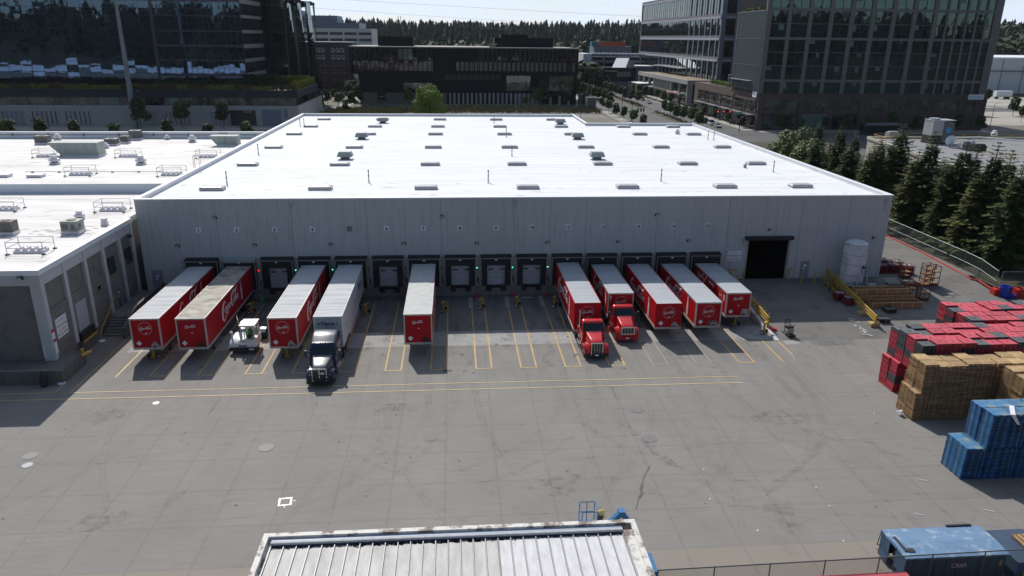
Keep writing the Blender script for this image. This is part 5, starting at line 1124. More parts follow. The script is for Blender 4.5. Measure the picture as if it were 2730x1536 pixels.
m = MB(); m.lathe([(.12, 0), (.13, .05), (.13, .72), (.09, .84), (.04, .88), (.04, .96), (.02, 1.0)], 9); m.m = [0]*27+[1]*(len(m.m)-27); cylp = m.build('gas_cylinder', [MAT['keg'], MAT['kegtop']], smooth=True); tag(cylp, 'small red gas cylinder', 'gas cylinder', 'gas cylinders in the racks')
for x, y, nx, ny, hh, lab in ((50.2, 5.2, 4, 4, 1.35, 'rearmost rack beside the warehouse corner'), (50.2, 2.6, 4, 4, 1.1, 'rack against the corner of the warehouse'), (51.6, 3.0, 4, 4, 1.1, 'rack second from the warehouse corner'), (53.0, 2.2, 4, 4, 1.1, 'rack in the middle of the rear row'),
        (50.4, 1.1, 4, 3, 1.05, 'rack at the left of the front row'), (51.9, 1.2, 4, 4, 1.05, 'rack behind the grey cart'), (53.4, .6, 4, 4, 1.05, 'rightmost rack near the tall red carts')):
    cyl_pack((x, y, 1.55), nx, ny, lab, hh)
p = atz(2030+655/3.263, 600+640/3.263, 1.1)
cyl_pack((p.x-.2, p.y-.3, hramp(p.y)), 3, 3, 'left rack behind the long yellow guard rail', .85); cyl_pack((p.x+.35, p.y-1.5, hramp(p.y-1.2)), 3, 3, 'right rack behind the long yellow guard rail', .85)
bpy.data.objects.remove(cylp)
def tall_cart(loc, H, lv, lab, rz=0, w=1.1, d=.8):
    o = T('shelf_cart', lab, 'cart', loc, rz, 'rusty red wire shelf carts'); b = MB(); X, Y = w/2, d/2
    for sx in (-1, 1):
        for sy in (-1, 1): b.bar((sx*X, sy*Y, .1), (sx*X, sy*Y, H), .06)
    for k in range(lv+1):
        h = .2+k*(H-.25)/lv
        for a, c in (((-X, -Y), (X, -Y)), ((X, -Y), (X, Y)), ((X, Y), (-X, Y)), ((-X, Y), (-X, -Y))): b.bar((a[0], a[1], h), (c[0], c[1], h), .05)
        if k < lv:
            for q in (.18, .32):
                b.bar((-X, Y, h+q), (X, Y, h+q), .03); b.bar((-X, -Y, h+q), (-X, Y, h+q), .03)
    b.build('frame', MAT['cartred'], o)
    b = MB(); [b.box(-X+.05, X-.05, -Y+.05, Y-.05, .2+k*(H-.25)/lv+.03, .2+k*(H-.25)/lv+.07) for k in range(lv)]; b.build('shelf', MAT['ply'], o)
    b = MB(); [b.lathe([(.09, 0), (.09, .12)], 8, (sx*X*.8, sy*Y*.8, 0)) for sx in (-1, 1) for sy in (-1, 1)]; b.build('caster', MAT['signal'], o)
tall_cart((53.9, -2.7, hramp(-2.7)), 2.7, 4, 'tallest rusty red shelf cart standing apart on the ramp asphalt', .15); tall_cart((54.9, -2.4, hramp(-2.4)), 2.35, 3, 'second rusty red shelf cart right beside the tallest one', .1)
tall_cart((51.4, -6.2, hramp(-6.2)), 1.5, 2, 'low red shelf cart at the end of the long wooden crates'); tall_cart((50.6, -5.2, hramp(-5.2)), 1.6, 2, 'low red shelf cart behind the wooden crates'); tall_cart((52.9, -.2, 1.5), 1.3, 2, 'low red shelf cart in front of the rightmost cylinder rack', .2)
m = MB(); [m.bar((49.6+i*.18, -2.8, 1.5+.0), (49.3+i*.18, -1.6, 2.1), .05, .03, 0) for i in range(9)]; m.bar((49.4, -2.8, 1.5), (51.2, -2.8, 1.5), .08, None, 1); m.bar((49.2, -1.6, 2.1), (51.0, -1.6, 2.1), .08, None, 1); m.box(49.6, 51.2, -2.7, -1.7, 1.25, 1.45, 1)
tag(m.build('slatted_rack', [MAT['galv'], MAT['signal']]), 'grey slatted rack tilted beside the cylinder racks', 'rack')
m = MB(); m.box(51.3, 53.2, -2.9, -1.8, 1.3, 1.75, 0); m.box(51.6, 52.0, -2.6, -2.1, 1.76, 1.8, 1); m.box(52.2, 52.5, -2.7, -2.3, 1.76, 1.8, 1); m.box(51.2, 53.3, -3.0, -2.9, 1.2, 1.5, 2); tag(m.build('scrap_heap', [MAT['ply'], MAT['sign_white'], MAT['cartred']]), 'heap of scrap boards by the cylinder racks', 'scrap heap')
for i, (x, y, lab) in enumerate(((42.6, -2.3, 'yellow wire cart against the wall left of the guard rail'), (42.5, -3.6, 'second yellow wire cart in front of the first'), (42.4, -4.9, 'third yellow wire cart nearest the camera'))):
    b = MB(); z = hramp(y)+.1; X, Y = .55, .5
    for h in (.15, .55): b.path([(x-X, y-Y, z+h), (x+X, y-Y, z+h), (x+X, y+Y, z+h), (x-X, y+Y, z+h), (x-X, y-Y, z+h)], .03, 5)
    for sx in (-1, 1):
        for sy in (-1, 1): b.cyl((x+sx*X, y+sy*Y, z-.05), (x+sx*X, y+sy*Y, z+.6), .03, 5)
    b.box(x-X, x+X, y-Y, y+Y, z+.05, z+.12, 1); tag(b.build('wire_cart', [MAT['yellow'], MAT['signal']]), lab, 'cart', 'yellow wire carts')
# blue drums and red crates near the corner of the fence
p = atz(2030+2125/3.263, 600+640/3.263, .7)
for i, (dx, dz, lab) in enumerate(((0, 0, 'lowest blue plastic tub by the fence gate'), (-.1, .5, 'middle blue plastic tub of the stack by the gate'), (.0, 1.0, 'top blue plastic tub of the stack by the gate'), (.75, 0, 'blue plastic tub on the ground beside the stack'))):
    m = MB(); m.loft([rrect(0, y, 0, 0, 0, 0) for y in ()] or [[Vector((sx*w_, sy*w_*.8, z)) for sx, sy in ((-1, -.6), (-.6, -1), (.6, -1), (1, -.6), (1, .6), (.6, 1), (-.6, 1), (-1, .6))] for w_, z in ((.5, 0), (.55, .42), (.6, .43), (.6, .5), (.5, .5), (.47, .1))]); o = m.build('plastic_tub', MAT['boxblue']); o.location = (p.x+dx, p.y+.4, .55+dz); o.rotation_euler = (0, 0, .2*i); tag(o, lab, 'tub', 'blue plastic tubs')
for i, (px, lab) in enumerate(((2045, 'left stack of red plastic crates in front of the blue tubs'), (2085, 'second stack of red plastic crates in front of the blue tubs'), (2240, 'right stack of red plastic crates behind the pallet rows'), (2275, 'rightmost stack of red plastic crates at the frame edge'))):
    p = atz(2030+px/3.263, 600+640/3.263, .6); m = MB()
    for k in range(4):
        for u in range(3): m.box(-.4+u*.28, -.2+u*.28, -.4, .4, k*.3, k*.3+.24)
        m.box(-.42, .42, -.42, .42, k*.3+.24, k*.3+.28)
    o = m.build('crate_stack', MAT['crate_red']); o.location = (p.x, p.y+.4, .5); tag(o, lab, 'crate stack', 'red plastic crate stacks')

# ---------------------------------------------------------------- pallets
PW, PD = 1.12, 1.06
def wood_pallet_mesh(H=.148, n=8):
    m = MB(); w, d = PW/2-.01, PD/2-.01
    for i in range(n): x = -w+i*(2*w-.085)/(n-1); m.box(x, x+.085, -d, d, H-.02, H, 1)
    for y in (-d+.015, -.02, d-.055):
        m.box(-w, w, y, y+.04, .065, H-.02, 0)
        for xa, xb in ((-w, -w+.2), (-.15, .15), (w-.2, w)): m.box(xa, xb, y, y+.04, .02, .065, 0)
    for i in range(5): x = -w+i*(2*w-.1)/4; m.box(x, x+.1, -d, d, 0, .02, 0)
    return m
def block_pallet_mesh(H=.148):
    m = MB(); w, d = PW/2-.01, PD/2-.01
    for i in range(7): x = -w+i*(2*w-.11)/6; m.box(x, x+.11, -d, d, H-.02, H, 1)
    for y in (-d, -.05, d-.1): m.box(-w, w, y, y+.1, H-.04, H-.02, 0)
    for x in (-w, -.07, w-.14):
        for y in (-d, -.05, d-.1): m.box(x, x+.14, y, y+.1, .02, H-.04, 0)
    for y in (-d, -.05, d-.1): m.box(-w, w, y, y+.1, 0, .02, 0)
    return m
def plastic_pallet_mesh(H=.148):
    m = MB(); w, d = PW/2-.012, PD/2-.012
    m.box(-w, w, -d, d, H-.045, H, 1)
    for x in (-w, -.09, w-.18):
        for y in (-d, -.09, d-.18): m.box(x, x+.18, y, y+.18, .035, H-.045, 0)
    for y in (-d, -.06, d-.12): m.box(-w, w, y, y+.12, 0, .035, 0)
    for x in (-w, w-.12): m.box(x, x+.12, -d, d, 0.001, .034, 0)
    m.box(-.12, .12, -.12, .12, H, H+.003, 0)
    return m
def mesh_of(mb, name, mats):
    o = mb.build(name, mats); me = o.data; bpy.data.objects.remove(o); return me
ME = {'w': mesh_of(wood_pallet_mesh(), 'wooden_pallet', [MAT['wood'], MAT['wood_top']]),
      'b': mesh_of(block_pallet_mesh(), 'blue_pallet', [MAT['bluew'], MAT['bluew_top']]),
      'r': mesh_of(plastic_pallet_mesh(), 'plastic_pallet', [MAT['redp'], MAT['redp_top']]),
      'k': mesh_of(plastic_pallet_mesh(), 'plastic_pallet', [MAT['blackp'], MAT['blackp_top']])}
RAW = {'w': wood_pallet_mesh(), 'b': block_pallet_mesh(), 'r': plastic_pallet_mesh()}
ADJ = {'w': 'bare wooden pallet', 'b': 'blue painted pallet', 'r': 'red plastic pallet', 'k': 'black plastic pallet'}
GRP = {'w': 'bare wooden pallets', 'b': 'blue painted pallets', 'r': 'plastic pallets', 'k': 'plastic pallets'}
NAME = {'w': 'wooden_pallet', 'b': 'blue_pallet', 'r': 'plastic_pallet', 'k': 'plastic_pallet'}
queue = {'w': [], 'b': [], 'p': []}
def pile(kind, x0, y0, nx, ny, tiers, H=.148, desc='', topmix=None, tier_dx=.35, tier_x0=None, rows_dx=None):
    """stacks of pallets; i counts away from the left end, j from the row nearest the camera"""
    for t, (cnt, i0) in enumerate(tiers):
        zbase = sum(c for c, _ in tiers[:t])*H
        for j in range(ny):
            for i in range(i0 if not callable(i0) else i0(j), nx):
                jx, jy, rz = random.uniform(-.03, .03), random.uniform(-.035, .035), random.uniform(-.035, .035); k_l = random.uniform(-.004, .004)
                k0 = random.random()
                for k in range(cnt-(random.choice((0, 0, 0, 1)) if t == len(tiers)-1 else 0)):
                    kd = kind
                    if kind == 'p':
                        h_ = math.sin(i*12.9+j*78.2+t*37.7+(k//5)*3.1)*43758.5; h_ -= math.floor(h_); kd = 'k' if h_ > .80 else 'r'
                        if t == len(tiers)-1 and k >= cnt-3:
                            h_ = math.sin(i*7.3+j*3.7+5.1)*4373.5; h_ -= math.floor(h_); kd = 'k' if h_ > .77 else 'r'
                        if desc.startswith('front') and i <= 1 and j == 2 and t == 1: kd = 'k' if k > 6 else 'r'
                    x = x0+(i+.5)*PW*1.035+jx+(tier_dx if t else 0)+random.uniform(-.02, .02)+k_l*k; y = y0+(j+.5)*PD*1.04+jy+random.uniform(-.012, .012)
                    top = (t == len(tiers)-1 and k == cnt-1) or (t == 0 and k == cnt-1 and len(tiers) > 1 and i < (tiers[1][1] if not callable(tiers[1][1]) else tiers[1][1](j)))
                    vis = (j == 0)*(1.3 if k > 2 else 1.) + (i == (i0 if not callable(i0) else i0(j)))*1.1 + top*2.2
                    dist = math.hypot(x-CAM.x, y-CAM.y)
                    px = ((Vector((x, y, zbase+k*H))-CAM).dot(RT)/(Vector((x, y, zbase+k*H))-CAM).dot(FW))*F_PX+1365
                    if px > 2790: vis = 0
                    queue[kind].append((-(vis*60/dist), kd, (x, y, zbase+k*H), rz+random.uniform(-.008, .008), i, j, t, k, cnt, desc))
pile('w', 34.92, -31.15, 8, 2, [(16, 0), (16, 0)], desc='left pile')
pile('w', 40.9, -34.0, 4, 2, [(16, 0), (17, 0)], desc='right pile', tier_dx=.1)
pile('b', 33.4, -39.25, 6, 2, [(16, 0), (17, 1)], desc='blue pile', tier_dx=.12)
pile('p', 36.2, -28.55, 11, 4, [(18, lambda j: 0 if j > 1 else 1 if j == 1 else 0), (18, 0)], desc='front block', tier_dx=.32)
pile('p', 44.25, -23.35, 8, 2, [(16, 1), (19, 0)], desc='middle block', tier_dx=.1)
pile('p', 44.1, -21.1, 8, 2, [(16, 0), (20, 0)], desc='back block', tier_dx=.1)
def ordn(k): return ORD[k] if k < 20 else ORD[20] if k == 20 else 'twenty-'+ORD[k-20]
for kk, lst in queue.items():
    lst.sort(key=lambda e: e[0]); rest = {}
    for r_, (sc__, kd, loc, rz, i, j, t, k, cnt, desc) in enumerate(lst):
        if r_ < 298 and sc__ < 0:
            o = bpy.data.objects.new(NAME[kd], ME[kd]); col.objects.link(o); o.location = loc; o.rotation_euler = (0, 0, rz)
            tag(o, '%s, %s from top, %s tier, %s stack from left, %s row, %s' % (ADJ[kd], ordn(cnt-k), 'lower' if t == 0 else 'upper', ordn(i+1), ordn(j+1), desc), 'pallet', GRP[kd])
        else:
            rest.setdefault(kd, []).append((loc, rz))
    vs, fs, ms = [], [], []; off = 0; mats = []
    for q, (kd, items) in enumerate(rest.items()):
        raw = RAW['r' if kd == 'k' else kd]; V = np.array(raw.v); Fc = np.array(raw.f); mi = np.array(raw.m)+2*q; mats += list(ME[kd].materials)
        for loc, rz in items:
            c, s_ = math.cos(rz), math.sin(rz); W = V @ np.array([[c, s_, 0], [-s_, c, 0], [0, 0, 1]])+np.array(loc)
            vs.append(W); fs.append(Fc+off); ms.append(mi); off += len(V)
    if vs:
        me = bpy.data.meshes.new('stacked_pallets'); me.from_pydata(np.concatenate(vs).tolist(), [], np.concatenate(fs).tolist())
        for mt in mats: me.materials.append(mt)
        me.polygons.foreach_set('material_index', np.concatenate(ms).tolist()); me.update()
        o = bpy.data.objects.new('stacked_pallets', me); col.objects.link(o)
        tag(o, {'w': 'remaining bare wooden pallets inside the wooden piles', 'b': 'remaining blue pallets inside the blue pile', 'p': 'remaining red and black plastic pallets inside the piles'}[kk], 'pallets', GRP['r' if kk == 'p' else kk], 'stuff')
m = MB()
for _ in range(14): m.add([(34.55+random.uniform(-.25, .25), -30.3+random.uniform(-.3, .3), random.uniform(0, .5)) for _ in range(3)], [(0, 1, 2)])
tag(m.build('plastic_wrap', MAT['sign_white']), 'crumpled white plastic wrap at the foot of the wooden pile', 'plastic wrap')
m = MB(); m.add([(36.1, -39.4, 4.95), (36.9, -38.2, 4.98), (36.6, -38.1, 4.98), (35.8, -39.3, 4.96), (36.3, -39.45, 4.3), (36.6, -39.42, 4.2)], [(0, 1, 2, 3), (0, 3, 4), (0, 4, 5)])
tag(m.build('plastic_wrap', MAT['skyl']), 'torn clear wrap hanging over the top of the blue pile', 'plastic wrap')

# ---------------------------------------------------------------- fences
def mesh_fence_mat():
    m, nt, b = newmat('chain_link'); b.inputs['Base Color'].default_value = (.09, .115, .11, 1); b.inputs['Roughness'].default_value = .5
    tcn = N(nt, 'ShaderNodeTexCoord'); sp = N(nt, 'ShaderNodeSeparateXYZ'); L(nt, tcn.outputs['Object'], sp.inputs[0])
    def mth(op, a, c=None):
        n = nt.nodes.new('ShaderNodeMath'); n.operation = op
        for i, x in enumerate((a, c)):
            if x is None: continue
            if hasattr(x, 'node'): L(nt, x, n.inputs[i])
            else: n.inputs[i].default_value = x
        return n.outputs[0]
    h = mth('ADD', sp.outputs[0], sp.outputs[1]); k = 9.
    a = mth('ABSOLUTE', mth('SINE', mth('MULTIPLY', mth('ADD', h, sp.outputs[2]), math.pi*k))); c = mth('ABSOLUTE', mth('SINE', mth('MULTIPLY', mth('SUBTRACT', h, sp.outputs[2]), math.pi*k)))
    wire = mth('LESS_THAN', mth('MINIMUM', a, c), .20)
    tr = N(nt, 'ShaderNodeBsdfTransparent'); ms = N(nt, 'ShaderNodeMixShader'); L(nt, wire, ms.inputs[0]); L(nt, tr.outputs[0], ms.inputs[1]); L(nt, b.outputs[0], ms.inputs[2])
    L(nt, ms.outputs[0], nt.nodes['Material Output'].inputs[0]); return m
LINK = mesh_fence_mat()
def fence(name, pts, h, lab, z=lambda x, y: 0., step=3.2, rails=(1.,), rail='fence_rail', post='fence_post', barb=False):
    o = T(name, lab, 'fence')
    for (xa, ya), (xb, yb_) in zip(pts[:-1], pts[1:]):
        L_ = math.hypot(xb-xa, yb_-ya); n = max(1, round(L_/step))
        b = MB()
        for i in range(n):
            p = (xa+(xb-xa)*i/n, ya+(yb_-ya)*i/n); q = (xa+(xb-xa)*(i+1)/n, ya+(yb_-ya)*(i+1)/n)
            b.quad((*p, z(*p)+.03), (*q, z(*q)+.03), (*q, z(*q)+h), (*p, z(*p)+h))
        b.build('mesh_panel', LINK, o)
        for i in range(n+1):
            p = (xa+(xb-xa)*i/n, ya+(yb_-ya)*i/n); b = MB(); b.cyl((*p, z(*p)), (*p, z(*p)+h+(.25 if barb else .05)), .035, 6)
            if barb: b.cyl((*p, z(*p)+h), (p[0]+.22, p[1], z(*p)+h+.45), .02, 5)
            b.build('post', MAT[post], o)
        for r_ in rails:
            b = MB()
            for i in range(n):
                p = (xa+(xb-xa)*i/n, ya+(yb_-ya)*i/n); q = (xa+(xb-xa)*(i+1)/n, ya+(yb_-ya)*(i+1)/n); b.cyl((*p, z(*p)+h*r_), (*q, z(*q)+h*r_), .028 if r_ < 1 else .035, 6)
            b.build('rail', MAT[rail], o)
    return o
fence('side_fence', [(62.3, 95), (62.1, 20), (61.9, -3.6)], 2.35, 'tall chain link fence with green top rail beside the conifers', lambda x, y: 1.5 if y > 0 else 1.5+y*.17, 3.0, (1., .48), barb=True)
fence('gate_fence', [(62.3, -3.8), (66.5, -3.9), (66.7, -7.5), (80, -12)], 2.4, 'grey fence and gate at the corner behind the blue tubs', lambda x, y: .8, 3.3, (1., .5), rail='galv', post='galv')
fence('yard_fence', [(9.75, -49.12), (40, -48.6)], 2.05, 'chain link fence along the bottom of the photo in front of the blue container', lambda x, y: 0, 3.05, (1., .08), rail='galv_dark', post='galv_dark')

# ---------------------------------------------------------------- foreground roof, boom lift, blue container
fb = T('foreground_building', 'building under the camera with ribbed metal roof and lichen stained parapet', 'building')
FZ = 6.0; x0, x1, y1, y0 = -9.62, 8.0, -50.1, -74
m = MB(); m.box(x0, x1, y0, y1, 0, 5.2); m.build('wall', MAT['conc'], fb)
m = MB(); m.box(x0, x1, y1-.26, y1, 5.2, FZ); m.box(x0, x0+.26, y0, y1-.26, 5.2, FZ); m.box(x1-.26, x1, y0, y1-.26, 5.2, FZ)
m.box(x1-.7, x1-.26, y0, y1-.66, 5.35, FZ-.1); m.box(x0+.26, x0+.42, y0, y1-.26, 5.35, FZ-.3); m.build('parapet', MAT['lichen_cap'], fb)
m = MB(); m.box(x0+.42, x1-.7, y1-.46, y1-.26, 5.3, FZ-.12); m.build('flashing', MAT['gutter'], fb)
m = MB(); m.cyl((x0+.42, y1-.56, FZ-.17), (x1-.7, y1-.56, FZ-.17), .085, 8); m.build('gutter', MAT['seam_bright'], fb, smooth=True)
m = MB(); m.box(x0+.42, x1-.7, y1-.70, y1-.58, 5.3, 5.60); m.build('gutter_trough', MAT['debris'], fb)
xm = 1.30
def seam_roof(xa, xb, mat):
    m = MB(); k = 0; x = xa
    m.add([(xa, y1-.72, FZ-.30), (xb, y1-.72, FZ-.30), (xb, y0, FZ-.18), (xa, y0, FZ-.18)], [(0, 3, 2, 1)])
    m.build('metal_roof', mat, fb); m = MB(); n = round((xb-xa)/.574)
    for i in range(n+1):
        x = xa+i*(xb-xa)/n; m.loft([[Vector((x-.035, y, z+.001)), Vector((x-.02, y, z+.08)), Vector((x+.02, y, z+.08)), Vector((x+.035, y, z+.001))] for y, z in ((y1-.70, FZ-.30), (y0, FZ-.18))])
    m.build('roof_seam', MAT['rib_shade_grey'], fb)  # ribs coloured darker than the sheets to stand in for their thin shading lines
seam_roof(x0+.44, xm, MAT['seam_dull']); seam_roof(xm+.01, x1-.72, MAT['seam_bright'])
m = MB()
for _ in range(230):
    x = random.uniform(x0+.5, x1-.8); r_ = random.uniform(.015, .05)*(1.5 if -6 < x < .5 else .8); blob(m, x, y1-.74-abs(random.gauss(0, .05)), r_*1.5, r_, FZ-.292, 7)
m.build('leaf_litter', MAT['debris'], fb)['kind'] = 'stuff'
# blue articulated boom lift
bl_ = T('boom_lift', 'blue boom lift with yellow trimmed basket parked behind the foreground roof', 'boom lift', (0, 0, 0)); LB = MAT['lift_blue']
m = MB(); m.box(8.6, 10.1, -49.0, -46.9, .45, .85); m.box(8.7, 9.9, -48.7, -47.2, .85, 1.6); m.build('chassis', LB, bl_)
for x in (8.55, 10.05):
    for y in (-49.0, -46.9): w_ = make_wheel(.42, .3).build('wheel', MAT['tyre'], bl_, smooth=True); w_.location = (x, y, .42); w_.rotation_euler = (0, 0, 0)
m = MB(); m.bar((9.2, -48.0, 1.5), (8.35, -48.0, 4.2), .28, .3); m.bar((8.35, -48.0, 4.25), (7.9, -48., 4.85), .3, .26); m.bar((7.9, -48.0, 4.85), (7.0, -48.0, 3.9), .26, .26); m.bar((7.95, -47.75, 4.7), (7.3, -47.75, 3.8), .12, .14); m.bar((7.0, -48, 3.95), (6.7, -48, 4.2), .15); m.build('boom', LB, bl_)
m = MB(); m.box(7.72, 8.05, -48.2, -47.8, 4.78, 5.0); m.build('boom_knuckle', LB, bl_)
m = MB(); X0, X1, Y0, Y1, Z0, Z1 = 5.75, 6.55, -48.5, -47.6, 4.15, 5.3
m.box(X0, X1, Y0, Y1, Z0, Z0+.06); m.box(X0, X1, Y0, Y0+.03, Z0+.06, Z0+.25)
for x, y in ((X0, Y0), (X1, Y0), (X0, Y1), (X1, Y1), ((X0+X1)/2, Y1)): m.cyl((x, y, Z0), (x, y, Z1), .022, 6)
for h in (Z0+.55, Z1): m.path([(X0, Y0, h), (X1, Y0, h), (X1, Y1, h), (X0, Y1, h), (X0, Y0, h)], .022, 6)
m.build('basket', LB, bl_)
m = MB(); m.path([(X1, Y0, Z1), (X1+.32, Y0+.2, Z1-.05), (X1+.38, Y0+.2, Z1-.5)], .06, 6); m.box(X1+.15, X1+.45, Y0+.05, Y0+.4, Z0+.15, Z0+.35); m.build('padding', M('pad_yellow', (.65, .5, .12), .6), bl_)
m = MB(); m.box(X1+.05, X1+.3, Y0+.1, Y0+.4, Z0+.4, Z0+.85); m.build('control_box', MAT['signal'], bl_)
# covered waste container
wc = T('waste_container', 'blue covered waste container with scraped lid behind the bottom fence', 'waste container', (0, 0, 0))
cx0, cx1, cy0, cy1, ch = 23.5, 29.3, -48.75, -46.25, 1.75
m = MB(); m.box(cx0+.05, cx1, cy0+.05, cy0+.12, .15, ch); m.box(cx0+.05, cx1, cy1-.12, cy1-.05, .15, ch); m.box(cx1-.08, cx1, cy0+.1, cy1-.1, .15, ch); m.box(cx0+.9, cx1, cy0+.12, cy1-.12, .12, .2); m.build('side_wall', MAT['bin_dark'], wc)
m = MB(); [m.box(cx0+.5+i*.62, cx0+.62+i*.62, cy0, cy0+.05, .15, ch) for i in range(9)]; [m.box(cx0+.5+i*.62, cx0+.62+i*.62, cy1-.05, cy1, .15, ch) for i in range(9)]; m.build('rib', MAT['bin_dark'], wc)
m = MB(); ym_ = (cy0+cy1)/2; m.add([(cx0, cy0, ch), (cx1+.1, cy0, ch), (cx1+.1, ym_, ch+.07), (cx0, ym_, ch+.07), (cx1+.1, cy1, ch), (cx0, cy1, ch)], [(0, 1, 2, 3), (3, 2, 4, 5)]); m.box(cx0, cx1+.1, cy0, cy1, ch-.1, ch-.002); m.build('lid', MAT['bin_top'], wc)
m = MB(); m.box(cx0+.05, cx0+.12, cy0+.1, cy0+1.0, .15, ch-.1); m.box(cx0+.05, cx0+.12, cy1-.9, cy1-.1, .15, ch-.1); m.box(cx0+.85, cx0+.9, cy0+.12, cy1-.12, .2, ch-.1); m.build('front_panel', MAT['bin_blue'], wc)
m = MB(); m.box(cx0-.25, cx0-.2, cy0+.6, cy1-.5, 1.1, 1.15); m.path([(cx0, cy1-.1, ch), (cx0-.2, cy1-.2, .9), (cx0+.1, cy1-.3, .9)], .025, 5); m.path([(cx0, cy0+.9, ch), (cx0-.22, cy0+.9, 1.1)], .025, 5); m.path([(cx0+.3, cy0+.4, .4), (cx0-.1, cy0+.9, .5)], .07, 6); m.box(cx1-1.9, cx1-.4, cy1-.02, cy1+.1, ch, ch+.08); m.build('latch_bar', MAT['signal'], wc)
m = MB(); m.box(cx0+.22, cx0+.4, cy0+.5, cy1-.75, ch+.05, ch+.08); m.box(cx0+.4, cx0+.8, cy0+.45, cy0+.75, ch+.035, ch+.07); m.build('lifting_hook', MAT['signal'], wc)
t = text_mesh('CR&R', .36, MAT['logo_pale'], bold=.01); t.location = (26.6, cy0-.012, 1.15); t.rotation_euler = (R(90), 0, 0); t.parent = wc
m = MB(); m.box(28.9, 29.05, cy0-.012, cy0, 1.0, 1.4); m.build('label_plate', MAT['yellow'], wc)
m = MB(); m.box(29.8, 32.2, -49.0, -46.2, .1, 1.35, 0); m.box(29.75, 32.25, -49.05, -48.95, 1.3, 1.42, 0); m.box(30.2, 30.6, -49.06, -49.0, .5, .8, 1); tag(m.build('waste_bin', [MAT['bin_dark'], MAT['yellow']]), 'dark blue bin right of the covered waste container', 'waste container')
m = MB()
for i in range(5): m.box(31.0+i*.3, 31.2+i*.3, -48.5, -46.8, 1.42, 1.5)
tag(m.build('wood_offcuts', MAT['wood']), 'pale wood offcuts on top of the dark blue bin', 'wood')
m = MB(); m.box(17.6, 23.1, -51.8, -49.42, 1.35, 1.5); m.box(17.8, 22.9, -51.7, -49.5, 0, 1.35); tag(m.build('red_cover', MAT['redp_top']), 'long low red cover at the bottom edge of the photo', 'cover')
# ground covers in the yard
MAT['iron'] = M('iron', (.14, .115, .115), .7, c2=(.20, .17, .17), ns=14, world_=True)
def manhole(x, y, r, mat, lab, z=.016):
    m = MB(); m.lathe([(r, 0), (r, .012), (r*.9, .014)], 22); o = m.build('manhole_cover', mat); o.location = (x, y, z-.006); tag(o, lab, 'manhole cover', 'round covers set in the yard')
manhole(-24.7, -24.85, .26, MAT['sign_white'], 'white painted round cover near the long yellow lines at left'); manhole(-14.3, -32.26, .55, M('pinkiron', (.24, .21, .20), .7, c2=(.18, .15, .15), ns=9, world_=True), 'pinkish round grate in the left middle of the yard')
manhole(-30.44, -32.4, .5, M('paleiron', (.27, .26, .25), .8, c2=(.21, .2, .19), ns=5, world_=True), 'large pale cover by the crack at far left'); manhole(-30.0, -33.6, .34, MAT['conc'], 'small pale cover just below the large one at far left')
manhole(-2.56, -31.56, .5, M('softiron', (.2, .18, .175), .8, c2=(.16, .14, .14), ns=9, world_=True), 'faint brown cover in the middle of the yard'); manhole(13.81, -28.2, .5, MAT['iron'], 'brown iron cover in the right of the yard, farther of two'); manhole(13.7, -32.63, .55, MAT['iron'], 'brown iron cover in the right of the yard, nearer of two')
m = MB(); m.box(-.42, .42, -.42, .42, 0, .008, 1); m.box(-.30, .30, -.30, .30, .008, .014, 0); m.box(.48, .66, -.02, .02, 0, .008, 1); m.box(-.02, .02, -.64, -.48, 0, .008, 1); o = m.build('drain_grate', [MAT['iron'], MAT['white_paint']]); o.location = (-11.54, -38.94, .008); o.rotation_euler = (0, 0, .12); tag(o, 'square drain grate outlined in white paint above the foreground roof', 'drain')
m = MB(); m.box(-.45, .45, -.25, .25, 0, .01); o = m.build('drain_grate', MAT['iron']); o.location = (1.86, -14.75, .01); tag(o, 'rectangular brown grate between the yellow lines of docks eight and nine', 'drain')
m = MB(); m.box(-.4, .4, -.16, .16, 0, .02); o = m.build('drain_grate', MAT['signal']); o.location = (-1.38, -20.01, .016); tag(o, 'black drain slot at the end of the yellow lines by dock seven', 'drain')
m = MB()
for px, py in ((1876, 1251), (2330, 1102), (2175, 1300), (2211, 1349), (2249, 1443), (1893, 1331), (2020, 1415), (900, 1465)):
    p = atz(px, py); blob(m, p.x, p.y, .06, .05, .024, 7)
for px, py in ((2458, 1280), (2635, 1362), (2710, 1440), (2450, 1372)): p = atz(px, py); m.bar((p.x-.25, p.y+.1, .03), (p.x+.3, p.y-.15, .03), .035, .015)
tag(m.build('litter', MAT['sign_white']), 'scattered bits of white litter and splinters on the yard', 'litter', kind='stuff')

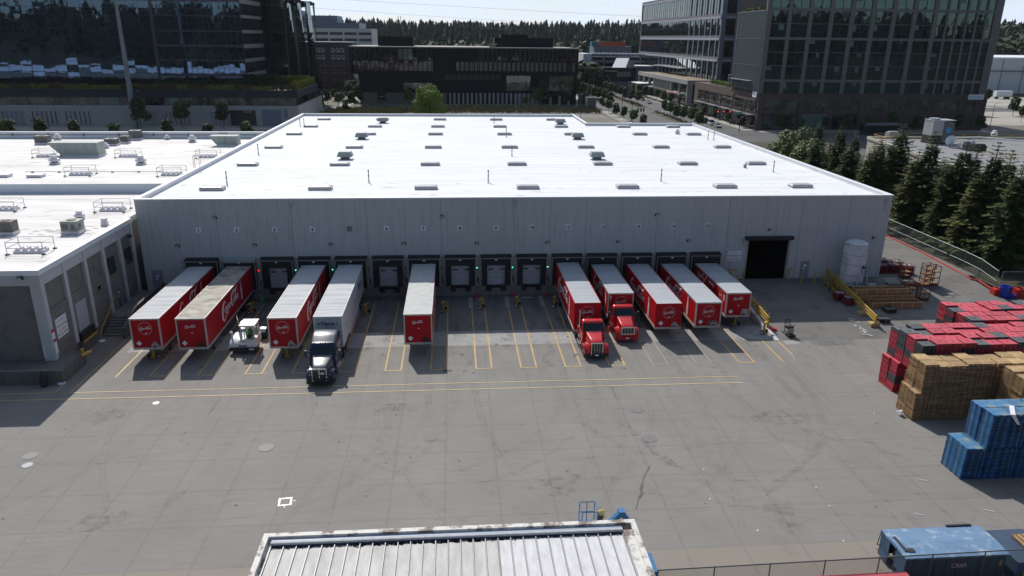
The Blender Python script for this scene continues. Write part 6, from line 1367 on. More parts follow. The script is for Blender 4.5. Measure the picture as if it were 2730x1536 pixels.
# ---------------------------------------------------------------- glazed facades
TILT = random.Random(5)
def facade(parent, name, axis, c, a0, a1, z0, z1, na, nz, glass_, tilt=.006, gap=.05, out=-1, skip=None, sub=(1, 1), lit=None, litm=None, inset=0.):
    """panes as separate window parts on a plane y=c (axis 'y') or x=c (axis 'x'); out = side the pane faces"""
    da, dz = (a1-a0)/na, (z1-z0)/nz
    for j in range(nz):
        for i in range(na):
            if skip and skip(i, j): continue
            m = MB()
            for jj in range(sub[1]):
                for ii in range(sub[0]):
                    u0 = a0+i*da+ii*da/sub[0]+gap; u1 = a0+i*da+(ii+1)*da/sub[0]-gap; v0 = z0+j*dz+jj*dz/sub[1]+gap; v1 = z0+j*dz+(jj+1)*dz/sub[1]-gap
                    t1, t2 = TILT.gauss(0, tilt)*(u1-u0)/2, TILT.gauss(0, tilt)*(v1-v0)/2
                    P4 = [(u0, -t1-t2, v0), (u1, t1-t2, v0), (u1, t1+t2, v1), (u0, -t1+t2, v1)]
                    vs = [((u, c+inset+d, v) if axis == 'y' else (c+inset+d, u, v)) for u, d, v in P4]
                    if (axis == 'y') != (out < 0): vs = vs[::-1]
                    mi = 1 if (lit and lit(i*sub[0]+ii, j*sub[1]+jj)) else 0
                    m.add(vs, [(0, 1, 2, 3)], mi)
            m.build(name, [glass_, litm or GL_LIT], parent)
def mull(axis, c, a0, a1, z0, z1, na, nz, w=.07, h=.07, d=.12, out=-1, m=None):
    m = m or MB()
    for i in range(na+1):
        a = a0+(a1-a0)*i/na
        if axis == 'y': m.box(a-w/2, a+w/2, min(c, c+out*d), max(c, c+out*d), z0, z1)
        else: m.box(min(c, c+out*d), max(c, c+out*d), a-w/2, a+w/2, z0, z1)
    for j in range(nz+1):
        z = z0+(z1-z0)*j/nz
        if axis == 'y': m.box(a0, a1, min(c, c+out*d*.8), max(c, c+out*d*.8), z-h/2, z+h/2)
        else: m.box(min(c, c+out*d*.8), max(c, c+out*d*.8), a0, a1, z-h/2, z+h/2)
    return m
# ---- left glass office block and its planted podium
lt = T('glass_office', 'dark mirror glass office block above a planted podium at upper left', 'office building')
m = MB(); m.box(-175, -72.0, 190.3, 300, 11, 50); m.build('core', MAT['darkmetal'], lt)
facade(lt, 'window', 'y', 190., -160.6, -100.9, 13.4, 45.4, 8, 7, GL_L, .0035, .05, sub=(2, 2))
mull('y', 190., -160.6, -100.9, 13.4, 45.4, 16, 14, .07, .07, .06).build('mullion', MAT['mullion'], lt)
bands = [(11.2, 14.6), (15.3, 19.5), (20., 24.1), (24.8, 29.), (29.4, 33.9), (34.2, 38.5), (39.2, 43.5), (44, 48)]
m = MB(); m.box(-101.2, -100.3, 189.7, 190.1, 11, 49)
for (a, b), (c, d) in zip(bands[:-1], bands[1:]): m.box(-100.3, -71.7, 189.8, 190.1, b, c)
m.build('band', MAT['mull_plum'], lt)
for a, b in bands: facade(lt, 'window', 'y', 190., -100.3, -71.8, a, b, 4, 1, GL_L, .0025, .03, sub=(4, 2))
m = MB()
for a, b in bands: mull('y', 190., -100.3, -71.8, a, b, 16, 2, .06, .05, .1, m=m)
m.build('mullion', MAT['mullion'], lt)
for k, (a, b) in enumerate(bands): facade(lt, 'window', 'x', -71.7, 190.1, 224, a, b, 2, 1, GL_L, .004, .03, out=1, sub=(9, 1))
m = MB()
for k, ((a, b), (c, d)) in enumerate(zip(bands[:-1], bands[1:])): m.box(-71.75, -71.55, 190.1, 218, b-.35, c+.35)
m.build('side_band', MAT['spandrel'], lt); mull('x', -71.7, 190.1, 224, 11.2, 48, 20, 1, .06, .1, .10, out=1).build('side_fin', MAT['mullion'], lt)
g3 = T('folded_glass_wing', 'folded green glass wing behind the left office block', 'office building')
m = MB(); m.box(-71.2, -66.5, 232, 262, 0, 40.4); m.box(-70.5, -66.4, 221.7, 232, 0, 45.5); m.box(-66.4, -64.6, 221.7, 223.5, 0, 41); m.build('core', MAT['darkmetal'], g3)
# recessed dark bay, then tapering folds
facade(g3, 'window', 'y', 221.5, -68.3, -63.8, 12, 42, 1, 7, GL_D, .006, .06, sub=(3, 1)); 
fold = [(-63.7, 221), (-61.6, 229), (-60.8, 226), (-58.7, 234), (-57.9, 231.2), (-55.9, 239), (-55.1, 236.2), (-54.8, 238)]
Zt = 40.6
for k, ((xa, ya), (xb, yb_)) in enumerate(zip(fold[:-1], fold[1:])):
    if k % 2: continue
    la, lb_ = .3, 2.2
    for j in range(7):
        za, zb_ = 1+j*(Zt-1)/7, 1+(j+1)*(Zt-1)/7
        m = MB(); m.quad((xa+.5-la*za/Zt, ya+la*.25*za/Zt, za+.04), (xb+.9-lb_*za/Zt, yb_+lb_*.25*za/Zt, za+.04), (xb+.9-lb_*zb_/Zt, yb_+lb_*.25*zb_/Zt, zb_-.04), (xa+.5-la*zb_/Zt, ya+la*.25*zb_/Zt, zb_-.04)); m.build('window', GL_F, g3)
m = MB(); m.prism([(x-1.8, y+.8) for x, y in fold]+[(-59, 262), (-72, 300), (-72, 224)], Zt, Zt+.4); m.build('roof', MAT['darkmetal'], g3)
pd = T('podium', 'concrete podium with black fascia and planted roof edge at left', 'building')
PX1, PY = -50.8, 169.
m = MB(); m.box(-185, PX1, PY+.2, 215, 0, 6.45); m.build('wall', MAT['pod_conc'], pd)
m = MB(); m.box(-185, PX1-.4, PY+.6, 215, 6.45, 8.95); m.build('upper_wall', MAT['darkmetal'], pd)
m = MB(); m.box(-185, PX1+.2, PY-.1, 188, 8.95, 11.3); m.box(-72, PX1+.2, 188, 206, 8.95, 11.3); m.build('fascia', MAT['fascia'], pd)
facade(pd, 'window', 'y', PY+.55, -150, PX1-.5, 6.5, 8.9, 16, 1, GL_P, .004, .05, sub=(2, 1), lit=lambda i, j: i in (12, 13, 19))
facade(pd, 'window', 'x', PX1-.35, PY+.7, 204, 6.5, 8.9, 6, 1, GL_D, .004, .06, out=1, sub=(3, 1))
m = MB()
for cx_ in (-140, -129.5, -119.3, -88.5, -73.2):
    for i in range(6): m.box(cx_-4.2+i*1.4, cx_-4.1+i*1.4, PY-.05, PY+.2, .3, 4.6); m.bar((cx_-4.15+i*1.4, PY, 4.2), (cx_-3.8+i*1.4, PY-.1, 4.25), .06)
m.build('trellis_post', MAT['mullion'], pd)
m = MB()
for a, b, h in ((-148, -146.3, 4.2), (-142.5, -136.5, 4.6), (-103.6, -101.5, 4.6), (-99.5, -96, 4.5), (-79, -76.5, 4.6)): m.box(a, b, PY-.03, PY+.2, .3, h)
m.build('shutter', MAT['door_grey'], pd)
m = MB(); m.box(-72.5, -64.5, PY-.02, PY+.21, .2, 5.0, 0); m.box(-68.5, -65.5, PY-.08, PY-.02, 4.4, 4.65, 1); m.box(-62.5, -56.5, PY-.02, PY+.21, .2, 5.2, 2); m.box(-55.5, -54.3, PY-.02, PY+.21, 2.6, 5.4, 2); m.build('garage_opening', [MAT['signal'], MAT['yellow'], MAT['band_dark']], pd)
m = MB()
for i in range(14): m.box(-185, PX1+.005, PY+.195, PY+.2, .45*i, .45*i+.02)
m.build('board_line', MAT['pod_conc'], pd)
def hedge_strip(name, boxes, mat, lab, dens=26, s=.34, hgt=.5):
    vs, fs = [], []
    for x0_, x1_, y0_, y1_, z0_, z1_ in boxes:
        vol = (x1_-x0_)*(y1_-y0_)*(z1_-z0_); n = int(dens*max(vol, (x1_-x0_)*(z1_-z0_)*.5))
        for _ in range(n):
            c = Vector((random.uniform(x0_, x1_), random.uniform(y0_, y1_), z0_+(z1_-z0_)*random.random()**.8)); u = Vector((random.gauss(0, 1), random.gauss(0, 1), random.gauss(0, .6)+hgt)).normalized()*s; v = u.orthogonal().normalized()*s*.45
            b = len(vs); vs += [c-v, c+v, c+u+v*.3, c+u-v*.3]; fs.append((b, b+1, b+2, b+3))
    me = bpy.data.meshes.new(name); me.from_pydata([tuple(v) for v in vs], [], fs); me.materials.append(mat); o = bpy.data.objects.new(name, me); col.objects.link(o); tag(o, lab, 'planting', kind='stuff'); return o
hb = []; x = -160
brown, green = [], []
while x < -52:
    w_ = random.uniform(3, 7); tgt = brown if random.random() < .5 else green; tgt.append((x, min(x+w_, -51.5), PY+.1, PY+1.3, 11.2, 12.7+random.uniform(-.3, .35))); x += w_
hedge_strip('grass_planting', brown, MAT['hedge_brown'], 'rust brown ornamental grass along the podium roof edge', 16, .7, 1.6)
hedge_strip('hedge', green+[(-53, -51.2, PY+1, 205, 11.2, 13.6), (-62, -53, 200, 206, 11.2, 14)], MAT['hedge'], 'yellow green hedge along the corner of the podium roof', 14, .55, 1.2)
hedge_strip('hedge', [(-100, -72, 183, 188, 11.2, 13.0), (-72, -60, 186, 192, 11.2, 15)], MAT['leaf_street'], 'dark shrubs at the foot of the glass office', 10, .6)

# ---- centre: black office with brown fins
db = T('black_office', 'low black office block with brown fins and two roof boxes in the centre', 'office building')
m = MB(); m.box(-44.2, 53.8, 250.3, 300, 13.4, 23.6); m.box(-40.5, 53.3, 250.2, 300, 0, 13.4); m.build('wall', MAT['darkmetal'], db)
m = MB(); m.box(-44.6, 54.1, 249.9, 300.4, 23.6, 24.1); m.build('roof', M('blackroof', (.10, .14, .135), .7, world_=True, c2=(.2, .14, .1), ns=.1), db)
m = MB(); m.box(-40, -3.5, 250.0, 250.2, 0, 5.7); m.box(26, 37, 250.0, 250.2, 0, 4.9); m.build('base_wall', MAT['conc_dark'], db)
m = MB()
for i in range(22): x = -2+i*1.9; m.box(x-(.42 if i % 3 else .3), x+.42, 249.9, 250.2, 0, 5.2)
for i in range(4): m.box(38+i*4-.5, 38.5+i*4, 249.9, 250.2, 0, 4.2)
m.build('base_pier', MAT['stone'] if 0 else MAT['pod_conc'], db)
m = MB(); m.box(-44, 53.6, 249.9, 250.3, 12.9, 14.1); m.box(-40.4, 53.2, 249.95, 250.25, 5.2, 5.9); m.box(-44, 53.6, 249.9, 250.3, 18.4, 18.8); m.build('floor_band', MAT['darkmetal'], db)
m = MB()
for i in range(49):
    x = -43.6+i*2.0
    if -9.5 < x < -4.5: continue
    wf = .18 if x < -4 else .34
    if not (-4.5 <= x < 11): m.box(x-wf/2-.05, x+wf/2+.05, 249.4, 250.25, 14.1, 23.4)
m.build('fin', MAT['brown_fin'], db)
m = MB()
for i in range(8): x = -4.+i*2.0; m.box(x-.14, x+.14, 249.5, 250.25, 14.1, 23.4)
m.build('fin', MAT['darkmetal'], db, label='black fin of the middle bay')
facade(db, 'window', 'y', 250.22, -43, -9, 14.2, 23.3, 8, 1, GL_D, .004, .08, sub=(2, 2), lit=lambda i, j: (i in (9, 10, 11) and j == 1))
facade(db, 'window', 'y', 250.22, 0.6, 53, 14.2, 18.3, 13, 1, GL_D, .004, .25, sub=(2, 1), lit=lambda i, j: i > 2 and i not in (24,), litm=M('interior_pale', (.16, .2, .17), .4, world_=True, c2=(.07, .09, .075), ns=.9))
facade(db, 'window', 'y', 250.22, 10, 53, 18.8, 23.3, 10, 1, GL_D, .004, .1, sub=(2, 1))
facade(db, 'window', 'y', 250.1, -22, -9.5, 6.4, 9.3, 3, 1, GL_P, .004, .05, sub=(2, 1)); facade(db, 'window', 'y', 250.1, 22.5, 33, 6.2, 12.6, 3, 1, GL_P, .004, .05, sub=(2, 2)); facade(db, 'window', 'y', 250.1, 41, 52, 6.2, 12.6, 3, 1, GL_P, .004, .05, sub=(2, 2))
m = MB(); m.box(-33, -17.9, 262, 275, 24.1, 28.1); m.build('roof_box', MAT['darkmetal'], db)
m = MB(); m.box(18, 44, 262, 278, 24.1, 28.1); m.box(21, 33, 264, 276, 28.1, 29.4); m.build('roof_box', MAT['darkmetal'], db)
m = MB(); m.box(15.4, 18, 255, 257, 24.1, 25.2); m.box(14.6, 18.8, 254.6, 257.4, 25.2, 25.5); m.box(52, 53, 258, 259, 24.1, 26.2); m.build('roof_vent', MAT['tan_edge'], db)
m = MB(); m.box(-4, 20, 249.99, 250.19, 10.6, 12.8); m.build('terrace_opening', MAT['leaf_fardec'], db); m = MB(); [m.box(-4+i*2.4, -3.6+i*2.4, 249.9, 250.2, 10.6, 12.8) for i in range(11)]; m.box(-4.2, 20.5, 249.9, 250.2, 10.3, 10.7); m.build('terrace_frame', MAT['darkmetal'], db)
m = MB(); m.box(54.2, 58, 227, 250, 0, 5.2); tag(m.build('garden_wall', MAT['conc_dark']), 'dark concrete wall beside the black office, right end', 'wall')

# ---- right tower, brown grid
rt = T('grid_tower', 'tall dark tower with grey brown grid and brick base at upper right', 'office building')
TX0, TX1, TY = 98.6, 176.5, 160.
m = MB(); m.box(TX0+.5, TX1-.5, TY+.6, 184, 11.8, 52); m.box(132, TX1-.5, 184, 226, 11.8, 52); m.build('core', MAT['darkmetal'], rt)
m = MB(); m.box(TX0, TX1+.6, TY-.6, 226, 9.8, 11.8); m.box(TX0, TX1+.6, TY+.2, 226, 0, 9.8)
bx = [(98.6, 100.5), (112.5, 114.1), (122.9, 124.3), (133.2, 134.6), (143.6, 144.8), (154, 155.2), (167.4, 169.1), (173.3, 177.1)]
for a, b in bx: m.box(a, b, TY-.6, TY+.2, 0, 9.8)
m.box(98.6, 177.1, TY-.5, TY+.2, 5.4, 6.5); m.box(134.6, 173.3, TY-.45, TY+.2, 0, 5.4); m.build('brick_base', MAT['brick'], rt)
for (a, b), (c, d) in zip(bx[:-1], bx[1:]):
    facade(rt, 'window', 'y', TY-.2, b, c, 6.5, 9.8, 1, 1, GL_P, .003, .03, sub=(1, 1)); mull('y', TY-.22, b, c, 6.5, 9.8, 6, 3, .07, .06, .05).build('mullion', MAT['mullion'], rt)
    if c < 135: facade(rt, 'window', 'y', TY-.2, b, c, .3, 5.3, 1, 1, GL_P, .003, .03, lit=lambda i, j: b > 112 and b < 115); mull('y', TY-.22, b, c, .3, 5.3, 6, 2, .07, .06, .05).build('mullion', MAT['mullion'], rt)
m = MB(); zb_ = [(15.4, 16.2), (28.4, 29.2), (37.2, 38.0), (48.8, 50)]
for a, b in zb_: m.box(TX0, TX1, TY-.02, TY+.62, a, b)
for z in (20.4, 24.6, 33.3, 43): m.box(TX0, TX1, TY+.25, TY+.5, z-.09, z+.09)
px_ = [98.6, 100.0, 105.4, 106.6, 112.2, 113.4, 119.0, 120.3, 125.8, 127.2, 132.7, 134.1, 139.6, 141.0, 146.5, 147.9, 153.5, 154.9, 157.9, 158.5, 161.3, 161.9, 164.6, 165.2, 167.9, 168.5, 171.1, 171.7, 174.0, 176.5]
for a, b in zip(px_[0::2], px_[1::2]): m.box(a, b, TY, TY+.6, 11.8, 50)
m.build('grid_frame', MAT['tan'], rt)
lv = [(11.8, 15.4), (16.2, 20.3), (20.5, 24.5), (24.7, 28.4), (29.2, 33.2), (33.4, 37.2), (38, 42.9), (43.1, 48.8)]
HL = random.Random(3)
for ai, (a, b) in enumerate(zip(px_[1::2], px_[2::2])):
    for k in range(0, 8, 2):
        (z0_, _), (_, z1_) = lv[k], lv[k+1]
        if k == 0: z0_, z1_ = 11.8, 20.3
        wide = b-a > 4; sub_ = (2, 3) if wide else (1, 3)
        zz = [lv[k], lv[k+1]]
        m = MB()
        for (za, zb2) in zz:
            for ii in range(sub_[0]):
                u0 = a+(b-a)*ii/sub_[0]+.04; u1 = a+(b-a)*(ii+1)/sub_[0]-.04; t1 = HL.gauss(0, .004); vs = [(u0, TY+.45-t1, za+.03), (u1, TY+.45+t1, za+.03), (u1, TY+.45+t1, zb2-.03), (u0, TY+.45-t1, zb2-.03)]
                m.add(vs, [(0, 1, 2, 3)], 0)
                if HL.random() < .22: w2 = (u1-u0)*HL.uniform(.25, .8); h2 = (zb2-za)*HL.uniform(.15, .6); m.add([(u0+.1, TY+.43, zb2-.1-h2), (u0+.1+w2, TY+.43, zb2-.1-h2), (u0+.1+w2, TY+.43, zb2-.1), (u0+.1, TY+.43, zb2-.1)], [(0, 1, 2, 3)], 1)
        m.build('window', [GL_R, M('blind_pale', (.10, .16, .145), .5) if ai == 0 and k == 0 else bpy.data.materials['blind_pale']], rt)
m = MB()
for a, b in zip(px_[1::2], px_[2::2]):
    if b-a > 4: m.box((a+b)/2-.05, (a+b)/2+.05, TY+.3, TY+.5, 11.8, 50)
m.build('mullion', MAT['mullion'], rt)
m = MB(); m.box(98.4, 98.55, 159, 159.1, 0, .1)
# west side: fins and green glass, sign boards
facade(rt, 'window', 'x', 98.75, 161, 183.5, 12.2, 37, 4, 4, GL_L, .006, .05, out=-1, sub=(3, 2)); m = MB()
for i in range(16): y = 161+i*1.5; m.box(98.0, 98.72, y-.06, y+.06, 12.2, 37.2)
for z in (20.4, 28.7, 37.1): m.box(98.2, 98.72, 160.6, 183.5, z-.1, z+.15)
m.build('side_fin', MAT['fin'], rt)
m = MB(); m.box(98.3, 98.74, 159.9, 160.8, 11.8, 50); m.box(98.3, 98.7, 183.4, 184.6, 11.8, 37.3); m.build('corner_pier', MAT['tan'], rt)
hedge_strip('roof_planting', [(98.8, 101, 163, 183, 37.2, 38.4)], MAT['hedge'], 'grass planting on the high setback of the right tower', 12, .5)
hedge_strip('roof_planting', [(99.5, 102, 162, 182, 11.8, 13.2), (99.5, 103, 190, 212, 11.8, 13.4)], MAT['leaf_bright'], 'green planting on the brick podium roof', 8, .5)
for sx, lab in ((170.2, 'white company sign at the right end of the brick base'),):
    m = MB(); m.box(sx, sx+5.4, TY-.75, TY-.6, 10.2, 11.85); sg = m.build('sign_board', MAT['white_paint'], rt, label=lab)
    t = text_mesh('snowflake', .85, M('skyblue', (.04, .32, .62), .5), bold=.01); t.location = (sx+3.1, TY-.76, 11.0); t.rotation_euler = (R(90), 0, 0); t.parent = sg
    m = MB()
    for k in range(3): a_ = R(60*k); m.bar((sx+.75-.42*math.cos(a_), TY-.76, 11.0-.42*math.sin(a_)), (sx+.75+.42*math.cos(a_), TY-.76, 11.0+.42*math.sin(a_)), .13, .02)
    m.build('emblem', bpy.data.materials['skyblue'], sg)
m = MB(); m.box(98.05, 98.2, 160.4, 163.8, 10.4, 12.2); sg = m.build('sign_board', MAT['white_paint'], rt, label='white company sign on the street corner of the brick base')
t = text_mesh('snowflake', .62, bpy.data.materials['skyblue'], bold=.01); t.location = (98.03, 161.9, 11.3); t.rotation_euler = (R(90), 0, R(-90)); t.parent = sg
m = MB()
wy = [(160.6, 169), (170.2, 181), (182.2, 193), (194.2, 207), (208.2, 221)]
for a, b in wy: facade(rt, 'window', 'x', 98.5, a, b, 5.6, 9.2, 1, 1, GL_P, .003, .03, out=-1, sub=(2, 1)); facade(rt, 'window', 'x', 98.5, a, b, .3, 4.6, 1, 1, GL_D, .003, .03, out=-1, sub=(4, 1)); mull('x', 98.5, a, b, 5.6, 9.2, 6, 3, .08, .07, .08, out=-1, m=m); mull('x', 98.5, a, b, .3, 4.6, 6, 2, .08, .07, .08, out=-1, m=m)
m.build('mullion', MAT['mullion'], rt)
m = MB()
for a, b in wy: m.box(96.4, 98.6, a+.5, b-.5, 4.7, 4.85)
m.build('canopy', MAT['galv_dark'], rt)
m = MB(); m.path([(97.5, 186, 12), (97.0, 184, 16.5), (99, 183.8, 16.5), (99, 190, 12)], .2, 6); m.box(96.8, 101, 165, 184, 15.3, 15.5); m.build('pergola', MAT['fin'], rt)

# ---- banded tower behind the avenue
r2 = T('banded_tower', 'tower with pale blue bands and white mullions behind the avenue', 'office building')
BX, BY0, BY1 = 116.0, 251., 394.
m = MB(); m.box(BX+.4, 200, BY0+.4, BY1-.4, 0, 47.5); m.build('core', MAT['darkmetal'], r2)
zz = [11, 19.1, 28.1, 37.1, 47.4]
m = MB()
for z in zz[1:]: m.box(BX-.5, BX+.3, BY0-.3, BY1, z-.1, z+.9); m.box(BX-.5, 200, BY0-.5, BY0+.4, z-.1, z+.9)
for i in range(6): y = BY0+4.5+i*8.0; m.box(BX-.45, BX+.3, y-.28, y+.28, 11, 48)
for i in range(7): y = BY0+52+i*7.5; m.box(BX-.3, BX+.2, y-.25, y+.25, 11, 19.1)
m.box(BX-.4, BX+4, BY1-.6, BY1, 11, 48.4)
m.build('band', MAT['band'], r2)
m = MB()
for z in zz[1:]: m.box(BX-.35, BX+.2, BY0, BY1, z+.9, z+1.9); m.box(BX, 200, BY0-.3, BY0+.2, z+.9, z+1.9)
m.build('spandrel', MAT['spandrel'], r2)
for k in range(4):
    facade(r2, 'window', 'x', BX, BY0+.3, BY1-.8, zz[k]+(1.9 if k else 0), zz[k+1]-.1, 9, 1, GL_R, .004, .03, out=-1, sub=(4, 2), lit=lambda i, j, k=k: k == 3 and (i*7+3) % 5 < 2 and i > 6, litm=GL_LIT)
    facade(r2, 'window', 'y', BY0, BX+2.2, 148, zz[k]+(1.9 if k else 0), zz[k+1]-.1, 5, 1, GL_D, .003, .05, sub=(1, 2))
m = MB()
for k in range(4): mull('x', BX, BY0+.3, BY1-.8, zz[k]+(1.9 if k else 0), zz[k+1]-.1, 36, 2, .14, .08, .12, out=-1, m=m)
m.build('mullion', MAT['mullion'], r2)
m = MB()
for i in range(6): x = BX-.3+i*6.36; m.box(x, x+(2.0 if i < 2 else 1.3), BY0-.8, BY0+.3, 0, 60)
m.build('pier', MAT['band_dark'], r2)
m = MB(); m.box(118, 190, 255, 330, 48.4, 52); m.box(122, 125, 330, 360, 48.4, 50); m.build('plant_room', MAT['galv_dark'], r2)
p2 = T('stone_podium', 'two storey pale stone podium along the avenue', 'building')
m = MB(); QX, QY0, QY1 = 103.0, 250., 341.; m.box(QX+1.2, BX+.5, QY0+.8, QY1, 0, 10.6); m.build('core', MAT['darkmetal'], p2)
m = MB(); m.box(QX-.2, QX+1.4, QY0-.2, QY1+.2, 9.2, 11.1); m.box(QX+1.4, BX+.4, QY0-.2, QY0+1.2, 9.2, 11.1)
pys = [250, 263, 276, 279.6, 283.2, 286.8, 290.4, 294, 297.6, 301, 304.4, 308, 318, 330, 340.2]
for y in pys: m.box(QX, QX+.9, y-.0, y+(.9 if y in (250, 276, 308, 340.2) else .55), 0, 9.2)
m.box(QX+.2, QX+.8, QY0, QY1, 4.3, 5.0); m.box(QX+.2, QX+2.4, QY0-.1, QY0+1.0, 0, 9.2); m.build('frame', MAT['stone'], p2)
for a, b in zip(pys[:-1], pys[1:]): facade(p2, 'window', 'x', QX+.7, a+.5, b, 5.0, 9.2, 1, 1, GL_P, .003, .04, out=-1, sub=(3 if b-a > 6 else 1, 1)); facade(p2, 'window', 'x', QX+.7, a+.5, b, .2, 4.3, 1, 1, GL_D, .003, .04, out=-1, sub=(2, 1))
m = MB(); m.box(QX+.2, BX, QY0, QY1, 10.6, 10.9, 0); m.build('roof', M('roofmoss', (.22, .19, .13), .9, world_=True, c2=(.17, .11, .05), ns=.12), p2)
m = MB(); m.box(QX-2.2, QX+.1, QY0+3, QY0+30, 4.5, 4.7); m.box(QX-2.2, QX+.1, QY0+58, QY0+90, 4.5, 4.7); m.box(112, BX-.2, 293, 345, 14.4, 14.7); m.build('canopy', MAT['fin'], p2)

# ---- cream building behind the conifers, with its roof equipment
cb = T('cream_building', 'cream concrete building with grey gravel roof behind the conifers', 'building')
poly = [(82.8, 64.3), (77.6, 33), (78.2, 4), (135, 4), (135, 62)]
m = MB(); m.prism(poly, 0, 9.5); m.build('wall', MAT['cream'], cb)
m = MB(); m.prism([(83.4, 63.6), (78.3, 33), (78.9, 4.6), (134.5, 4.6), (134.5, 61.5)], 9.5, 9.62); m.build('roof', MAT['gravel'], cb)
m = MB()
for (xa, ya), (xb, yb_) in zip(poly, poly[1:]+poly[:1]): m.bar((xa, ya, 9.75), (xb, yb_, 9.75), .45, .5)
m.build('coping', MAT['cream'], cb)
m = MB(); m.bar((104, 60.5, 10.3), (130, 30, 10.3), .35, .25); m.bar((97, 60.6, 10.2), (104, 60.5, 10.3), .35, .25); m.build('roof_edge', MAT['white_paint'], cb)
def safety_rail(p, q, lab, n=3):
    o = T('safety_rail', lab, 'railing', (0, 0, 0), 0, 'yellow railings on the cream building'); p, q = Vector(p), Vector(q); b = MB()
    for i in range(n):
        a = p.lerp(q, i/n+.01); c = p.lerp(q, (i+1)/n-.01); b.path([(a.x, a.y, a.z), (a.x, a.y, a.z+1.05), (c.x, c.y, c.z+1.05), (c.x, c.y, c.z)], .045, 5); b.path([(a.x, a.y, a.z+.55), (c.x, c.y, c.z+.55)], .035, 5)
    b.build('rail', MAT['yellow'], o)
safety_rail((83.4, 63.3, 9.7), (97, 62.8, 9.7), 'yellow railing along the left back edge of the cream roof', 4); safety_rail((98.5, 62.6, 9.7), (118, 61.8, 9.7), 'yellow railing along the right back edge of the cream roof', 6)
safety_rail((82.7, 62, 9.7), (81.7, 56, 9.7), 'short yellow railing on the corner of the cream roof', 2); p = atz(2030+2150/3.677, 330+330/3.677, 9.7); safety_rail((p.x, p.y, 9.7), (p.x+6, p.y-6, 9.7), 'yellow railing in the middle of the cream roof', 2)
ct = T('cooling_tower', 'large grey rooftop cooling tower with a round blue mark', 'cooling tower', (92.8, 57.4, 9.65), .0); ct.scale = (.70, .8, .80)
m = MB(); m.box(-3.2, -.2, -1.8, 1.8, 1.9, 5.4, 0); m.box(-.2, 3.1, -1.6, 1.8, .3, 4.9, 1); m.box(-3.2, -.2, -1.75, 1.8, .4, 1.85, 2); m.box(-3.3, 3.2, -1.9, 1.9, 0, .35, 2); m.build('casing', [MAT['galv'], MAT['galv_dark'], MAT['signal']], ct)
m = MB(); m.box(-3.3, 3.15, -1.9, 1.9, 5.4, 5.55); m.cyl((-1.7, 0, 5.5), (-1.7, 0, 5.9), 1.3, 16); m.build('fan_deck', MAT['galv'], ct)
m = MB(); m.cyl((1.6, -1.61, 3.2), (1.6, -1.64, 3.2), .75, 20, 0); m.bar((1.2, -1.66, 3.5), (2.0, -1.66, 2.9), .14, .01, 1); m.build('round_mark', [M('markblue', (.03, .3, .55), .5), MAT['sign_white']], ct)
def dish(px, py, r, lab):
    p = atz(px, py, 9.65); o = T('satellite_dish', lab, 'satellite dish', (p.x, p.y, 9.65), R(-8)); m = MB(); vs = []
    b = MB(); b.lathe([(r, 0), (r*.8, .14*r), (r*.5, .28*r), (.05, .34*r)], 20); d = b.build('reflector', MAT['sign_white'], o, smooth=True); d.location = (0, 0, r*1.35); d.rotation_euler = (R(105), 0, 0)
    b = MB(); b.cyl((0, 0, 0), (0, .2, r*1.2), .1, 8); b.bar((0, -.1, r*.7), (.0, -r*1.1, r*1.2), .06); b.build('mast', MAT['galv_dark'], o)
dish(2030+1840/3.677, 330+230/3.677, .95, 'round white satellite dish beside the cooling tower'); dish(2030+2062/3.677, 330+230/3.677, .55, 'second satellite dish right of the big one, seen edge on')
for px, py, w_, lab in ((1280, 135, 1.2, 'grey roof unit left of the cooling tower'), (1990, 245, 1.0, 'small dark roof unit behind a conifer top'), (2120, 265, 1.1, 'black roof unit between two conifer tops')):
    p = atz(2030+px/3.677, 330+py/3.677, 9.65); m = MB(); m.box(-w_, w_, -.7, .7, 0, 1.0); m.box(-w_*.8, w_*.8, -.5, .5, 1.0, 1.25); o = m.build('roof_unit', MAT['galv'] if px < 2000 else MAT['signal']); o.location = p; tag(o, lab, 'roof unit')
for px, py in ((2280, 118),): p = atz(2030+px/3.677, 330+py/3.677, 9.65); mushroom(p.x, p.y, 9.65, 1.1, 'white roof vent near the yellow railing on the cream roof')
m = MB(); [m.box(p_[0]-.35, p_[0]+.05, p_[1]-.35, p_[1]+.35, 2, 9.5) for p_ in ((77.7, 20), (78, 28), (78.9, 40), (80, 48), (78.1, 12))]; m.build('pilaster', MAT['cream'], cb)

# ---- far buildings
ob = T('white_office', 'white striped office building beyond the left glass wing', 'office building')
m = MB(); m.box(-118, -55, 450, 490, 0, 33); m.build('wall', MAT['office'], ob)
m = MB(); m.box(-118, -63, 449.7, 490, 33, 36.6); m.box(-100, -78, 455, 480, 36.6, 41); m.box(-112, -101, 455, 480, 36.6, 44); m.build('upper_floor', MAT['band_dark'], ob)
for k in range(6):
    z = 9.0+k*3.95
    for i in range(5): a = -102+i*9.6; m = MB(); m.box(a, a+8.4, 449.7, 449.95, z, z+1.75); m.build('window', MAT['officewin'], ob)
ap = T('brick_apartments', 'brown apartment block with white framed windows left of the black office', 'apartment building')
m = MB(); m.box(-96, -53.5, 330, 350, 15.6, 24.6, 0); m.box(-96, -53.8, 330.2, 350, 0, 15.6, 1); m.box(-53.5, -52.8, 330.4, 346, 4, 24, 2); m.build('wall', [MAT['apt'], MAT['apt_brick'], MAT['band_dark']], ap)
m = MB(); m.box(-96.4, -53.1, 329.6, 350, 24.6, 25.1); m.build('roof', MAT['band_dark'], ap)
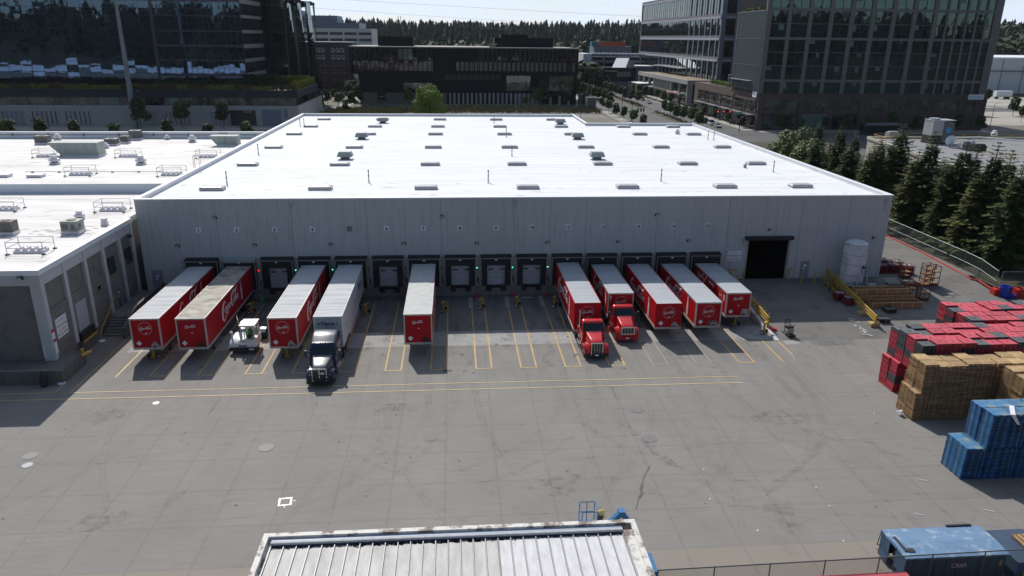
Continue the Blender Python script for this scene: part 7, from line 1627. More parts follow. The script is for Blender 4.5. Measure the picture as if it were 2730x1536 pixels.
for k in range(5):
    for x in (-71.8, -69.4, -64.2, -61.6, -59.2): z = 5.6+k*3.6; m = MB(); m.box(x, x+1.9, 329.85, 330.05, z, z+2.1, 0); m.box(x+.2, x+.8, 329.8, 329.86, z+.25, z+1.9, 1); m.box(x+1.05, x+1.7, 329.8, 329.86, z+.8, z+1.9, 1); m.build('window', [MAT['office'] if k > 2 else MAT['garage'], MAT['signal']], ap)
ww = T('white_warehouse', 'large white warehouse at the far right edge', 'warehouse')
m = MB(); m.box(291, 420, 336, 420, 0, 19.6); m.build('wall', MAT['white_wall'], ww); m = MB(); m.box(290.6, 420, 335.6, 420, 19.6, 20.4); m.box(307, 316, 350, 360, 20.4, 25.2); m.build('roof', MAT['coping'], ww)
m = MB(); [m.box(a, a+.25, 335.7, 336, 0, 19.6) for a in (303, 313, 326)]; m.box(300, 420, 335, 336, 12.6, 13.2); m.build('wall_joint', MAT['garage'], ww)
for i, (x, y, L_, m_, lab) in enumerate(((262, 318, 17, 'trailer_front_pale', 'pale blue trailer parked before the far white warehouse'), (236, 280, 17, 'sign_white', 'white trailer parked alone on the far lot'), (286, 300, 9, 'sign_white', 'white truck body at the right edge of the far lot'), (275, 310, 6, 'white_wall', 'short white truck beside the far warehouse'))):
    o = T('parked_trailer', lab, 'trailer', (x, y, 0), 0, 'trailers on the far lot'); b = MB(); b.box(0, L_, 0, 2.6, 1.2, 4.1); b.build('body', MAT[m_], o); b = MB(); b.box(1, 1.6, .2, 2.4, 0, 1.2); b.box(L_-3, L_-1, .2, 2.4, 0, 1.2); b.build('wheels', MAT['signal'], o)
sheet('far_lot', 180, 420, 175, 336, .004, M('lot', (.36, .34, .30), .9, world_=True, c2=(.30, .28, .24), ns=.05, grime=(.17, .16, .08), gs=.06))
gg = T('parking_garage', 'grey open parking garage beyond the avenue', 'parking garage')
m = MB(); m.box(78, 83, 380, 410, 0, 19.5, 1); 
for k in range(5): m.box(83, 122, 380, 381, 3.6+k*3.6, 5.0+k*3.6, 0)
m.box(83.4, 122, 382, 410, 0, 17.5, 2); [m.box(83+i*7.5, 83.5+i*7.5, 380, 381, 0, 18.5, 0) for i in range(6)]; m.build('deck', [MAT['garage'], MAT['white_wall'], MAT['darkmetal']], gg)
m = MB(); [m.box(84+i*2.4, 85.9+i*2.4, 384, 388, 18.6, 19.9) for i in range(15)]; m.build('parked_cars', MAT['white_wall'], gg)
og = T('storage_building', 'pale grey building under orange and blue containers', 'building'); m = MB(); m.box(94, 119, 430, 450, 0, 23.4); m.build('wall', MAT['garage'], og); m = MB(); m.box(97.5, 98.6, 429.8, 430, 19.4, 21.2); m.build('window', MAT['officewin'], og)
m = MB(); m.box(96.6, 114.9, 430.5, 436, 23.4, 26.2); tag(m.build('orange_container', MAT['orange']), 'orange container on the pale grey building', 'container'); m = MB(); m.box(91.9, 96.4, 430.5, 436, 23.4, 26.2); tag(m.build('blue_container', MAT['teal']), 'blue container left of the orange one', 'container')
cf = T('station_pavilion', 'dark pavilion with slanting silver roof beyond the avenue', 'building')
m = MB(); m.box(84.5, 104, 352, 366, 5, 12.6, 0); m.box(86, 100, 353, 366, 0, 5, 1); m.build('wall', [MAT['darkmetal'], MAT['garage']], cf); m = MB(); m.add([(90, 352, 12.6), (98, 352, 12.6), (102, 362, 17.6), (94.5, 362, 17.6), (90, 366, 12.6), (103.6, 352, 12.6)], [(0, 1, 2, 3)]); m.add([(98, 351.9, 12.6), (104, 351.9, 12.6), (102, 362, 17.6)], [(0, 1, 2)], 1); m.build('roof', [MAT['coping'], MAT['darkmetal']], cf)
facade(cf, 'window', 'y', 351.9, 93, 101, 7.6, 10.4, 4, 1, GL_LIT, .003, .08); m = MB(); m.box(84, 93, 350, 352, 10.5, 10.9); m.build('canopy', MAT['fin'], cf); m = MB(); m.bar((87, 350.5, 8.5), (92, 350.5, 1.0), 1.4, .3); m.build('stairs', MAT['garage'], cf)
m = MB(); m.box(97.5, 116, 318, 334, 0, 5.6, 0); m.box(97.3, 116, 317.7, 334, 5.6, 5.9, 1); m.box(100, 107, 317.8, 318, 1.8, 4.9, 2); [m.box(100.8+i*2.1, 102.3+i*2.1, 317.7, 317.8, 4.0, 4.7, 3) for i in range(3)]; tag(m.build('low_shop', [MAT['apt_brick'], MAT['sign_white'], MAT['garage'], MAT['orange']]), 'low brown shop with a pale mural wall beside the avenue', 'shop')
m = MB(); m.box(104, 122, 360, 379, 0, 12.8, 0); m.box(103.5, 122, 359.5, 379, 12.8, 13.4, 1); tag(m.build('white_roof_hall', [MAT['garage'], MAT['white_wall']]), 'grey hall with white roof right of the pavilion', 'building')
for x, x2, h, lab in ((-184.2, -178, 60, 'left of two faint towers on the horizon'), (-168.8, -161.8, 57.2, 'right of two faint towers on the horizon')): m = MB(); m.box(x, x2, 1500, 1506, 0, h); m.box(x+1, x2-2, 1501, 1505, h, h+1.5); tag(m.build('distant_tower', MAT['band']), lab, 'tower')
for px, lab in ((1062, 'left radio mast on the wooded hill'), (1069, 'right radio mast on the wooded hill')): p = aty(px, 70, 900); m = MB(); m.cyl((p.x, 900, 20), (p.x, 900, p.z+12), .35, 5); tag(m.build('radio_mast', MAT['galv_dark']), lab, 'mast')

# ---- roads, medians, pavements
sheet('front_street', -60, 420, 96, 157.5, .006, MAT['road']); sheet('avenue', 62.5, 94.5, 157.5, 620, .006, MAT['road']); sheet('cross_street', 94.5, 300, 228, 247, .008, MAT['road'])
tag(MB().box(94.5, 98.4, 157.8, 227, 0, .14).build('pavement', MAT['side']), kind='structure'); tag(MB().box(94.5, 102.9, 248, 600, 0, .14).build('pavement', MAT['side']), kind='structure'); tag(MB().box(58.2, 62.5, 120, 600, 0, .14).build('pavement', MAT['side']), kind='structure')
tag(MB().box(-160, -50, 157, 168.8, 0, .14).build('pavement', MAT['side']), kind='structure'); tag(MB().box(-49.4, -44, 157, 420, 0, .10).build('pavement', MAT['side']), kind='structure'); tag(MB().box(98.4, 178, 152.5, 159.4, 0, .14).build('pavement', MAT['side']), kind='structure')
sheet('empty_lot', 5, 57, 196, 224, .008, M('lotgrey', (.16, .155, .145), .95, world_=True, c2=(.21, .2, .185), ns=.1)); sheet('gravel_path', -34, 4, 207, 212, .009, MAT['side'])
m = MB(); m.box(79.4, 82.6, 157, 221, 0, .16); m.box(79.4, 82.6, 243, 600, 0, .16); m.box(66.5, 69.2, 240, 600, 0, .16); tag(m.build('median', M('median', (.06, .07, .03), .95, world_=True, c2=(.16, .09, .04), ns=.35)), kind='structure')
m = MB()
for y in range(222, 240, 3): m.box(70, 79, y, y+.5, .012, .02) if y < 225 else None
for i in range(9): m.box(84+i*1.1, 84.6+i*1.1, 223, 226, .012, .02)
for y in range(250, 500, 12): m.box(74.2, 74.35, y, y+4, .012, .02); m.box(88.2, 88.35, y, y+4, .012, .02)
m.box(83, 94, 246.5, 247, .012, .02); tag(m.build('road_marking', MAT['side']), kind='structure')
hedge_strip('median_shrubs', [(79.8, 82.2, 158, 220, .1, .8), (79.8, 82.2, 244, 420, .1, .9), (66.8, 69, 244, 420, .1, .9), (97, 98.3, 158, 225, .1, .7), (94.8, 97, 252, 300, .1, .9)], MAT['leaf_street'], 'low dark shrubs on the medians of the avenue', 3.2, .5)
hedge_strip('median_grass', [(79.8, 82.2, 230, 235, .1, .2), (66.8, 69, 241, 262, .1, .6), (79.8, 82.2, 244, 262, .1, .6)], MAT['hedge_brown'], 'reddish ground cover at the ends of the medians', 5, .45)
hedge_strip('dry_grass', [(-47, 58, 213, 226, 0, .9), (-49, -20, 200, 215, 0, .6)], MAT['dry_grass'], 'dry tall grass on the empty lot before the black office', 3.0, .75, 1.6)
hedge_strip('weeds', [(-50, -38, 196, 222, 0, 1.2), (-30, -4, 216, 226, 0, 1.0), (-3, 40, 226, 234, 0, 1.6)], MAT['hedge'], 'green weeds at the edge of the empty lot', 1.0, .8, 1.2)
fence('lot_fence', [(-40, 226.5), (57.5, 226.5)], 2.3, 'thin chain link fence behind the empty lot', lambda x, y: 0, 8, (1.,), rail='galv', post='galv')
fence('pavement_fence', [(57.6, 226), (58.6, 150)], 1.3, 'low fence between the empty lot and the avenue', lambda x, y: 0, 6, (1.,), rail='galv', post='galv')

# ---------------------------------------------------------------- trees
def leafcloud(blobs, n, s, rnd, flat=.6, shell=.55):
    """many leaf clumps spread through ellipsoids: (centre, radii)"""
    vs, fs = [], []; tot = sum(b[1][0]*b[1][1]*b[1][2] for b in blobs)
    for c, r in blobs:
        k = int(n*r[0]*r[1]*r[2]/tot)
        for _ in range(k):
            d = Vector((rnd.gauss(0, 1), rnd.gauss(0, 1), rnd.gauss(0, 1))).normalized(); q = (shell+(1-shell)*rnd.random())**.6
            p = Vector((c[0]+d.x*r[0]*q, c[1]+d.y*r[1]*q, c[2]+d.z*r[2]*q)); nrm = (d+Vector((rnd.gauss(0, .5), rnd.gauss(0, .5), rnd.gauss(0, .5)+flat))).normalized()
            u = nrm.orthogonal().normalized(); u.rotate(Matrix.Rotation(rnd.random()*6.28, 3, nrm)); v = nrm.cross(u); z = s*rnd.uniform(.6, 1.3); b = len(vs)
            vs += [p-u*z, p+v*z*.55, p+u*z, p-v*z*.55]; fs.append((b, b+1, b+2, b+3))
    return vs, fs
def trunk_mesh(h, r, rnd, limbs=4, spread=.5):
    m = MB(); m.cyl((0, 0, 0), (0, 0, h*.35), r, 8, 0, r*.8); m.cyl((0, 0, h*.35), (0, 0, h*.8), r*.8, 8, 0, r*.25)
    for i in range(limbs):
        a = i*2.4+rnd.random(); z = h*(.3+.1*i/limbs); e = (math.cos(a)*h*spread*.5, math.sin(a)*h*spread*.5, z+h*.35); m.cyl((0, 0, z), e, r*.4, 6, 0, r*.1)
    return m
def decid(name, h, w, mat, seed, n=900, s=.42, trunk=.3):
    rnd = random.Random(seed); o = bpy.data.objects.new(name, None); col.objects.link(o); bl2 = [((0, 0, h*.62), (w*.36, w*.36, h*.28))]
    for i in range(9): a = rnd.random()*6.28; q = rnd.uniform(.18, .34)*w; z = h*rnd.uniform(trunk+.12, .86); k = rnd.uniform(.16, .26)*w*(1.2-z/h*.45); bl2.append(((math.cos(a)*q, math.sin(a)*q, z), (k, k, k*.8)))
    vs, fs = leafcloud(bl2, n, s, rnd); m = MB(); m.add(vs, fs); m.build('crown', mat, o); trunk_mesh(h*.9, .05*h**.5*.6, rnd).build('trunk', MAT['bark'], o); return o
def conifer(name, h, w, mat, seed, tiers=26, lush=1., s=.34):
    rnd = random.Random(seed); o = bpy.data.objects.new(name, None); col.objects.link(o); vs, fs = [], []; br = MB()
    for t in range(tiers):
        f = t/(tiers-1); z = h*(.10+.88*f**.95); rr = w/2*(1-f)**.72*rnd.uniform(.70, 1.22)+.12; nb = max(4, int((9-5*f)*lush))
        for b in range(nb):
            a = 2*math.pi*b/nb+t*1.9+rnd.uniform(-.25, .25); L_ = rr*rnd.uniform(.65, 1.15); dr = .18 if f < .6 else -.1
            d = Vector((math.cos(a), math.sin(a), 0)); sd = Vector((-d.y, d.x, 0)); steps = max(2, int(L_/(.34)))
            if L_ > .8: br.cyl((0, 0, z), tuple(d*L_*.8+Vector((0, 0, z-dr*L_*.6))), .03, 4, 0, .01, caps=False)
            for k in range(1, steps+1):
                u = k/steps; c = d*(L_*u)+Vector((0, 0, z-dr*L_*u*u+.10*L_*u)); ws = (.55-.30*u)*L_*.55+.12
                for q in (-1, 1):
                    for e in range(3 if ws > .35 else 2):
                        tip = c+sd*q*ws*rnd.uniform(.5, 1.05)+d*rnd.uniform(.05, .4)*s+Vector((0, 0, rnd.uniform(-.28, .06)*ws-.02)); nrm = Vector((rnd.gauss(0, .35), rnd.gauss(0, .35), 1)).normalized()
                        ax = (tip-c); 
                        if ax.length < .05: continue
                        side = ax.normalized().cross(nrm)*(.30+.16*rnd.random())*s*2.2; bq = len(vs); vs += [c-side*.4, c+ax*.55-side, tip, c+ax*.55+side]; fs.append((bq, bq+1, bq+2, bq+3))
    for _ in range(2300):
        f = rnd.random()**.75*.86; z = h*(.07+.90*f); rr = (w/2*(1-f)**.8*.78+.05)*(.8+.25*math.sin(z*1.7+seed)*math.cos(z*.6)); a = rnd.random()*6.283; q = rr*rnd.random()**.5; c = Vector((math.cos(a)*q, math.sin(a)*q, z-q*.12+math.sin(a*5+z*3)*.12)); d = Vector((math.cos(a), math.sin(a), rnd.uniform(-.5, .25)))
        nrm = Vector((rnd.gauss(0, .5), rnd.gauss(0, .5), 1)).normalized(); e = d.normalized()*rnd.uniform(.25, .55); sd = e.normalized().cross(nrm)*rnd.uniform(.08, .2); bq = len(vs); vs += [c-sd*.5, c+e*.5-sd, c+e, c+e*.5+sd]; fs.append((bq, bq+1, bq+2, bq+3))
    m = MB(); m.add(vs, fs); m.build('crown', mat, o); br.cyl((0, 0, 0), (0, 0, h*.97), .022*h, 8, 0, .02); br.build('trunk', MAT['bark'], o); return o
con = [conifer('conifer', 16, 7.4, MAT['leaf_con'], 1), conifer('conifer', 16, 6.6, MAT['leaf_con2'], 2, 24, .9), conifer('conifer', 16, 6.2, MAT['leaf_con'], 3, 28, .85), conifer('conifer', 16, 7.8, MAT['leaf_con2'], 4, 25, 1.)]
zr = lambda x, y: (2030+x/3.677, 330+y/3.677)
tips = [(590, -30, 80), (790, -5, 67.5), (960, 60, 70), (1190, 160, 66.5), (1400, -15, 73), (1290, 120, 69), (1700, 60, 67), (1560, 240, 65.8), (2010, 120, 67.5), (1870, 330, 65.6), (2330, 160, 67.2), (2180, 400, 65.8), (2560, 350, 66.5), (2480, 240, 71), (2120, 200, 72), (1060, 260, 65.4), (880, 170, 66.), (700, 120, 69), (2680, 420, 68)]
WHICH = ['tallest conifer at the far end, before the brick base', 'conifer beside the far end of the cream wall', 'slender conifer third from the far end of the row', 'conifer in front of the cream wall corner', 'tall conifer behind the row, left of the cooling tower', 'conifer just right of the cream wall corner', 'large conifer below the cooling tower', 'lower conifer left of the large one under the cooling tower', 'pale topped conifer right of the satellite dish', 'lower conifer close to the green fence', 'large dark conifer before the right of the gravel roof', 'lower conifer near the end of the green fence', 'conifer cut by the right edge of the photo', 'rear conifer near the right edge', 'rear conifer between two roof units', 'short conifer by the fence near the warehouse corner', 'short conifer close behind the warehouse parapet', 'conifer in the far gap behind the warehouse parapet', 'outermost conifer beyond the right edge']
for i, (px, py, x) in enumerate(tips):
    p = atx(*zr(px, py), x); h = p.z-1.5; src = con[i % 4]
    sc_ = (h/16*random.uniform(1.05, 1.3), )*2+(h/16,)
    if i < 4:
        o = con[i]; o.location = (p.x, p.y, 1.5); o.scale = sc_
    else: o = copy_tree(src, (p.x, p.y, 1.5), i*1.7, scale=sc_)
    o.rotation_euler = (random.uniform(-.035, .035), random.uniform(-.035, .035), i*1.3)
    tag(o, WHICH[i], 'conifer', 'conifers along the green fence')
for i, (x, y, h) in enumerate(((70, 12, 11), (68, 4, 10), (72, 24, 11), (69, 38, 11), (74, 0, 11), (70, -6, 9), (75, 46, 11), (67, 54, 10))):
    tag(copy_tree(con[(i+1) % 4], (x, y, 1.2), i*2.1, scale=(h/13, h/13, h/16)), 'young conifer filling the understorey, '+('middle of the row', 'near the gate', 'before the cream wall', 'behind the large one', 'beside the gate fence', 'at the corner of the fence', 'near the satellite dish', 'near the far end')[i], 'conifer', 'conifers along the green fence')
# bright deciduous trees
bt = decid('broadleaf_tree', 11.2, 14.5, MAT['leaf_bright'], 21, 5200, .40, .0); bt.location = (-9.6, 208.5, -.4); tag(bt, 'round bright green tree right behind the warehouse', 'tree')
for i, (px, py, x, h, w, lab) in enumerate(((330, 30, 70, 9.0, 9, 'light green broadleaf tree at the far end of the conifers'), (480, 130, 68, 7.5, 8, 'second light green broadleaf tree beside the far conifers'), (200, 140, 74, 6.5, 8, 'low broadleaf tree nearest the street crossing'))):
    p = atx(*zr(px, py), x); t = decid('broadleaf_tree', h, w, M('leaf_mid%d' % i, (.055, .085, .018), .75, c2=(.12, .15, .03), ns=.55, world_=True), 30+i, 2600, .36, .05); t.location = (p.x, p.y, p.z-h); tag(t, lab, 'tree')
# street trees
st = [decid('street_tree', 8, 4.6, MAT['leaf_street'], 41, 700, .42, .2), decid('street_tree', 8, 5.2, MAT['leaf_dec'], 42, 750, .42, .22), decid('street_tree', 8, 4.0, MAT['leaf_street'], 43, 650, .42, .2)]
used = [False]*3
def place_tree(i, x, y, h, lab, z=0., group='street trees'):
    k = i % 3; s_ = h/8*random.uniform(.92, 1.1)
    if not used[k]: used[k] = True; o = st[k]; o.location = (x, y, z); o.scale = (s_, s_, h/8); o.rotation_euler = (0, 0, i)
    else: o = copy_tree(st[k], (x, y, z), i*1.3, scale=(s_, s_, h/8))
    tag(o, lab, 'tree', group)
for i in range(6): place_tree(i, 81, 164+i*8.5, 7.0, 'avenue tree in the near median, %s from the crossing' % ORD[6-i])
for i in range(9): place_tree(i+1, 81, 250+i*12, 7.5, 'avenue tree in the far median, %s beyond the crossing' % ORD[i+1])
for i in range(9): place_tree(i, 67.8, 247+i*12, 7.5, 'avenue tree on the left strip, %s beyond the crossing' % ORD[i+1])
for i in range(7): place_tree(i+2, 97.5, 255+i*12, 6.5, 'pavement tree before the stone podium, %s from its corner' % ORD[i+1])
for i in range(6): place_tree(i, 61, 160+i*14, 6, 'pavement tree beside the low fence, %s from the near end' % ORD[i+1])
for i in range(5): place_tree(i, 96.3, 166+i*13, 4.5, 'small tree before the brick podium, %s from its corner' % ORD[i+1])
z1 = lambda x, y, z=0: atz(x/3.677, y/3.677, z)
for i, (px, h, lab) in enumerate(((1385, 11, 'tall slim tree at the foot of the grey utility pole'), (1790, 9.5, 'middle slim tree in front of the podium wall'), (2195, 9, 'slim tree near the podium garage door'))): p = z1(px, 1262); place_tree(i, p.x, p.y, h, lab)
for i, px in enumerate((60, 395, 725, 1120, 1640, 2030, 2410)):
    y_ = 1262; p = z1(px, y_); t_h = (6.2, 7, 6, 4.2, 6.3, 4, 5.2)[i]; q = Vector((p.x, p.y, 0)) if 0 else aty(px/3.677, 1262/3.677, 128); place_tree(i+1, q.x, 128, q.z+t_h*.55, 'bright young tree behind the annex parapet, %s from the left' % ORD[i+1], 0)
for i, (px, py, h) in enumerate(((700, 960, 6), (850, 900, 8), (900, 880, 9), (640, 1000, 7), (730, 880, 7), (960, 1010, 7.5), (1175, 1000, 7.5), (1430, 1010, 8), (690, 800, 8), (780, 960, 5), (1000, 930, 6), (740, 1010, 5))):
    p = atz(700+px/3.677, (py+30)/3.677, 0); place_tree(i, p.x, min(p.y, 249) if p.x > -41 else p.y, h, 'tree by the walkway left of the black office, '+('front', 'dark tall middle', 'dark tall right', 'by the concrete wall', 'inner left', 'against the office corner', 'before the grey base wall', 'left of the bright tree', 'by the apartments', 'small middle', 'small right', 'small front')[i])
for i, (x, y, h) in enumerate(((-42, 232, 8), (-47.8, 236, 7), (-43, 262, 9), (-48, 270, 9), (-43.5, 285, 9), (-49, 300, 9), (-42, 214, 6), (-45, 320, 9))): place_tree(i, x, y, h, 'walkway tree in the gap left of the black office, %s from the near end' % ORD[i+1])
for i, (x, y, h) in enumerate(((38, 246, 13), (35, 243, 9), (48, 240, 8), (55, 235, 7.5), (30, 238, 5))): place_tree(i, x, y, h, 'tree before the right half of the black office, '+('tallest dark', 'second tallest', 'beside the corner', 'round by the garden wall', 'small bright')[i])
for i in range(10): place_tree(i, 104+i*7.6, 153.8+random.uniform(-.6, .6), random.uniform(5, 8), 'tree before the brick base of the right tower, %s from the left' % ORD[i+1])
for i, (px, py, x_, lab) in enumerate(((2460, 1100, 0, 'lone young tree on the far lot at the right edge'), (2540, 1160, 0, 'dark bush at the right edge beyond the cream roof'), (2190, 1000, 0, 'bush behind the corner of the right tower'))): p = atz(2030+px/3.677, (py+40)/3.677, 0); place_tree(i, p.x, p.y, (9, 7, 9)[i], lab)
# ---- wooded hills: one mass
def protoconifer(seed, tiers=8, seg=7):
    rnd = random.Random(seed); vs, fs = [], []
    for t in range(tiers):
        f = t/tiers; z = .08+.92*f; r_ = .20*(1-f)**.8+.02; zt_ = z+.2*(1-f*.5); b = len(vs); vs.append((0, 0, min(zt_, 1.0+.02*t)))
        for i in range(seg): a = 2*math.pi*(i+t*.5)/seg; q = r_*rnd.uniform(.55, 1.35); vs.append((math.cos(a)*q, math.sin(a)*q, z-rnd.uniform(0, .05)))
        fs += [(b, b+1+i, b+1+(i+1) % seg) for i in range(seg)]
    return np.array(vs), fs
def protobush(seed):
    rnd = random.Random(seed); v, f = leafcloud([((0, 0, .55), (.38, .38, .36)), ((.2, .1, .45), (.25, .25, .25)), ((-.2, -.1, .5), (.25, .25, .28)), ((0, .2, .7), (.2, .2, .2))], 150, .11, rnd); return np.array([tuple(p) for p in v]), [tuple(q) for q in f]
def wood(name, spots, protos, mat, lab, hr):
    V, Fq, off = [], [], 0
    for k, (x, y) in enumerate(spots):
        pv, pf = protos[k % len(protos)]; h = random.uniform(*hr); w_ = h*random.uniform(.85, 1.25); a = random.random()*6.28; c, s_ = math.cos(a), math.sin(a)
        W = pv @ np.array([[c*w_, s_*w_, 0], [-s_*w_, c*w_, 0], [0, 0, h]])+np.array([x, y, hill(x, y)-1]); V.append(W); Fq += [tuple(i+off for i in f) for f in pf]; off += len(pv)
    me = bpy.data.meshes.new(name); me.from_pydata(np.concatenate(V).tolist(), [], Fq); me.materials.append(mat); o = bpy.data.objects.new(name, me); col.objects.link(o); tag(o, lab, 'woodland', kind='stuff')
PC = [protoconifer(s_) for s_ in range(5)]; PB = [protobush(s_) for s_ in range(4)]
def scatter(n, fx, ok): 
    o = []
    while len(o) < n:
        x, y = fx()
        if ok(x, y): o.append((x, y))
    return o
def ahead():
    y = 470+430*random.random()**1.2; return random.uniform(-.36, .80)*(y+80), y
wood('conifer_forest', scatter(4300, ahead, lambda x, y: not (-120 < x < -50 and y < 500) and not (x > 250 and y < 460)), PC, MAT['leaf_far'], 'dark conifer forest covering the hill on the horizon', (12, 27))
wood('far_forest', scatter(1500, lambda: (random.uniform(-600, 1300), random.uniform(950, 1700)), lambda x, y: True), PC, MAT['leaf_far'], 'faint conifer forest on the farthest ridge', (14, 22))
wood('broadleaf_wood', scatter(620, lambda: (random.uniform(-60, 130), random.uniform(395, 560)), lambda x, y: not (x > 55 and y < 455) and not (x < -48 and y > 440)), PB, MAT['leaf_fardec'], 'grey green broadleaf wood at the foot of the hill', (14, 25))
wood('broadleaf_wood', scatter(260, lambda: (random.uniform(250, 620), random.uniform(430, 640)), lambda x, y: True), PB, MAT['leaf_fardec'], 'green wood behind the far white warehouse', (16, 28))
wood('roadside_wood', scatter(90, lambda: (random.uniform(52, 80), random.uniform(330, 470)), lambda x, y: not 77 < x < 123), PB, MAT['leaf_fardec'], 'broadleaf trees left of the parking garage', (12, 20))
wood('rear_forest', scatter(1100, lambda: (random.uniform(-520, 420), -random.uniform(150, 400)), lambda x, y: True), PC, MAT['leaf_far'], 'conifer forest on the hill behind the camera', (18, 30))

# ---------------------------------------------------------------- cars, poles, signals, bus
def car(loc, rz, paint, lab, suv=False, group='cars on the avenue'):
    o = T('car', lab, 'car', loc, rz, group); H = 1.75 if suv else 1.45
    def sec(x, w, z0, z1, tw): return [Vector((x, -w, z0)), Vector((x, w, z0)), Vector((x, w*1.02, (z0+z1)/2)), Vector((x, w*tw, z1)), Vector((x, -w*tw, z1)), Vector((x, -w*1.02, (z0+z1)/2))]
    m = MB(); m.loft([sec(-2.2, .78, .35, .72, .9), sec(-2.0, .86, .25, .95, .92), sec(-1.2, .9, .22, .98, .94), sec(1.0, .9, .22, .98, .94), sec(1.9, .86, .25, .90 if not suv else 1.0, .92), sec(2.2, .76, .35, .68, .9)]); m.build('body', MAT[paint], o, smooth=True)
    m = MB(); a, b = (-1.9, .9) if suv else (-1.5, .9); m.loft([sec(a, .80, .95, .98, .95), sec(a+.35, .78, .95, H, .80), sec(b-.55, .78, .95, H, .80), sec(b+.25, .78, .95, .98, .95)]); m.build('windows', MAT['truck_glass'], o, smooth=True)
    m = MB(); m.box(a+.35, b-.55, -.62, .62, H-.01, H+.03); m.build('roof', MAT[paint], o)
    for x in (-1.35, 1.35):
        for s_ in (-1, 1): w_ = make_wheel(.33, .22).build('wheel', MAT['tyre'], o); w_.location = (x, s_*.82, .33); w_.rotation_euler = (0, 0, R(90))
for i, (px, py, c_, suv, lab) in enumerate(((1215, 1015, 'car_silver', False, 'silver car on the avenue before the stone podium'), (1150, 985, 'car_silver', True, 'silver van behind the silver car on the avenue'), (1110, 970, 'car_white', False, 'white car third in the queue before the stone podium'), (1710, 1180, 'car_red', False, 'dark red car half hidden by median trees'),
        (1765, 1205, 'car_black', True, 'black car behind the white one at the lights'), (1825, 1225, 'car_white', True, 'white car waiting at the traffic lights'), (1885, 1250, 'car_silver', False, 'silver car at the front of the queue at the lights'), (600, 880, 'car_white', False, 'white car far up the left lanes of the avenue'))):
    p = atz(1400+px/3.677, py/3.677, 0); car((p.x, p.y, 0), R(-92), c_, lab, suv)
for px, py, c_, lab in ((790, 790, 'car_silver', 'silver car by the apartments beyond the walkway'), (610, 920, 'car_white', 'white car parked behind the podium corner')): p = atz(700+px/3.677, py/3.677, 0); car((p.x, p.y, 0), R(10), c_, lab)
b_ = T('coach', 'black coach parked before the brick base of the right tower', 'bus', (129, 148.5, 0), R(7)); m = MB(); m.loft([rrect(0, 0, 1.9, 2.5, 3.0, .25, 3), rrect(0, 13, 1.9, 2.5, 3.0, .25, 3)]); bb = m.build('body', MAT['car_black'], b_, smooth=True); bb.rotation_euler = (0, 0, R(-90)); 
m = MB(); m.box(1.2, 12.5, -.7, .7, 3.42, 3.5); m.build('roof_pod', MAT['galv'], b_); m = MB(); m.box(.4, 12.6, -1.28, -1.24, 1.7, 2.9); m.build('windows', MAT['truck_glass'], b_)
for x in (2.2, 10.5): w_ = make_wheel(.5, .3).build('wheel', MAT['tyre'], b_); w_.location = (x, -1.05, .5); w_.rotation_euler = (0, 0, R(90))
up = T('utility_pole', 'tall grey tapering steel utility pole in front of the left office', 'pole', (-100.5, 163.7, 0)); m = MB(); m.cyl((0, 0, 0), (-.2, 0, 46), .95, 14, 0, .32); m.build('shaft', MAT['pole'], up, smooth=True)
m = MB()
for z, a in ((38.8, 3.2), (41.5, 3.2)): m.bar((-a, 0, z+.2), (a, 0, z+.2), .22)
m.build('crossarm', MAT['pole'], up)
m = MB()
for (xa, za), (xb, yb_, zb_), dy in (((-100, 39.6), (260, 420, 34), 0), ((-100, 37.0), (150, 700, 36), 0), ((-100, 42), (330, 170, 31), 0)):
    pts = []
    for i in range(25): t = i/24; pts.append((xa+(xb-xa)*t, 163.7+(yb_-163.7)*t, za+(zb_-za)*t-9*4*t*(1-t)*.35))
    m.path(pts, .035, 4)
tag(m.build('power_line', MAT['galv_dark']), 'thin power lines strung from the tall steel pole', 'power line')
def street_lamp(px, py, h, lab, z=0., arm=1.6, two=False):
    p = atz(px, py, 0); o = T('street_lamp', lab, 'street lamp', (p.x, p.y, 0), 0, 'street lamps'); m = MB(); m.cyl((0, 0, 0), (0, 0, h), .11, 8, 0, .06); m.path([(0, 0, h), (arm*.5, 0, h+.35), (arm, 0, h+.35)], .05, 5); m.build('post', MAT['signal'], o); m = MB(); m.box(arm-.1, arm+.5, -.14, .14, h+.28, h+.4); m.build('lamp_head', MAT['galv'], o)
for px, py, h, lab in ((960/3.677, 1232/3.677, 11, 'black lamp post before the left podium'), (1355/3.677, 1280/3.677, 11.5, 'black lamp post beside the tall steel pole'), (700+410/3.677, 1150/3.677, 10, 'lamp post at the podium corner'), (700+550/3.677, 1130/3.677, 8, 'lamp post on the walkway beside the podium'), (700+1133/3.677, 1125/3.677, 6.3, 'black lamp post on the empty lot left of the bright tree'),
        (1400+150/3.677, 1125/3.677, 6, 'lamp post behind the lot fence at right'), (1400+545/3.677, 1160/3.677, 9, 'grey lamp post near the notch of the warehouse roof'), (1400+1395/3.677, 980/3.677, 13, 'curved lamp post before the stone podium'), (1400+745/3.677, 1010/3.677, 8, 'lamp post on the avenue median'), (2030+2230/3.677, 1290/3.677, 9, 'lamp post right of the grid tower'), (2030+2390/3.677, 890/3.677, 13, 'tall lamp post on the far lot'), (2030+520/3.677, 1280/3.677, 8, 'lamp post among the trees before the brick base')):
    street_lamp(px, py, h, lab)
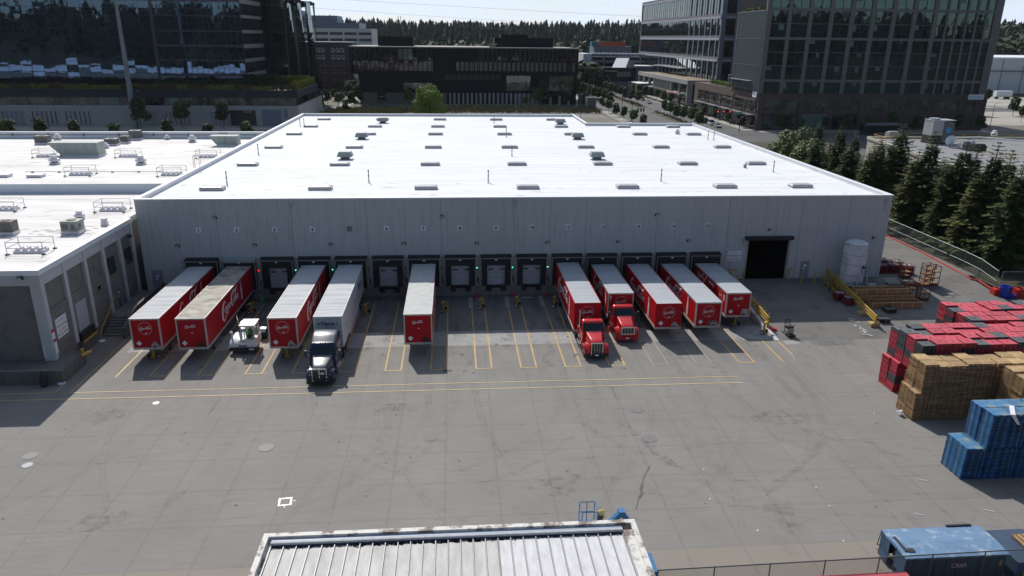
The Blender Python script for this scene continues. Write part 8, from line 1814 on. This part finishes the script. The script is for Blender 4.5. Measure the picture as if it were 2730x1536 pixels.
def signal_mast(px, py, h, arm, lab, sign=None):
    p = atz(px, py, 0); o = T('signal_mast', lab, 'traffic signal', (p.x, p.y, 0), 0, 'traffic signal masts'); m = MB(); m.cyl((0, 0, 0), (0, 0, h+2.5), .14, 8, 0, .09); m.bar((0, 0, h), (arm, -.5, h+.4), .14); m.path([(0, 0, h+2.5), (1.4, 0, h+3.2)], .07, 5); m.build('mast', MAT['signal'], o)
    for k in (.45, .7, .92):
        b = MB(); b.box(arm*k-.25, arm*k+.25, -.75, -.45, h-.6, h+.7); s_ = b.build('signal_head', MAT['signal'], o)
        b = MB(); b.cyl((arm*k, -.76, h+.4), (arm*k, -.80, h+.4), .15, 10); b.build('signal_light', RED2 if sign else MAT['signal'], s_)
    if sign: b = MB(); b.box(arm*.18-1.2 if arm > 0 else arm*.18-1.2, arm*.18+1.2, -.42, -.36, h-.5, h+.15); sgn = b.build('street_sign', MAT['streetgreen'], o); t = text_mesh(sign, .42, MAT['sign_white']); t.location = (arm*.18, -.43, h-.18); t.rotation_euler = (R(90), 0, 0); t.parent = sgn
RED2 = emit('signal_red', (1, .03, .02), 3)
signal_mast(1400+2095/3.677, 1300/3.677, 6.2, -8.5, 'traffic signal mast with green street sign at the near corner', '124th Ave NE'); signal_mast(1400+945/3.677, 1110/3.677, 6.5, 6.5, 'traffic signal mast at the left side of the crossing'); signal_mast(1400+1560/3.677, 1060/3.677, 6, -9, 'traffic signal mast before the stone podium corner', 'NE Spring'); signal_mast(1400+1040/3.677, 1190/3.677, 4.0, 4.5, 'low signal mast just behind the warehouse parapet')
p = atz(1400+975/3.677, 1120/3.677); m = MB(); m.lathe([(.55, 0), (.6, 1.3), (.4, 1.5), (.4, 1.8), (.05, 1.9)], 10); o = m.build('orange_barrel', MAT['orange'], smooth=True); o.location = (p.x, p.y, 0); tag(o, 'orange construction barrel beside the crossing', 'barrel')
def figure(name, joints, edges, radii, mats, loc, rz, lab, zsplit):
    me = bpy.data.meshes.new(name); me.from_pydata(joints, edges, []); me.update(); o = bpy.data.objects.new('fig', me); col.objects.link(o)
    sk = o.modifiers.new('s', 'SKIN'); sk.use_smooth_shade = True
    for i, r_ in enumerate(radii): me.skin_vertices[0].data[i].radius = (r_, r_*.85) if not hasattr(r_, '__len__') else r_
    me.skin_vertices[0].data[0].use_root = True; sb = o.modifiers.new('u', 'SUBSURF'); sb.levels = 1; sb.render_levels = 1
    bpy.context.view_layer.update(); ev = bpy.data.meshes.new_from_object(o.evaluated_get(bpy.context.evaluated_depsgraph_get())); bpy.data.objects.remove(o)
    ev.name = name; ev.materials.clear(); [ev.materials.append(m_) for m_ in mats]
    for p_ in ev.polygons: p_.material_index = zsplit(p_.center); p_.use_smooth = True
    r = bpy.data.objects.new(name, ev); col.objects.link(r); r.location = loc; r.rotation_euler = (0, 0, rz); tag(r, lab, 'person'); return r
SKIN_ = M('skin', (.45, .26, .18), .6); HAIR_ = M('hair', (.03, .02, .015), .8); VEST = M('vest_green', (.10, .55, .16), .6); DARKC = M('dark_cloth', (.02, .022, .03), .9)
p = atz(915, 268+5)
figure('person', [(0, 0, .95), (0, 0, 1.2), (0, 0, 1.42), (0, -.02, 1.55), (0, -.03, 1.68), (.1, 0, .9), (.11, -.12, .5), (.11, -.05, .08), (.11, -.2, .04), (-.1, 0, .9), (-.1, .12, .5), (-.1, .28, .1), (-.1, .16, .04), (.2, 0, 1.4), (.26, .08, 1.12), (.24, -.02, .88), (-.2, 0, 1.4), (-.26, -.08, 1.12), (-.24, -.2, .92)],
       [(0, 1), (1, 2), (2, 3), (3, 4), (0, 5), (5, 6), (6, 7), (7, 8), (0, 9), (9, 10), (10, 11), (11, 12), (2, 13), (13, 14), (14, 15), (2, 16), (16, 17), (17, 18)], [.15, .16, .15, .06, .10, .10, .07, .045, .04, .10, .07, .045, .04, .06, .045, .035, .06, .045, .035],
       [DARKC, SKIN_, HAIR_], (p.x, p.y, .1), R(160), 'distant person in dark clothes walking on the path', lambda c: 0 if c.z < 1.5 else (2 if c.z > 1.68 else 1))
figure('person', [(0, 0, 0), (0, .02, .28), (0, .03, .48), (0, .02, .6), (0, 0, .74), (.1, -.2, .02), (.12, -.42, .0), (.12, -.42, -.35), (-.1, -.2, .02), (-.12, -.42, .0), (-.12, -.42, -.35), (.21, .02, .46), (.27, -.1, .24), (.14, -.34, .30), (-.21, .02, .46), (-.27, -.1, .24), (-.14, -.34, .30)],
       [(0, 1), (1, 2), (2, 3), (3, 4), (0, 5), (5, 6), (6, 7), (0, 8), (8, 9), (9, 10), (2, 11), (11, 12), (12, 13), (2, 14), (14, 15), (15, 16)], [.17, .18, .17, .06, .105, .09, .07, .05, .09, .07, .05, .07, .05, .035, .07, .05, .035],
       [VEST, SKIN_, DARKC], (-19.85, -14.05, 1.38), 0, 'driver in a green safety vest seated in the yard tractor', lambda c: 1 if (c.z > .55 or (c.y < -.22 and c.z > .15)) else (2 if c.z < .08 else 0))
# ---- haze
m = MB(); m.box(-2620, 2620, -1520, 2620, -2, 150); hz = m.build('haze', MAT['side']); hz.data.materials.clear(); hm = bpy.data.materials.new('haze'); hm.use_nodes = True; ht = hm.node_tree; ht.nodes.clear()
ho = ht.nodes.new('ShaderNodeOutputMaterial'); pv = ht.nodes.new('ShaderNodeVolumePrincipled'); pv.inputs['Color'].default_value = (.78, .86, .95, 1); pv.inputs['Density'].default_value = .00004; pv.inputs['Anisotropy'].default_value = .2; ht.links.new(pv.outputs[0], ho.inputs['Volume']); hz.data.materials.append(hm); hz['kind'] = 'stuff'; hz['label'] = 'thin summer haze over the distance'
